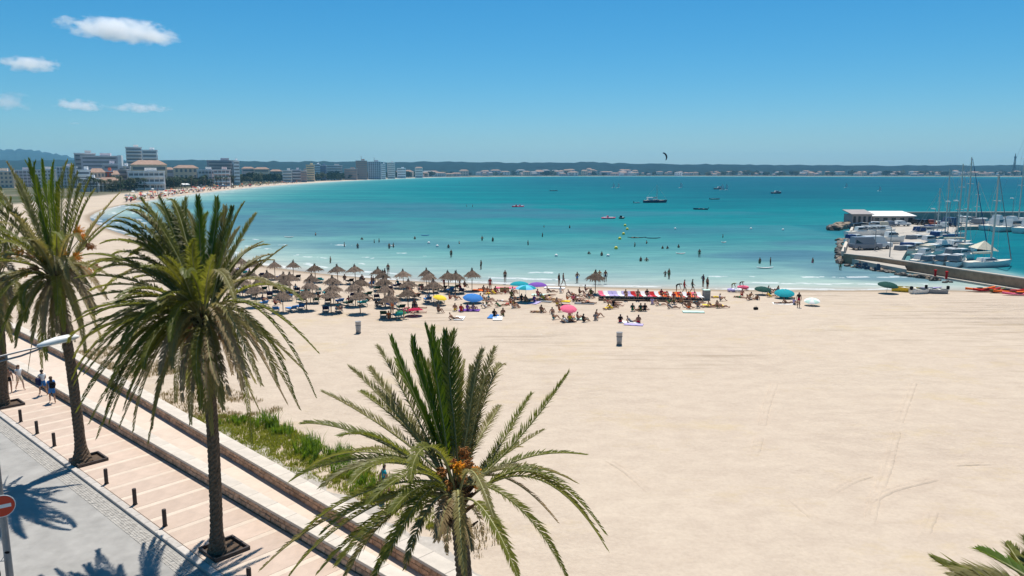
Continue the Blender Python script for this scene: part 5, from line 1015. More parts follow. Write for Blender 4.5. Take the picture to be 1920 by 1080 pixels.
def sailboat(p, rz, L, mh, label, canv=0, hm=None, group='sailing yachts moored in the harbour', jib=None):
    t = thing('sailing_yacht', label, 'yacht', p, rz, group); B = L * .28; Hh = .085 * L + .15
    b = MB(); s = hull(b, L, B, Hh, .2); b.build('hull', hm or M_HULLW, t, True); b = MB(); deck(b, s); b.build('deck', M_DECKW, t)
    b = MB(); cabin(b, -.16 * L, .2 * L, B * .32, B * .18, Hh, Hh + .5, .08 * L); b.build('cabin', M_HULLW, t)
    b = MB(); cabin(b, -.12 * L, .16 * L, B * .325, B * .20, Hh + .18, Hh + .36, .04 * L); b.build('cabin_window', M_WIN, t)
    mx = .08 * L; b = MB(); b.tube([(mx, 0, Hh), (mx, 0, mh * .7), (mx - .02 * L, 0, mh)], [.15, .13, .09], 8); b.build('mast', M_MAST, t)
    b = MB(); b.tube([(mx, 0, Hh + 1.3), (-.34 * L, 0, Hh + 1.35)], [.2, .16], 7); b.build('furled_mainsail', M_CANV[canv], t)
    b = MB()
    for f in (.45, .72): b.tube([(mx, -B * .3, mh * f), (mx, B * .3, mh * f)], .035, 4)
    b.build('spreader', M_MAST, t)
    b = MB(); b.tube([(mx, 0, mh * .985), (.52 * L, 0, Hh * 1.2)], [.04, .085] if jib is not None else .03, 6); b.build('forestay', M_CANV[jib] if jib is not None else M_MAST, t)
    b = MB(); b.tube([(mx, 0, mh * .985), (-.49 * L, 0, Hh)], .025, 4); b.build('backstay', M_MAST, t)
    for sd in (-1, 1): b = MB(); b.tube([(mx, 0, mh * .95), (mx, sd * B * .3, mh * .72), (mx - .01 * L, sd * B * .46, Hh)], .022, 4); b.build('shroud', M_MAST, t)
    return t
def dinghy(p, rz, L, label, m=None, group='small boats', inner=None, name='dinghy', outboard=True):
    t = thing(name, label, name.replace('_', ' '), p, rz, group); B = L * .42; Hh = .45
    b = MB(); s = hull(b, L, B, Hh, .3, 8); b.build('hull', m or M_HULLW, t, True); b = MB(); deck(b, s, -.12, .86); b.build('floor', inner or M_DECKW, t)
    for x in (-.2, .12): b = MB(); b.box((x * L, 0, Hh - .02), (.25, B * .82, .05)); b.build('thwart', M_DECKW, t)
    if outboard: b = MB(); b.box((-.53 * L, 0, Hh + .22), (.28, .25, .45), 0, bev=.05); b.build('outboard_motor', CL['black'], t)
    return t
def kayak(x, y, colr, label, rz, L=3.4, z=.05):
    t = thing('kayak', label, 'kayak', P(x, y, z), rz, 'kayaks on the sand'); b = MB(); n = 10; vs = []
    for i in range(n + 1):
        u = i / n - .5; w_ = .36 * (1 - (2 * abs(u)) ** 2.4) + .01; h = .12 + .20 * (2 * u) ** 2
        vs += [(u * L, w_, h), (u * L, w_ * .8, h * .3 - .0), (u * L, 0, max(0, h - .18)), (u * L, -w_ * .8, h * .3), (u * L, -w_, h), (u * L, 0, h + .09)]
    b.add(vs, [(i * 6 + j, i * 6 + (j + 1) % 6, i * 6 + 6 + (j + 1) % 6, i * 6 + 6 + j) for i in range(n) for j in range(6)]); b.build('hull', CL[colr], t, True)
    b = MB(); b.ball((-.1, 0, .22), (.5, .22, .08), 10, 5); b.build('seat_well', CL['black'], t); return t
# afloat in the bay
t = sailboat(P(1228, 380, SEA_Z), R(12), 11.5, 8.5, 'dark hulled sailing boat anchored in the middle of the bay', 1, M_HULLN, 'boats out in the bay')
b = MB(); b.box((-2.6, 0, 1.9), (2.6, 2.2, 1.4), 0, bev=.1); b.build('deck_house', M_HULLW, t)
dinghy(P(1194, 381, SEA_Z), .3, 3.2, 'small white dinghy trailing beside the anchored sailing boat', group='boats out in the bay')
dinghy(P(1314, 393, SEA_Z), R(165), 5.5, 'dark open boat with pale canopy off the anchored sailing boat', M_HULLN, 'boats out in the bay'); dinghy(P(1340, 374, SEA_Z), .2, 5.5, 'grey open boat farther out than the dark one', M_GREY, 'boats out in the bay'); dinghy(P(1038, 358, SEA_Z), .1, 6, 'grey speedboat alone in the deep blue water', M_GREY, 'boats out in the bay')
for (x, y, L, lab, hm) in ((1348, 355, 9, 'grey launch with two white sails beside it far out', M_GREY), (1455, 363, 7, 'small dark launch far out near the harbour mouth', M_HULLN)): motorboat(P(x, y, SEA_Z), .1, L, lab, None, hm, 'boats out in the bay')
def board_sail(x, y, hgt, label, c='white', grp='sails far out in the bay'):
    t = thing('windsurf_sail', label, 'windsurfer', P(x, y, SEA_Z), rnd.uniform(-.5, .5), grp); b = MB(); h = hgt
    b.add([(0, .02, .1), (h * .5, .04, h * .25), (h * .42, .04, h * .7), (.1 * h, .02, h), (0, -.02, .1), (h * .5, -.04, h * .25), (h * .42, -.04, h * .7), (.1 * h, -.02, h)], [(0, 1, 2, 3), (7, 6, 5, 4), (0, 4, 5, 1), (1, 5, 6, 2), (2, 6, 7, 3), (3, 7, 4, 0)]); b.build('sail', M_SAIL, t)
    b = MB(); b.tube([(0, 0, 0), (.05 * h, 0, h * .55), (.1 * h, 0, h * 1.01)], .06, 5); b.build('mast', CL['black'], t); b = MB(); b.ball((.2, 0, .05), (1.6, .4, .12), 8, 4); b.build('board', CL['white'], t)
for x, y, h, lab in ((1149, 352, 4.5, 'white sail far out, first of a close pair'), (1158, 352, 4.2, 'white sail far out, second of a close pair'), (1275, 352, 5, 'lone white sail beyond the anchored sailing boat'), (1352, 356, 5, 'white sail beside the grey launch, nearer the anchored boat'), (1361, 356, 5, 'white sail beside the grey launch, nearer the harbour'), (1585, 352, 4.5, 'white sail far out off the harbour'), (1648, 358, 3.6, 'small white sail low over the harbour wall')): board_sail(x, y, h, lab)
def pedalo(x, y, colr, label, rz=0.0, L=3.2):
    t = thing('pedal_boat', label, 'pedal boat', P(x, y, SEA_Z), rz, 'pedal boats and floats in the bay')
    for sd in (-.55, .55): b = MB(); b.tube([(-L / 2, sd, .15), (-L / 2 + .4, sd, .2), (L / 2 - .5, sd, .2), (L / 2, sd, .38)], [.16, .24, .24, .08], 8); b.build('float', CL[colr], t, True)
    b = MB(); b.box((0, 0, .45), (L * .7, 1.2, .1)); b.build('platform', CL['white'], t)
    for sd in (-.3, .3): b = MB(); b.box((-.3, sd, .72), (.5, .42, .45), 0, .8); b.build('seat', CL[colr], t)
    return t
pedalo(969, 388, 'crimson', 'dark red pedal boat with a pink float far out in the bay', .3, 4); pedalo(976, 388, 'pink', 'pink pedal boat touching the dark red one', .3, 3); pedalo(1141, 410, 'pink', 'dusky pink pedal boat out beyond the sunbeds', .1, 4.4); pedalo(1166, 410, 'black', 'black float near the dusky pink pedal boat', .2, 1.6)
def board(x, y, colr, label, L=3.2, rz=0.0, z=None, name='paddle_board'):
    b = MB(); n = 10; vs = []
    for i in range(n + 1):
        u = i / n - .5; w_ = .40 * (1 - (2 * abs(u)) ** 2.6) + .01; zz = .10 + .10 * (2 * u) ** 2
        vs += [(u * L, w_, zz), (u * L, 0, zz - .08), (u * L, -w_, zz), (u * L, 0, zz + .04)]
    b.add(vs, [(i * 4 + j, i * 4 + (j + 1) % 4, i * 4 + 4 + (j + 1) % 4, i * 4 + 4 + j) for i in range(n) for j in range(4)]); return tag(b.build(name, CL[colr], None, True, P(x, y, SEA_Z if z is None else z), rz), label, 'board', 'boards and floats on the water')
board(1194, 446, 'black', 'long dark paddle board with a rider beyond the sunbeds', 4.2); person(1190, 446, 'lie', 'rider lying on the long dark paddle board', 'black', 'none', None, 1, 0, 1.5, z=.0, group='bathers in the water'); board(1224, 447, 'navy', 'navy paddle board far end of the pair beyond the sunbeds', 3.4)
board(1434, 503, 'white', 'white float held between two bathers near the jetty', 2.6); board(1276, 476, 'white', 'white float pushed by a bather off the red sunbeds', 1.8); board(1357, 455, 'white', 'white float beside a lone bather off the jetty', 1.0); board(797, 442, 'blue', 'blue air mattress drifting off the straw parasols', 1.9); board(542, 445, 'white', 'white board drifting off the far straw parasols', 2.2); board(736, 462, 'white', 'white board beside two standing bathers', .9)
M_BUOY = mat('buoy_yellow', (.70, .60, .05), .5, .4); M_BUOYW = mat('buoy_white', (.75, .75, .70), .5, .4)
for k, (x, y) in enumerate(((1155, 467), (1162, 449), (1169, 440), (1176, 431), (1172, 424))):
    b = MB(); b.ball((0, 0, .15), (.35, .35, .42), 10, 6); tag(b.build('marker_buoy', M_BUOY, None, True, P(x, y, SEA_Z)), f'yellow buoy, {ORD[k + 1]} from the beach in the line running out past the sunbeds', 'buoy', 'yellow buoy line')
for x, y, lab in ((1140, 481, 'white buoy off the sunbed parasol'), (1266, 430, 'white buoy far out beyond the sunbeds'), (1408, 430, 'white buoy far out off the jetty'), (1468, 432, 'white buoy nearest the harbour'), (804, 457, 'white buoy off the twin straw parasols'), (820, 463, 'white buoy beside bathers off the twin parasols'), (1043, 481, 'white buoy out from the purple umbrella')):
    b = MB(); b.ball((0, 0, .12), (.30, .30, .34), 10, 6); tag(b.build('marker_buoy', M_BUOYW, None, True, P(x, y, SEA_Z)), lab, 'buoy')
# kite and its rider
kp = PD(1244, 290, 400); kt = thing('kite', 'dark crescent kite flying above the far shore', 'kite', kp); b = MB(); vs = []; n = 10
for i in range(n + 1):
    a = R(20 + 105 * i / n); c = Vector((math.cos(a) * 2.6 + .6, 0, math.sin(a) * 2.6 - 1.7)); rad = c.normalized(); ch = .75 * math.sin(math.pi * (.12 + .76 * i / n))
    for u, th in ((-1, 0), (-.3, .16), (1, 0), (-.3, -.02)): vs.append((c.x + math.cos(a) * th, u * ch + .2, c.z + math.sin(a) * th + u * -.25))
rot = Matrix.Rotation(R(50), 4, 'Y'); vs = [rot @ Vector(v) for v in vs]
b.add(vs, [(i * 4 + j, i * 4 + (j + 1) % 4, i * 4 + 4 + (j + 1) % 4, i * 4 + 4 + j) for i in range(n) for j in range(4)]); b.build('wing', CL['black'], kt, True)
b = MB(); b.tube(vs[0::4], .14, 6); b.build('leading_edge', CL['navy'], kt, True)
# beached craft at the harbour end
kayak(1838, 543, 'orange', 'orange kayak lying on the sand against the jetty, nearest the dinghies', .25, 4.6); kayak(1850, 545, 'red', 'red kayak beside the orange one against the jetty', .2, 4.0); kayak(1888, 546, 'red', 'scarlet kayak lying among canoes at the harbour gate', -.2, 4.4); kayak(1900, 549, 'orange', 'salmon kayak nearest the picture edge', -.1, 4.6); kayak(1870, 546, 'olive', 'olive kayak between the red and scarlet ones', .5, 3.4); kayak(1912, 553, 'pink', 'pink kayak lowest by the picture edge', -.1, 4)
dinghy(P(1703, 546), R(160), 3.6, 'cream dinghy drawn up on the sand beside the dark teal umbrella', CL['yellow'], 'dinghies on the beach'); dinghy(P(1728, 549), R(20), 3.2, 'white dinghy with grey floor drawn up beside the cream one', None, 'dinghies on the beach', M_GREY); dinghy(P(1750, 549), R(170), 3.0, 'grey dinghy at the end of the beached row', M_GREY, 'dinghies on the beach')
board(1745, 541, 'lilac', 'lilac paddle board at the water beside the beached dinghies', 3.0, .1)

# ------------------------------------------------------------------ harbour: jetty, quay, sheds, boats
M_CONC = mat('quay_concrete', (.40, .36, .31), .9, .2, .14, .35, .01, 4); M_JW = mat('jetty_wall', (.27, .19, .125), .9, .15, .28, .8, .02, 5); M_ROCK = mat('sea_rock', (.30, .235, .175), .95, .15, .3, 1.2, .05, 4, objvary=.2); M_ROCKD = mat('wet_rock', (.06, .05, .04), .6, .4, .3, 1.2, .05, 4, objvary=.2)
WL = [P(1580, 492, 0), P(1640, 499, 0), P(1720, 512, 0), P(1800, 525, 0), P(1870, 536, 0), P(1925, 545, 0), P(2020, 560, 0)]
jt = thing('jetty', 'brown harbour jetty wall running from the beach out to the rocky end', 'jetty', WL[0])
def wallstrip(pts, th, z0, z1, org):
    b = MB(); vs, fs = [], []
    for i, p in enumerate(pts):
        d = (pts[min(i + 1, len(pts) - 1)] - pts[max(i - 1, 0)]).normalized(); nrm = Vector((-d.y, d.x, 0)); q = p - org
        for s in (0, th): vs += [(*(q + nrm * s).xy, z0), (*(q + nrm * s).xy, z1)]
    for i in range(len(pts) - 1):
        o = i * 4; k = o + 4; fs += [(o, k, k + 1, o + 1), (o + 1, k + 1, k + 3, o + 3), (o + 3, k + 3, k + 2, o + 2)]
    fs += [(0, 1, 3, 2), tuple((len(pts) - 1) * 4 + j for j in (0, 2, 3, 1))]; b.add(vs, fs); return b
wallstrip(WL, .7, -1.2, 1.35, WL[0]).build('wall', M_JW, jt); wallstrip([p + Vector((0, 0, 0)) for p in WL], .8, 1.352, 1.47, WL[0]).build('coping', M_CONC, jt)
# ledge of pale stone at the foot of the wall
LD = [p + Vector((-.2, -1.5 - .25 * i, 0)) for i, p in enumerate(WL[1:])]; wallstrip(LD, 1.3, -1.0, .12, LD[0]).build('foot_ledge', M_CONC, None); lg_ = COL.objects[-1]; lg_.parent = jt; lg_.location = LD[0] - WL[0]
# painted lettering on the wall is only a blur of blue strokes in the photograph: strokes, no letters
b = MB(); rr = random.Random(4); p0, p1 = P(1606, 496, .5), P(1652, 502, .5); d = (p1 - p0).normalized(); nn_ = Vector((d.y, -d.x, 0))
for k in range(26):
    u = rr.random(); c = p0.lerp(p1, u) - WL[0] + nn_ * .02; h = rr.uniform(.2, .8); wv = d * rr.uniform(.12, .4); z = rr.uniform(.0, .7)
    q = [(c - wv), (c + wv), (c + wv * .7), (c - wv * .7)]; zz = [z - .1, z - .1, z + h * .5, z + h * .5]
    b.add([(*q[i].xy, zz[i]) for i in range(4)] + [(*(q[i] + nn_ * .01).xy, zz[i]) for i in range(4)], [(4, 5, 6, 7), (0, 1, 5, 4), (1, 2, 6, 5), (2, 3, 7, 6), (3, 0, 4, 7)])
gf = tag(b.build('graffiti_strokes', mat('paint_slate', (.06, .09, .14), .8, .2, .3, 3), jt), kind='stuff')
qz = .75
QP = [P(1582, 482, qz), P(1588, 462, qz), P(1594, 445, qz), P(1600, 430, qz), P(1598, 417, qz), P(1720, 414, qz), P(1930, 413, qz), P(2100, 412, qz), P(2100, 419, qz), P(1930, 423, qz), P(1800, 425, qz), P(1788, 436, qz), P(1740, 452, qz), P(1700, 470, qz), P(1690, 487, qz), P(1700, 505, qz), P(1640, 494, qz)]
b = MB(); b.prism([(p.x, p.y) for p in QP], -1.6, qz)
qy = tag(b.build('quay', M_CONC), kind='structure')
sw = thing('low_wall', 'pale low wall with light posts along the seaward edge of the quay', 'wall', P(1583, 478, qz)); o0 = P(1583, 478, qz)
sp = [P(1583, 480, qz), P(1589, 462, qz), P(1595, 445, qz), P(1600, 432, qz)]; wallstrip(sp, .5, 0, .8, o0).build('wall', M_CAP, sw)
for p in sp: b = MB(); b.tube([p - o0, p - o0 + Vector((0, 0, 1.5))], .12, 8); b.build('post', M_CONC, sw)
bk_ = [P(2080, 411, 0), P(1930, 411, 0), P(1720, 411.5, 0), P(1630, 412, 0)]; bw = thing('breakwater', 'long grey breakwater wall behind the moored yachts', 'breakwater', bk_[0])
wallstrip(bk_, 1.4, -1, 2.1, bk_[0]).build('wall', mat('breakwater_concrete', (.27, .255, .24), .9, .15, .2, .4, .01, 3), bw); wallstrip([p + Vector((0, .1, 0)) for p in bk_], 1.2, 2.102, 2.35, bk_[0]).build('coping', M_CONC, bw)
def rock(p, s, m, rr, label):
    bm = bmesh.new(); bmesh.ops.create_icosphere(bm, subdivisions=2, radius=1)
    ax = [Vector((rr.gauss(0, 1), rr.gauss(0, 1), rr.gauss(0, 1))).normalized() for _ in range(7)]
    for v in bm.verts:
        for a in ax:
            q = v.co.dot(a)
            if q > .62: v.co -= a * (q - .62)
        v.co.x *= s * rr.uniform(.98, 1.02) * 1.25; v.co.y *= s; v.co.z *= s * .75
    me = bpy.data.meshes.new('rock'); bm.to_mesh(me); bm.free(); me.materials.append(m)
    return tag(obj('rock', me, None, p, rr.uniform(0, 6.28)), label, 'rock', 'rocks around the jetty')
rr = random.Random(31)
US = sorted((rr.random() for _ in range(34)), reverse=True)
for k in range(26): u = US[k]; rock(P(1553 + u * 45, 430 - u * 9 + rr.uniform(-1.5, 3), .1), rr.uniform(.9, 2.0) * (.7 + .6 * u), M_ROCK if rr.random() < .75 and u > .2 else M_ROCKD, rr, f'boulder placed {ORD[k + 1]} in the tan heap at the seaward end of the quay')
for k in range(26): u = 1 - (k + rr.random()) / 26; rock(P(1578 - 4 * math.sin(u * 3) + rr.uniform(-6, 4), 448 + u * 46, -.1), rr.uniform(.45, 1.1), M_ROCKD if rr.random() < .7 else M_ROCK, rr, f'dark boulder, {ORD[k + 1]} from the jetty corner along the seaward foot of the quay')
for k in range(34): u = (k + rr.random()) / 34; rock(P(1585 + u * 200, 495 + u * 33 + rr.uniform(1, 4), -.1), rr.uniform(.25, .75), M_ROCK if rr.random() < .6 else M_ROCKD, rr, f'small boulder, {ORD[k + 1]} from the sea end at the foot of the jetty wall')
for x, y, lab in ((1753, 521, 'red post on the jetty ledge, nearer the sea'), (1774, 524, 'red post on the jetty ledge, nearer the beach')):
    t = thing('mooring_post', lab, 'post', P(x, y, .1)); b = MB(); b.lathe([(.16, 0), (.14, .9), (.2, .95), (.2, 1.1), (.05, 1.15)], 10); b.build('shaft', CL['red'], t); b = MB(); b.lathe([(.25, 0), (.25, .08)], 10); b.build('foot', M_CONC, t)
# sheds
M_SHED = mat('shed_wall', (.33, .30, .29), .85, .15, .1, .6); M_ROOFW = mat('roof_white', (.74, .73, .70), .6, .2, .05, 1)
def shed(x0, x1, ybase, h, dep, label, wallm, roofm, doors=3, over=.4):
    a, c = P(x0, ybase, qz), P(x1, ybase, qz); wd = c.x - a.x; t = thing('harbour_shed', label, 'shed', a)
    b = MB(); b.box((wd / 2, dep / 2, h / 2), (wd, dep, h)); b.build('wall', wallm, t); b = MB(); b.add([(-over, -over, h), (wd + over, -over, h), (wd + over, dep + over, h + .9), (-over, dep + over, h + .9), (-over, -over, h + .18), (wd + over, -over, h + .18), (wd + over, dep + over, h + 1.08), (-over, dep + over, h + 1.08)], [(3, 2, 1, 0), (4, 5, 6, 7), (0, 1, 5, 4), (1, 2, 6, 5), (2, 3, 7, 6), (3, 0, 4, 7)]); b.build('roof', roofm, t)
    for k in range(doors): b = MB(); b.box((wd * (k + .5) / doors, -.03, h * .42), (wd / doors * .5, .06, h * .8)); b.build('door', M_WIN, t)
    return t
shed(1597, 1634, 421, 2.6, 5, 'grey harbour building with dark openings at the seaward end of the quay', M_SHED, M_SHED, 4); shed(1636, 1714, 420, 2.0, 7, 'long low harbour shed with a bright white roof', M_SHED, M_ROOFW, 5)
# vehicles
M_GLASS = mat('car_glass', (.015, .02, .025), .1, .6); M_TYRE = mat('tyre', (.02, .02, .02), .85, .2); M_RIM = mat('rim', (.4, .4, .4), .4, .5, metal=.5)
def vehicle(p, rz, kind, paint, label):
    L, Wd, Hb, Hc = dict(van=(5.2, 2.0, 1.15, 2.3), car=(4.2, 1.75, .85, 1.45))[kind]; t = thing('parked_' + kind, label, kind, p, rz, 'vehicles parked on the quay')
    b = MB(); b.box((0, 0, .28 + (Hb - .28) / 2), (L, Wd, Hb - .28), 0, bev=.09); b.build('body', paint, t)
    b = MB(); x0, x1 = ((-L / 2 + .05, L / 2 - 1.0) if kind == 'van' else (-L / 2 + .5, L / 2 - 1.1)); cabin(b, x0, x1, Wd * .46, Wd * .46, Hb - .02, Hc, .7); b.build('roof', paint, t)
    b = MB(); cabin(b, x0 + .25, x1 + .02, Wd * .465, Wd * .44, Hb + .05, Hc - .18, .62); b.build('windows', M_GLASS, t)
    for sx in (-.31, .31):
        for sy in (-1, 1):
            b = MB(); vs = []
            for yy in (-.1, .1):
                for k in range(14): vs.append((math.cos(k * math.pi / 7) * .33, yy, math.sin(k * math.pi / 7) * .33))
            b.add(vs, [(k, (k + 1) % 14, 14 + (k + 1) % 14, 14 + k) for k in range(14)] + [tuple(range(14))[::-1], tuple(range(14, 28))]); wh = b.build('wheel', M_TYRE, t, loc=(sx * L, sy * (Wd / 2 - .08), .33))
            b = MB(); b.box((0, sy * .105, 0), (.34, .02, .34), 0, bev=.008); b.build('rim', M_RIM, wh)
    for sy in (-1, 1): b = MB(); b.box((L / 2 - .01, sy * Wd * .36, Hb * .72), (.06, .32, .16)); b.build('headlight', M_HULLW, t)
    return t
M_PG = mat('paint_grey', (.20, .215, .25), .3, .5); M_PD = mat('paint_dark', (.02, .022, .03), .3, .5); M_PB = mat('paint_blue', (.03, .06, .14), .3, .5); M_PR = mat('paint_rust', (.28, .07, .04), .3, .5)
vehicle(P(1622, 468, qz), R(5), 'van', M_PG, 'large grey van parked on the quay before white boats'); vehicle(P(1642, 466, qz), R(5), 'van', M_HULLW, 'white roofed van beside the large grey one')
vehicle(P(1718, 421, qz), R(95), 'car', M_PD, 'black car by the end of the white roofed shed'); vehicle(P(1731, 421.5, qz), R(92), 'car', M_PD, 'black car beside the rust red one'); vehicle(P(1743, 422, qz), R(88), 'car', M_PR, 'rust red car between black and navy vehicles'); vehicle(P(1777, 424, qz), R(95), 'van', M_PB, 'navy van near the masts on the quay')
vehicle(P(1663, 425, qz), R(180), 'car', M_PG, 'grey car in front of the white roofed shed'); vehicle(P(1690, 424, qz), R(5), 'car', M_HULLW, 'white car before the white roofed shed'); vehicle(P(1606, 430, qz), R(10), 'car', M_PD, 'black car by the grey harbour building'); vehicle(P(1620, 428.5, qz), R(10), 'car', M_PD, 'dark car beside the black one at the grey building')
# boats laid up ashore on the quay
for k, (x, y, L, rz, cv, lab) in enumerate(((1610, 441, 6, .1, None, 'white boat laid up ashore nearest the seaward low wall'), (1628, 440, 6, .2, 1, 'white boat with grey cover laid up behind the grey van'), (1645, 439, 6, .1, None, 'white boat laid up in the middle of the shore row'), (1658, 438, 5.5, .3, None, 'white boat with dark bow at the end of the shore row'), (1667, 452, 6, .1, None, 'white motor boat ashore just beyond the white van'), (1604, 455, 5, .4, 0, 'small boat with navy cover ashore by the low wall'), (1642, 430, 6, 3.0, 2, 'cream covered boat ashore before the sheds'))):
    motorboat(P(x, y, qz + .45), rz, L, lab, cv, None, 'boats laid up on the quay')
# moored boats
MO = [(1735, 441, 9, 0, 'navy covered motor boat at the inner corner of the quay'), (1752, 436, 8, 0, 'navy topped motor boat under the quay lamps'), (1770, 432, 9, None, 'white motor boat moored below the navy van'), (1718, 456, 7, 1, 'grey covered boat moored off the quay slope'), (1738, 459, 8, None, 'white boat moored second along the quay slope'), (1757, 450, 8, 0, 'blue covered boat moored by the tall masts'), (1700, 478, 7, 1, 'boat with curved grey cover nearest the jetty corner'), (1716, 474, 8, 0, 'boat with navy cover beside the curved grey cover'), (1731, 484, 7, None, 'small white motor boat behind the jetty wall'), (1748, 480, 9, 2, 'cream covered motor boat behind the jetty wall'), (1764, 478, 9, 2, 'large cream motor cruiser below the tall masts'), (1781, 486, 8, None, 'low white boat behind the jetty wall'), (1800, 487, 8, 1, 'grey covered boat beside the white yacht'), (1772, 497, 7, 1, 'tan and grey boat close under the jetty wall'), (1795, 499, 8, 1, 'dark green sided boat close under the jetty wall'), (1815, 474, 7, 2, 'yellow cream covered boat below the masts'), (1722, 494, 6, None, 'little white boat tucked in the jetty corner'), (1745, 497, 6, 1, 'grey boat second along the inner jetty wall'), (1788, 470, 8, None, 'white boat alongside the tall masted yacht')]
for x, y, L, cv, lab in MO: motorboat(P(x, y, SEA_Z), R(28) + rr.uniform(-.4, .4), L * .8, lab, cv, None, fly='cruiser' in lab)
sailboat(P(1800, 470, SEA_Z), R(8), 10.5, 17.3, 'sailing yacht with the tallest mast in the harbour', 2, M_HULLN, jib=0); sailboat(P(1850, 500, SEA_Z), R(14), 8.8, 14.2, 'white sailing yacht with raised awning nearest the jetty wall', 2, None, jib=1)
t = sailboat(P(1788, 462, SEA_Z), R(20), 9, 16.2, 'sailing yacht moored just inside the tallest masted one', 0); sailboat(P(1764, 446, SEA_Z), R(-5), 10, 15.2, 'sailing yacht with thin mast below the quay lamps', 1); sailboat(P(1750, 444, SEA_Z), R(-5), 9, 11, 'smaller sailing yacht beside the quay slope', 1)
aw = thing('boat_awning', 'cream awning stretched over the deck of the white yacht', 'awning', P(1842, 497, SEA_Z) + Vector((0, 0, 2.3))); b = MB(); b.add([(-1.8, -1.2, .4), (1.6, -1.3, .0), (1.6, 1.3, .3), (-1.8, 1.2, .5), (0, 0, 1.6)], [(0, 1, 4), (1, 2, 4), (2, 3, 4), (3, 0, 4), (3, 2, 1, 0)]); b.build('canvas', M_CANV[2], aw); b = MB(); b.tube([(0, 0, -1), (0, 0, 1.6)], .04, 5); b.build('pole', M_MAST, aw)
for x, y, L, lab, cv, fl in ((1808, 424.5, 14, 'white motor yacht moored first along the breakwater', None, True), (1840, 427, 13, 'white motor yacht with grey canopy along the breakwater', 1, True), (1868, 431, 15, 'long white motor yacht along the breakwater', None, True), (1895, 434, 15, 'white flybridge yacht along the breakwater near the picture edge', None, True), (1930, 436, 16, 'white yacht cut by the picture edge at the breakwater', None, True), (1890, 423, 12, 'white yacht with slanted bow behind the long one', None, False), (1915, 425, 12, 'white yacht behind the flybridge one', None, True), (1790, 430, 9, 'white motor boat moored at the breakwater root', None, False)):
    motorboat(P(x, y, SEA_Z), R(28) + rr.uniform(-.2, .2), L * .72, lab, cv, None, 'white yachts along the breakwater', fl and L > 14)
sailboat(P(1900, 430, SEA_Z), R(5), 14, 25, 'yacht with a very tall mast by the breakwater at the picture edge', 1); sailboat(P(1822, 425, SEA_Z), R(5), 12, 12, 'yacht with a short mast behind the tallest masted one', 1)
# quay lamps
for x, y, h, lab in ((1750, 440, 5.6, 'white headed quay lamp nearest the shed'), (1776, 448, 7.6, 'white headed quay lamp among the thin masts'), (1790, 458, 8.2, 'white headed quay lamp beside the tallest mast'), (1800, 452, 5.0, 'short white headed quay lamp beside the tallest mast'), (1640, 470, 4.2, 'slim quay lamp beside the vans'), (1668, 482, 4.6, 'slim quay lamp nearest the jetty wall'), (1896, 424, 7.0, 'white headed quay lamp by the breakwater yachts')):
    t = thing('quay_lamp', lab, 'lamp', P(x, y, qz), 0, 'lamps around the harbour'); b = MB(); b.tube([(0, 0, 0), (0, 0, h)], [.09, .06], 6); b.build('pole', M_GALV, t); b = MB(); b.tube([(0, 0, h), (-.3, 0, h + .12), (-1.0, 0, h + .15)], [.08, .16, .10], 6); b.build('head', M_WHITE, t)

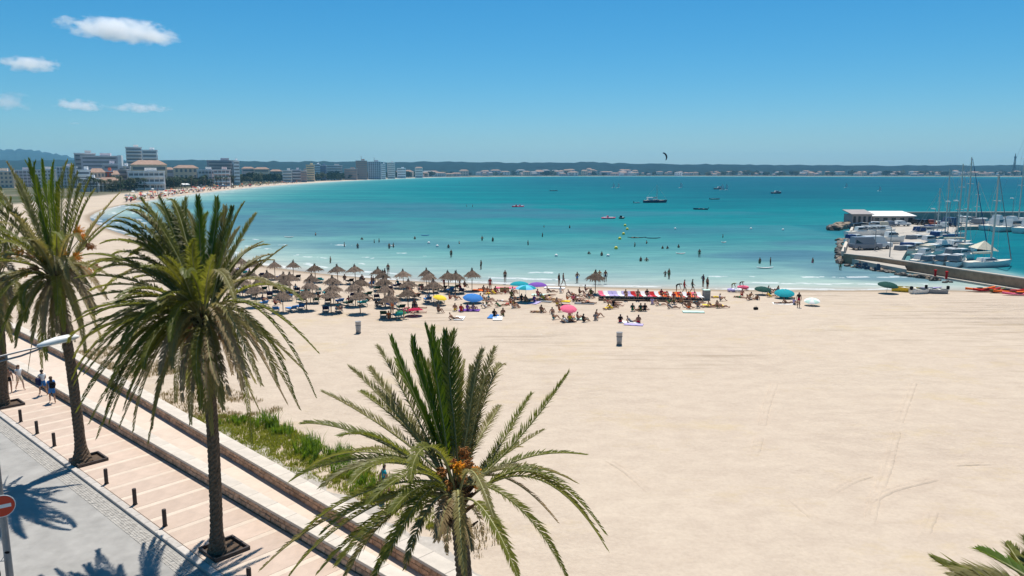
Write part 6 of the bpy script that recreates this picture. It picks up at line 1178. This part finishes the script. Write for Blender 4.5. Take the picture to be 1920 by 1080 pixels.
# ------------------------------------------------------------------ the town along the bay
M_FWIN = mat('facade_glass', (.20, .20, .205), .4, .4); M_ROOFT = mat('roof_terracotta', (.32, .215, .165), .9, .1, .2, .5); M_ROOFG = mat('roof_grey', (.26, .25, .25), .9, .1, .1, .5)
WALLC = {}
def wallm(n, c):
    c = tuple(min(.8, x * k) for x, k in zip(c, (1.85, 1.75, 1.66))); WALLC[n] = mat('render_' + n, c, .9, .1, .08, .25); return WALLC[n]
for n, c in dict(lilac=(.30, .29, .33), grey=(.27, .27, .28), pale=(.44, .42, .41), white=(.58, .57, .56), tan=(.42, .34, .26), peach=(.46, .34, .27), red=(.36, .085, .05), brown=(.20, .145, .13), slate=(.19, .21, .26), blue=(.10, .12, .20), green=(.17, .19, .17), pink=(.42, .32, .31), yellow=(.42, .36, .25)).items(): wallm(n, c)
def building(x0, x1, yt, d, label, wall, floors=5, dep=None, roof='flat', bands=True, proud=False, cols=None, name='building', cat='building', trim='white', extra=None, rz=0.0):
    a = PD(x0, 322, d); c = PD(x1, 322, d); wd = c.x - a.x; h = max(4, H + (322 - yt) * d / F); dep = dep or max(10, wd * .5); fw = Vector(((a.x + c.x) / 2, d + dep / 2, 0)); rz = rz or math.atan2(-fw.x, fw.y) + ((int(x0) * 7) % 5 - 2) * .05; t = thing(name, label, cat, fw, rz, 'buildings along the bay')
    b = MB(); b.box((0, 0, h / 2), (wd, dep, h)); b.build('wall', WALLC[wall], t); fh = h / floors
    for k in range(floors):
        z = fh * (k + .55)
        if bands:
            b = MB(); b.box((0, -dep / 2 - .06, z), (wd * .9, .16, fh * .36)); b.build('window_band', M_FWIN, t)
            if proud: b = MB(); b.box((0, -dep / 2 - .75, z - fh * .36), (wd * .96, 1.5, fh * .30)); b.build('balcony', WALLC[trim], t)
        elif cols:
            for q in range(cols): b = MB(); b.box(((q + .5) / cols * wd * .92 - wd * .46, -dep / 2 - .06, z), (wd / cols * .46, .16, fh * .5)); b.build('window', M_FWIN, t)
    for sx in (-1, 1): b = MB(); b.box((sx * (wd / 2 + .06), 0, h * .5), (.16, dep * .5, h * .75)); b.build('side_window_band', M_FWIN, t)
    if cols and bands:
        for q in range(cols + 1): b = MB(); b.box((q / cols * wd * .94 - wd * .47, -dep / 2 - .5, h / 2), (.5, 1.0, h * .98)); b.build('facade_fin', WALLC[trim], t)
    if roof == 'flat':
        b = MB(); b.box((0, 0, h + .35), (wd + .8, dep + .8, .7)); b.build('parapet', WALLC[trim], t); b = MB(); b.box((wd * .15, 0, h + 1.9), (min(wd * .3, 9), min(dep * .5, 8), 2.6)); b.build('roof_hut', WALLC[wall], t)
    else:
        x, y = wd / 2 + .6, dep / 2 + .6; b = MB(); b.add([(-x, -y, h), (x, -y, h), (x, y, h), (-x, y, h), (-x * .55, 0, h + min(4, dep * .25)), (x * .55, 0, h + min(4, dep * .25))], [(3, 2, 1, 0), (0, 1, 5, 4), (1, 2, 5), (2, 3, 4, 5), (3, 0, 4)]); b.build('roof', M_ROOFT if roof == 'tile' else M_ROOFG, t)
    if extra == 'mast': b = MB(); b.tube([(0, 0, h), (0, 0, h + 9)], .4, 5); b.build('roof_mast', M_GALV, t)
    if extra == 'endslab': b = MB(); b.box((wd / 2 + 1.6, 0, h * .5 + .6), (3.2, dep + 1, h + 1.2)); b.build('end_wall', WALLC['white'], t)
    if extra == 'terrace':
        for q in range(6): b = MB(); b.box(((q + .5) / 6 * wd - wd / 2, -dep / 2 - 2.2, 2.2), (.5, .5, 4.4)); b.build('pillar', WALLC['white'], t)
        b = MB(); b.box((0, -dep / 2 - 1.4, 4.55), (wd, 3.4, .4)); b.build('terrace_roof', WALLC['white'], t)
    return t
BLD = [  # x0 x1 ytop dist label wall floors roof opts
    (150, 211, 294, 711, 'long lilac grey hotel slab with white end wall, first big block along the bay', 'lilac', 8, dict(extra='endslab', dep=18)), (131, 166, 289, 725, 'darker grey wing rising behind the long lilac hotel', 'grey', 8, dict(dep=24)),
    (231, 258, 278, 841, 'tall grey tower with pale floor bands, taller of the twin towers', 'pale', 11, dict(proud=True, dep=22)), (263, 288, 283, 826, 'tall white tower with dark floor bands, shorter of the twin towers', 'white', 9, dict(proud=True, dep=20)),
    (236, 297, 309, 653, 'broad tan building with red brown roof in front of the twin towers', 'tan', 3, dict(roof='tile', dep=26)), (232, 296, 322, 603, 'row of pale terraces with balconies below the broad tan building', 'pale', 3, dict(proud=True, cols=7, extra='terrace', dep=14)),
    (188, 203, 322, 581, 'brick red house in the beach front', 'red', 3, dict(cols=2, bands=False, dep=12)), (203, 214, 327, 581, 'orange brown house beside the brick red one', 'peach', 3, dict(cols=2, bands=False, roof='tile', dep=12)), (161, 187, 323, 574, 'peach beach house with tiled roof before the lilac hotel', 'peach', 3, dict(cols=4, bands=False, roof='tile', dep=12)), (140, 160, 320, 567, 'white stepped beach house with balconies', 'white', 4, dict(proud=True, dep=12)),
    (187, 211, 309, 639, 'pale lilac block rising behind the brick red house', 'lilac', 4, dict(dep=14)), (218, 236, 313, 668, 'white roofed block between the lilac hotel and the towers', 'white', 4, dict(dep=14)), (216, 233, 319, 599, 'dark green grey house under trees', 'green', 4, dict(proud=True, trim='grey', dep=12)),
    (100, 132, 314, 668, 'lilac white apartment block behind palm leaves', 'lilac', 6, dict(cols=6, dep=16)), (60, 95, 319, 711, 'pale block with small windows behind the tallest palm leaves', 'pale', 5, dict(cols=6, bands=False)), (16, 56, 320, 725, 'lilac grey block at the town edge', 'lilac', 5, dict(cols=6)), (-30, 14, 322, 668, 'peach block cut by the picture edge', 'peach', 4, dict(cols=6, bands=False)), (140, 176, 336, 553, 'white beach bar with dark open front', 'white', 1, dict(extra='terrace', dep=9)), (178, 214, 338, 563, 'brown roofed beach restaurant beside the white bar', 'tan', 1, dict(roof='tile', extra='terrace', dep=9)),
    (323, 366, 315, 783, 'long house with brown roof among trees', 'tan', 3, dict(roof='tile', cols=5, bands=False)), (367, 398, 319, 769, 'pale terrace house with arched front', 'pale', 3, dict(cols=5, extra='terrace')), (398, 427, 319, 761, 'pinkish terrace house beside the blue grey hotel', 'pink', 4, dict(proud=True, cols=4)), (384, 432, 302, 855, 'wide blue grey hotel with balconies beyond the terrace houses', 'slate', 7, dict(proud=True, trim='grey', dep=22)), (432, 442, 303, 841, 'narrow white stair tower at the end of the blue grey hotel', 'white', 7, dict(dep=18)),
    (300, 321, 318, 812, 'small dark house among trees past the tan building', 'slate', 3, dict(roof='tile')),
    (452, 474, 316, 1150, 'low pinkish house row past the blue grey hotel', 'pink', 3, dict(roof='tile')), (475, 502, 317, 1150, 'low tan house row in dark trees', 'tan', 3, dict(roof='tile')), (528, 545, 320, 1050, 'grey white house by the beach trees', 'pale', 4, dict(proud=True)), (546, 562, 319, 1060, 'lilac house beside the grey white one', 'lilac', 4, dict(proud=True)), (563, 573, 321, 1050, 'brown house before the yellow tower', 'brown', 4, dict()), (573, 588, 310, 1120, 'yellowish apartment tower above the far beach', 'yellow', 7, dict(proud=True, trim='yellow')), (588, 600, 309, 1300, 'white apartment block beside the yellow tower', 'white', 7, dict()), (600, 610, 311, 1250, 'dark blue apartment block', 'blue', 6, dict()), (611, 640, 311, 1350, 'grey hotel with pale front beyond the dark blue block', 'grey', 6, dict(proud=True)),
    (645, 668, 317, 1350, 'low brown hotel wing before the brown tower', 'brown', 4, dict()), (667, 687, 302, 1400, 'brown hotel tower standing above the ridge', 'brown', 10, dict(extra='mast')), (689, 713, 304, 1450, 'blue grey hotel slab with roof mast beside the brown tower', 'slate', 10, dict(extra='mast', cols=6)), (714, 722, 308, 1500, 'white block after the blue grey slab', 'white', 8, dict()), (726, 740, 306, 1600, 'pale block before the far low houses', 'pale', 8, dict()), (505, 526, 321, 1120, 'dark roofed house hidden in beach trees', 'green', 3, dict(roof='tile')), (744, 760, 316, 1700, 'low white hotel where the beach thins out', 'white', 4, dict()), (778, 792, 315, 1800, 'pale pyramid roofed house before the dark trees', 'pale', 4, dict(roof='tile'))]
for x0, x1, yt, d, lab, wl, fl, kw in BLD: building(x0, x1, yt, d, lab, wl, fl, **kw)
# tiny houses along the far shore
rr = random.Random(88); HV = []
for k, (wl, rf) in enumerate((('pink', M_ROOFT), ('pale', M_ROOFT), ('white', M_ROOFG), ('lilac', M_ROOFT), ('peach', M_ROOFT), ('grey', M_ROOFG), ('tan', M_ROOFT))):
    b = MB(); wd, dp, h = rr.uniform(11, 17), 9, rr.uniform(6, 11); b.box((0, 0, h / 2), (wd, dp, h)); b.cur = 1; x, y = wd / 2 + .4, dp / 2 + .4; b.add([(-x, -y, h), (x, -y, h), (x, y, h), (-x, y, h), (-x * .5, 0, h + 2.2), (x * .5, 0, h + 2.2)], [(3, 2, 1, 0), (0, 1, 5, 4), (1, 2, 5), (2, 3, 4, 5), (3, 0, 4)]); b.cur = 2
    for q in range(3):
        for z in range(2): b.box(((q - 1) * wd * .3, -dp / 2 - .05, h * (.28 + .42 * z)), (wd * .14, .12, h * .2))
    HV.append(b.mesh('house', [WALLC[wl], rf, M_FWIN]))
HN = ['pink', 'pale', 'white', 'lilac', 'peach', 'grey', 'tan']
for k in range(230):
    u = rr.random() ** .9; x = 745 + 1170 * u; d = rr.uniform(2560, 2900) if x > 900 else 1750 + (x - 745) * 5.2 + rr.uniform(0, 250); v = rr.randrange(7)
    if 1210 < x < 1330 and rr.random() < .6: continue
    p = PD(x, 322, d); p.z = max(0, (d - 2560) * .022) if d > 2560 else 0; s = rr.uniform(.8, 1.5) * (1.15 if x < 1200 else .85)
    tag(obj('house', HV[v], None, p, rr.uniform(-.4, .4)), f'tiny {HN[v]} house among the many lining the far shore of the bay', 'house', f'{HN[v]} houses on the far shore').scale = (s * rr.uniform(.8, 1.6), s, s * rr.uniform(.7, 1.1))
# trees
M_LEAFD = [mat('foliage_dark', (.030, .048, .018), .8, .15, .4, .6, objvary=.3), mat('foliage_olive', (.060, .068, .028), .8, .15, .4, .6, objvary=.3)]
def tree_meshes(seed, h, w_):
    rr = random.Random(seed); b = MB(); cl = [(rr.gauss(0, .33) * w_, rr.gauss(0, .33) * w_, h * (.62 + rr.uniform(-.22, .26)), rr.uniform(.2, .42) * w_) for _ in range(11)]
    for cx, cy_, cz, r in cl:
        for k in range(46):
            v = Vector((rr.gauss(0, 1), rr.gauss(0, 1), rr.gauss(0, 1))).normalized() * r * rr.uniform(.6, 1.08); c = Vector((cx, cy_, cz)) + Vector((v.x, v.y, v.z * .75)); a = Vector((rr.gauss(0, 1), rr.gauss(0, 1), rr.gauss(0, 1))).normalized(); q = a.orthogonal(); s = rr.uniform(.25, .6) * w_ * .22
            b.add([c - a * s, c + q * s * .7, c + a * s, c - q * s * .7], [(0, 1, 2, 3)])
    t = MB(); t.tube([(0, 0, -.3), (.1, 0, h * .3), (0, .1, h * .6)], [.05 * w_, .04 * w_, .02 * w_], 6)
    for k in range(4): an = rr.uniform(0, 6.28); t.tube([(.05, .03, h * (.3 + .06 * k)), (math.cos(an) * w_ * .3, math.sin(an) * w_ * .3, h * .68)], [.025 * w_, .01 * w_], 4)
    return b, t
TV = []
for k in range(5):
    c, t = tree_meshes(100 + k, 8, 6.5); TV.append((c.mesh('crown', M_LEAFD[k % 2]), t.mesh('trunk', M_TRUNK)))
def pine_palm(seed):
    rr = random.Random(seed); b = MB(); n = 22
    for k in range(n):
        an = 2 * math.pi * k / n + rr.uniform(-.15, .15); up = rr.uniform(-.2, 1.0); d = Vector((math.cos(an), math.sin(an), 0)); L = rr.uniform(2.0, 2.8); sd_ = Vector((-d.y, d.x, 0)); pr = Vector((0, 0, 8.4)); 
        for s in range(4):
            u = (s + 1) / 4; nx = Vector((0, 0, 8.4)) + d * L * u + Vector((0, 0, up * L * u - 1.1 * L * u * u)); wv = .34 * math.sin(math.pi * min(.95, u * .9 + .1)); w0 = .34 * math.sin(math.pi * min(.95, (u - .25) * .9 + .1)); b.add([pr - sd_ * w0, pr + sd_ * w0, nx + sd_ * wv, nx - sd_ * wv], [(0, 1, 2, 3)]); pr = nx
    t = MB(); t.tube([(0, 0, -.2), (.1, 0, 4), (0, 0, 8.5)], [.28, .2, .22], 7); return b.mesh('crown', M_LEAFD[seed % 2]), t.mesh('trunk', M_TRUNK)
PV = [pine_palm(k) for k in range(3)]
rr = random.Random(61)
def tree(x, d, s, label, vs, grp, name='tree', cat='tree'):
    p = PD(x, 322, d); p.z = 0; t = thing(name, label, cat, p, rr.uniform(0, 6.28), grp); t.scale = (s * rr.uniform(.9, 1.25), s * rr.uniform(.9, 1.25), s); c, k = rr.choice(vs); obj('crown', c, t); obj('trunk', k, t)
for k in range(40): x = 142 + k * 7.6 + rr.uniform(-3, 3); d = 535 + max(0, x - 190) * .75 + rr.uniform(-10, 25); tree(x, d, rr.uniform(.85, 1.35), f'slim palm, {ORD[k + 1]} from the white beach bar in the town beach row', PV, 'palms along the town beach front', 'palm_tree', 'palm tree')
for k in range(34): x = 205 + 3.676 * (k + rr.random()); tree(x, 545 + (x - 205) * .9 + rr.uniform(0, 45), rr.uniform(.6, 1.05), f'dark leafy tree, {ORD[k + 1]} past the brick red house among beach front houses', TV, 'trees among the beach front houses')
for k in range(46): x = 300 + 3.261 * (k + rr.random()); tree(x, 640 + (x - 300) * 1.4 + rr.uniform(0, 60), rr.uniform(.7, 1.2), f'olive green tree, {ORD[k + 1]} past the broad tan building toward the blue grey hotel', TV, 'trees before the terrace houses')
for k in range(70): x = 440 + 2.857 * (k + rr.random()); tree(x, 900 + (x - 440) * 1.9 + rr.uniform(-10, 120), rr.uniform(.9, 1.6), f'dark green tree, {ORD[k + 1]} past the white stair tower behind the curving beach', TV, 'trees behind the curving beach')
for k in range(60): x = 620 + 3.500 * (k + rr.random()); tree(x, 1180 + (x - 620) * 5 + rr.uniform(0, 150), rr.uniform(1.1, 2.0), f'distant tree, {ORD[k + 1]} from the dark blue block in the belt below hotel towers', TV, 'trees below the hotel towers')
for k in range(110): x = rr.uniform(820, 1940); tree(x, rr.uniform(2550, 2800), rr.uniform(1.2, 2.4), 'tiny far tree between houses across the bay', TV, 'trees across the bay')
# the crowd on the town beach: specks nobody could count
rr = random.Random(17); b = MB(); cols = ['red', 'tan', 'white', 'navy', 'tan', 'crimson', 'grey', 'black', 'white', 'orange', 'grey', 'olive']
for k in range(520):
    u = rr.random(); x = 235 + u * 330; ys = float(np.interp(x, [200, 250, 300, 360, 420, 500, 600], [390, 380, 372, 363.5, 356.5, 348.5, 341.5])); y = ys - 1.5 - abs(rr.gauss(0, 1)) * (ys - 322) * .13
    if y < 322 + (ys - 322) * .62: continue
    p = P(x, y); b.cur = rr.randrange(len(cols)); r = rr.random()
    if r < .22: b.lathe([(1.2, 1.9), (.7, 2.25), (.05, 2.45)], 8, (p.x, p.y, 0)); b.tube([(p.x, p.y, 0), (p.x, p.y, 2)], .04, 4)
    elif r < .6: b.box((p.x, p.y, .3), (.7, 1.9, .3), rr.uniform(0, 3)); b.box((p.x + .2, p.y + .7, .6), (.7, .3, .5), 0)
    else: b.lathe([(.14, 0), (.2, .8), (.22, 1.4), (.1, 1.5), (.12, 1.7)], 6, (p.x, p.y, 0))
tag(b.build('beach_crowd', [CL[c] for c in cols]), 'crowd of bathers and sunshades on the town beach', None, None, 'stuff')
for x0, x1, y, lab in ((300, 336, 352.5, 'long white awning at the back of the town beach'), (336, 352, 351, 'white marquee at the end of the long awning'), (450, 463, 338, 'white awning in trees behind the curving beach'), (408, 416, 342, 'small white marquee before the blue grey hotel')):
    a, c = P(x0, y), P(x1, y); wd = c.x - a.x; t = thing('beach_marquee', lab, 'marquee', a); b = MB(); b.add([(0, 0, 2.3), (wd, 0, 2.3), (wd, 6, 2.3), (0, 6, 2.3), (wd * .1, 3, 3.6), (wd * .9, 3, 3.6)], [(3, 2, 1, 0), (0, 1, 5, 4), (1, 2, 5), (2, 3, 4, 5), (3, 0, 4)]); b.build('canopy', M_ROOFW, t)
    for px_ in (0.1, wd - .1): b = MB(); b.tube([(px_, .1, 0), (px_, .1, 2.3)], .08, 5); b.build('pole', M_MAST, t)

# ------------------------------------------------------------------ hills
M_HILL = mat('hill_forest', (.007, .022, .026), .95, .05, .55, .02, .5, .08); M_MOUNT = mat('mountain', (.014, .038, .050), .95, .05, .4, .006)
def ridge(name, prof, d, deep, m, jit, foot=0.0, seed=1):
    rr = random.Random(seed); xs = np.linspace(prof[0][0], prof[-1][0], 260); ys = np.interp(xs, [p[0] for p in prof], [p[1] for p in prof]); nz = vnoise(np.stack([xs, xs * 0], -1), 22, seed) + .5 * vnoise(np.stack([xs, xs * 0], -1), 6, seed + 1) - .75
    b = MB(); vs = []; rows = 7
    for i, (x, y) in enumerate(zip(xs, ys)):
        hgt = max(2.0, H + (322 - y) * (d + deep * .6) / F + nz[i] * jit)
        for r in range(rows):
            u = r / (rows - 1); dd = d + deep * u; hz = hgt * (math.sin(min(1, u / .6) * math.pi / 2) ** .8 if u <= .6 else max(0, 1 - ((u - .6) / .4) ** 2)); vs.append(((x - 960) / F * dd * 1.0, dd, foot + hz * (1 + rr.uniform(-.05, .05) * (0 < r < rows - 1 and r != 4)) - (2 if r in (0, rows - 1) else 0)))
    b.add(vs, [(i * rows + r, (i + 1) * rows + r, (i + 1) * rows + r + 1, i * rows + r + 1) for i in range(len(xs) - 1) for r in range(rows - 1)])
    return tag(b.build(name, m, None, True), kind='structure')
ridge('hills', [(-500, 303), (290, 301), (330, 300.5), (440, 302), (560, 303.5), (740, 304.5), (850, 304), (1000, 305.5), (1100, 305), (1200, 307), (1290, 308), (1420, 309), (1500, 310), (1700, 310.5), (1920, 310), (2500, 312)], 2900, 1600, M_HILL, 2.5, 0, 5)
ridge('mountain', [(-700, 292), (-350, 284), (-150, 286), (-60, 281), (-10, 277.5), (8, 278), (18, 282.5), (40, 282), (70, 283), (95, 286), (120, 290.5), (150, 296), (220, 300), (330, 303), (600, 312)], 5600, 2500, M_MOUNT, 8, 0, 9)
tw = thing('radio_mast', 'tall lattice mast on the far shore above the breakwater yachts', 'mast', PD(1901, 322, 2700) + Vector((0, 0, -14))); b = MB(); hh = 14 + 34 * 2700 / F
for sx, sy in ((-1, -1), (1, -1), (1, 1), (-1, 1)): b.tube([(sx * 4, sy * 4, 0), (sx * 1.2, sy * 1.2, hh * .8), (0, 0, hh)], [1.3, .9, .5], 4)
b.build('legs', M_PD, tw); b = MB()
for k in range(10): z = hh * k / 11; r = 4 - 2.8 * z / hh / .8; b.box((0, 0, z), (2 * r, 2 * r, .7))
b.build('braces', M_PD, tw); b = MB(); b.box((0, 0, hh * .82), (5, 5, 5)); b.build('antenna_ring', M_PD, tw)

# ------------------------------------------------------------------ planting by the wall
rr = random.Random(12)
def tuft(b, p, n, h, sp, wd=.016):
    for k in range(n):
        an = rr.uniform(0, 6.28); l = h * rr.uniform(.5, 1.1); o = p + Vector((rr.uniform(-sp, sp), rr.uniform(-sp, sp), 0)); d = Vector((math.cos(an), math.sin(an), 0)); s = Vector((-d.y, d.x, 0)) * wd; ln = rr.uniform(.15, .6)
        m = o + Vector((0, 0, l * .6)) + d * l * ln * .35; t = o + Vector((0, 0, l)) + d * l * ln
        b.add([o - s, o + s, m + s * .8, m - s * .8, t], [(0, 1, 2, 3), (3, 2, 4)])
G_GRASS = leafmat('grass_green', (.145, .20, .022), (.26, .265, .05), .45); G_TALL = leafmat('reed_green', (.08, .16, .02), (.14, .22, .03), .45); G_STRAW = leafmat('dry_grass', (.30, .23, .11), (.22, .185, .07), .3)
bg_, bt_, bd_ = MB(), MB(), MB()
def inside_grass(s, t):
    e = tB(s) + (1.15 if s > 32 else 1.25 + (32 - s) * .12); wmax = np.interp(s, [21, 24, 27, 31, 36, 40, 43], [.4, 1.6, 2.6, 3.0, 3.3, 2.7, .8]); return e < t < e + wmax
for k in range(4200):
    s, t = rr.uniform(21, 43), rr.uniform(17.5, 23.5)
    if not inside_grass(s, t): continue
    n = vnoise(np.array([[s * 1.0, t * 1.0]]), 1.3, 40)[0]
    if n < .30 and rr.random() < .8: continue
    tuft(bg_, ST(s, t, -.02), 14, .12 + .16 * n, .18)
for s0, t0, h in ((38.3, 21.2, .9), (33.2, 20.9, .85), (31.0, 21.0, .8), (32.2, 20.3, .6), (36.5, 21.3, .6), (29.0, 20.3, .6), (27.3, 19.9, .5), (40.3, 20.4, .5)):
    for k in range(16): tuft(bt_, ST(s0 + rr.gauss(0, .5), t0 + rr.gauss(0, .3), 0), 16, h, .12, .02)
for k in range(1500):
    s, t = rr.uniform(40, 66), rr.uniform(19, 23.5); n = vnoise(np.array([[s, t]]), 2.2, 41)[0]
    if n < .42 or t < tB(s) + .95: continue
    tuft(bd_, ST(s, t, -.02), 9, .14 + .15 * n, .22)
for k in range(160):
    s, t = rr.uniform(10, 22), rr.uniform(18.8, 20.6)
    if vnoise(np.array([[s, t]]), 1.5, 43)[0] > .55: tuft(bd_, ST(s, t, -.02), 9, .25, .2)
tag(bg_.build('grass', G_GRASS), 'short green grass growing along the beach wall', None, None, 'stuff'); tag(bt_.build('tall_grass', G_TALL), 'taller dark grass clumps in the green strip', None, None, 'stuff'); tag(bd_.build('dry_grass', G_STRAW), 'straw coloured dry grass on the sand by the wall', None, None, 'stuff')

# ------------------------------------------------------------------ parked car and motorbike at the picture edge
vh = vehicle(Vector((-24.6, 30.6, -.12)), PANG, 'car', M_HULLW, 'white car parked behind the lamp pole at the picture edge'); vh['group'] = 'vehicles on the road'
mb = thing('motorbike', 'dark motorbike with mirrors parked at the lamp pole', 'motorbike', Vector((-18.15, 24.05, -.12)), PANG - .5)
for x in (-.68, .68):
    b = MB(); b.tube([(x + .3 * math.cos(2 * math.pi * k / 16), 0, .3 + .3 * math.sin(2 * math.pi * k / 16)) for k in range(17)], .06, 6, False); wh = b.build('wheel', M_TYRE, mb); b = MB(); b.tube([(x, -.05, .3), (x, .05, .3)], .16, 10); b.build('hub', M_RIM, wh)
b = MB(); b.ball((-.1, 0, .58), (.42, .17, .24), 10, 6); b.build('engine_fairing', M_PD, mb, True); b = MB(); b.ball((.15, 0, .88), (.32, .15, .15), 10, 6); b.build('fuel_tank', M_PB, mb, True); b = MB(); b.box((-.42, 0, .86), (.7, .24, .12), 0, bev=.04); b.build('saddle', CL['black'], mb)
b = MB(); b.tube([(.68, .08, .3), (.5, .08, .95)], .03, 6); b.build('fork', M_GALV, mb); b = MB(); b.tube([(.40, -.38, 1.05), (.5, -.15, 1.02), (.5, .15, 1.02), (.40, .38, 1.05)], .018, 6); b.build('handlebar', M_GALV, mb)
for s in (-1, 1):
    b = MB(); b.tube([(.45, s * .28, 1.05), (.52, s * .42, 1.26)], .01, 4); b.build('mirror_stalk', M_GALV, mb); b = MB(); b.ball((.53, s * .46, 1.29), (.03, .085, .055), 8, 5); b.build('mirror', CL['black'], mb, True)
b = MB(); b.ball((.62, 0, .93), (.10, .10, .10), 8, 5); b.build('headlight', M_WHITE, mb, True)

# ------------------------------------------------------------------ clouds and the air
def cloud(x, y, wpx, hpx, tiltdeg, label, dens=.03, seed=0.0, thr=.0):
    D_ = 4200; c = PD(x, y, D_); sx = wpx / 2 / F * D_ * 1.25; sz = hpx / 2 / F * D_ * 1.25
    bm = bmesh.new(); bmesh.ops.create_icosphere(bm, subdivisions=3, radius=1); me = bpy.data.meshes.new('cloud'); bm.to_mesh(me); bm.free()
    m = bpy.data.materials.new('cloud_vapour'); m.use_nodes = True; nt = m.node_tree; L = nt.links.new; nt.nodes.remove(nt.nodes['Principled BSDF']); out = nt.nodes['Material Output']
    tc = node(nt, 'ShaderNodeTexCoord'); mp = node(nt, 'ShaderNodeMapping'); mp.inputs['Scale'].default_value = (sx / sz * .5, .8, .8); mp.inputs['Location'].default_value = (seed, seed * 1.7, 0); L(tc.outputs['Object'], mp.inputs[0])
    nz = node(nt, 'ShaderNodeTexNoise'); nz.inputs['Scale'].default_value = 1.5; nz.inputs['Detail'].default_value = 7; nz.inputs['Roughness'].default_value = .62; L(mp.outputs[0], nz.inputs['Vector'])
    ln = node(nt, 'ShaderNodeVectorMath', operation='LENGTH'); L(tc.outputs['Object'], ln.inputs[0])
    a = node(nt, 'ShaderNodeMath', operation='MULTIPLY_ADD'); L(nz.outputs['Fac'], a.inputs[0]); a.inputs[1].default_value = 2.3; a.inputs[2].default_value = -.62 - thr
    s_ = node(nt, 'ShaderNodeMath', operation='SUBTRACT'); L(a.outputs[0], s_.inputs[0]); L(ln.outputs['Value'], s_.inputs[1])
    mr = node(nt, 'ShaderNodeMapRange'); mr.inputs['From Min'].default_value = -.30; mr.inputs['From Max'].default_value = .25; mr.inputs['To Max'].default_value = dens; L(s_.outputs[0], mr.inputs[0])
    vol = node(nt, 'ShaderNodeVolumePrincipled'); vol.inputs['Color'].default_value = (.99, .99, .995, 1); vol.inputs['Anisotropy'].default_value = .5; L(mr.outputs[0], vol.inputs['Density']); L(vol.outputs[0], out.inputs['Volume'])
    me.materials.append(m); o = obj('cloud', me, None, c); o.scale = (sx, sz * 1.6, sz); o.rotation_euler = (0, R(tiltdeg), 0); return tag(o, label, 'cloud', 'small white clouds')
cloud(228, 57, 205, 40, 6, 'largest white cloud, long and flat, highest in the sky', .026, 1.3)
cloud(56, 120, 105, 26, 2, 'small white cloud at the picture edge below the largest one', .024, 4.1)
cloud(146, 197, 84, 20, 3, 'flat white cloud low over the town, first of a close pair', .024, 7.7); cloud(262, 202, 112, 16, 2, 'flat white cloud low over the town, second of a close pair', .02, 9.2); cloud(14, 190, 80, 34, 4, 'faint thin cloud low at the picture edge', .010, 11.8, .1); cloud(140, 231, 24, 5, 0, 'tiny faint cloud just above the hotels', .012, 3.3)
HAZE = 0.00007
if HAZE:
    b = MB(); b.box((0, 5200, 124.5), (25000, 10600, 261)); m = bpy.data.materials.new('haze'); m.use_nodes = True; nt = m.node_tree; nt.nodes.remove(nt.nodes['Principled BSDF']); v = node(nt, 'ShaderNodeVolumePrincipled'); v.inputs['Color'].default_value = (.30, .70, 1.0, 1); v.inputs['Density'].default_value = HAZE; v.inputs['Anisotropy'].default_value = .0
    nt.links.new(v.outputs[0], nt.nodes['Material Output'].inputs['Volume']); tag(b.build('haze', m), kind='stuff')

# ------------------------------------------------------------------ tyre tracks pressed into the sand: low berms either side of a groove
rr = random.Random(8); b = MB()
def track(zp, two=1.55):
    pts = [P(1100 + x / 2.25, 600 + y / 2.25) for x, y in zp]; fine = []
    for i in range(len(pts) - 1):
        n = max(2, int((pts[i + 1] - pts[i]).length / .3))
        for k in range(n):
            t = k / n; p0, p1, p2, p3 = pts[max(i - 1, 0)], pts[i], pts[i + 1], pts[min(i + 2, len(pts) - 1)]
            fine.append(.5 * ((2 * p1) + (p2 - p0) * t + (2 * p0 - 5 * p1 + 4 * p2 - p3) * t * t + (3 * p1 - p0 - 3 * p2 + p3) * t ** 3))
    fine = np.array([[p.x, p.y] for p in fine]); zs = sand_z(fine)
    for off in ((-two / 2, two / 2) if two else (0,)):
        vs = []; fs = []
        for i in range(len(fine)):
            d = fine[min(i + 1, len(fine) - 1)] - fine[max(i - 1, 0)]; d = d / (np.hypot(*d) + 1e-9); nn = np.array([-d[1], d[0]]); e = min(1, i / 6, (len(fine) - 1 - i) / 6); fade = e * (.25 + .75 * (vnoise(np.array([[i * .3, off * 9]]), 2.2, 71)[0] > .35))
            for u, h in ((-.26, -.03), (-.16, .055), (-.07, .012), (.07, .012), (.16, .055), (.26, -.03)):
                q = fine[i] + nn * (off + u + rr.uniform(-.03, .03)); vs.append((q[0], q[1], zs[i] + (h + .01 + rr.uniform(-.012, .012)) * fade - (1 - fade) * .05))
        m = len(fine); fs = [(i * 6 + j, (i + 1) * 6 + j, (i + 1) * 6 + j + 1, i * 6 + j + 1) for i in range(m - 1) for j in range(5)]; b.add(vs, fs)
for zp in ([(1385, 250), (1330, 400), (1295, 520), (1262, 640), (1215, 760), (1190, 900)], [(1840, 628), (1600, 632), (1430, 640), (1290, 672), (1200, 700), (1110, 750), (1060, 800)], [(870, 710), (960, 775), (1060, 860), (1140, 950), (1215, 1050)], [(800, 250), (760, 360), (735, 470), (700, 600)], [(1480, 760), (1440, 860), (1400, 960)], [(30, 560), (170, 640), (300, 760)]): track(zp, 1.55 if zp[0][0] in (1840, 870) else 0)
tt = b.build('tyre_track', SAND, None, True); at = tt.data.attributes.new('shore', 'FLOAT', 'POINT'); at.data.foreach_set('value', [-60.0] * len(tt.data.vertices)); tag(tt, 'tyre and drag tracks pressed into the open sand', None, None, 'stuff')
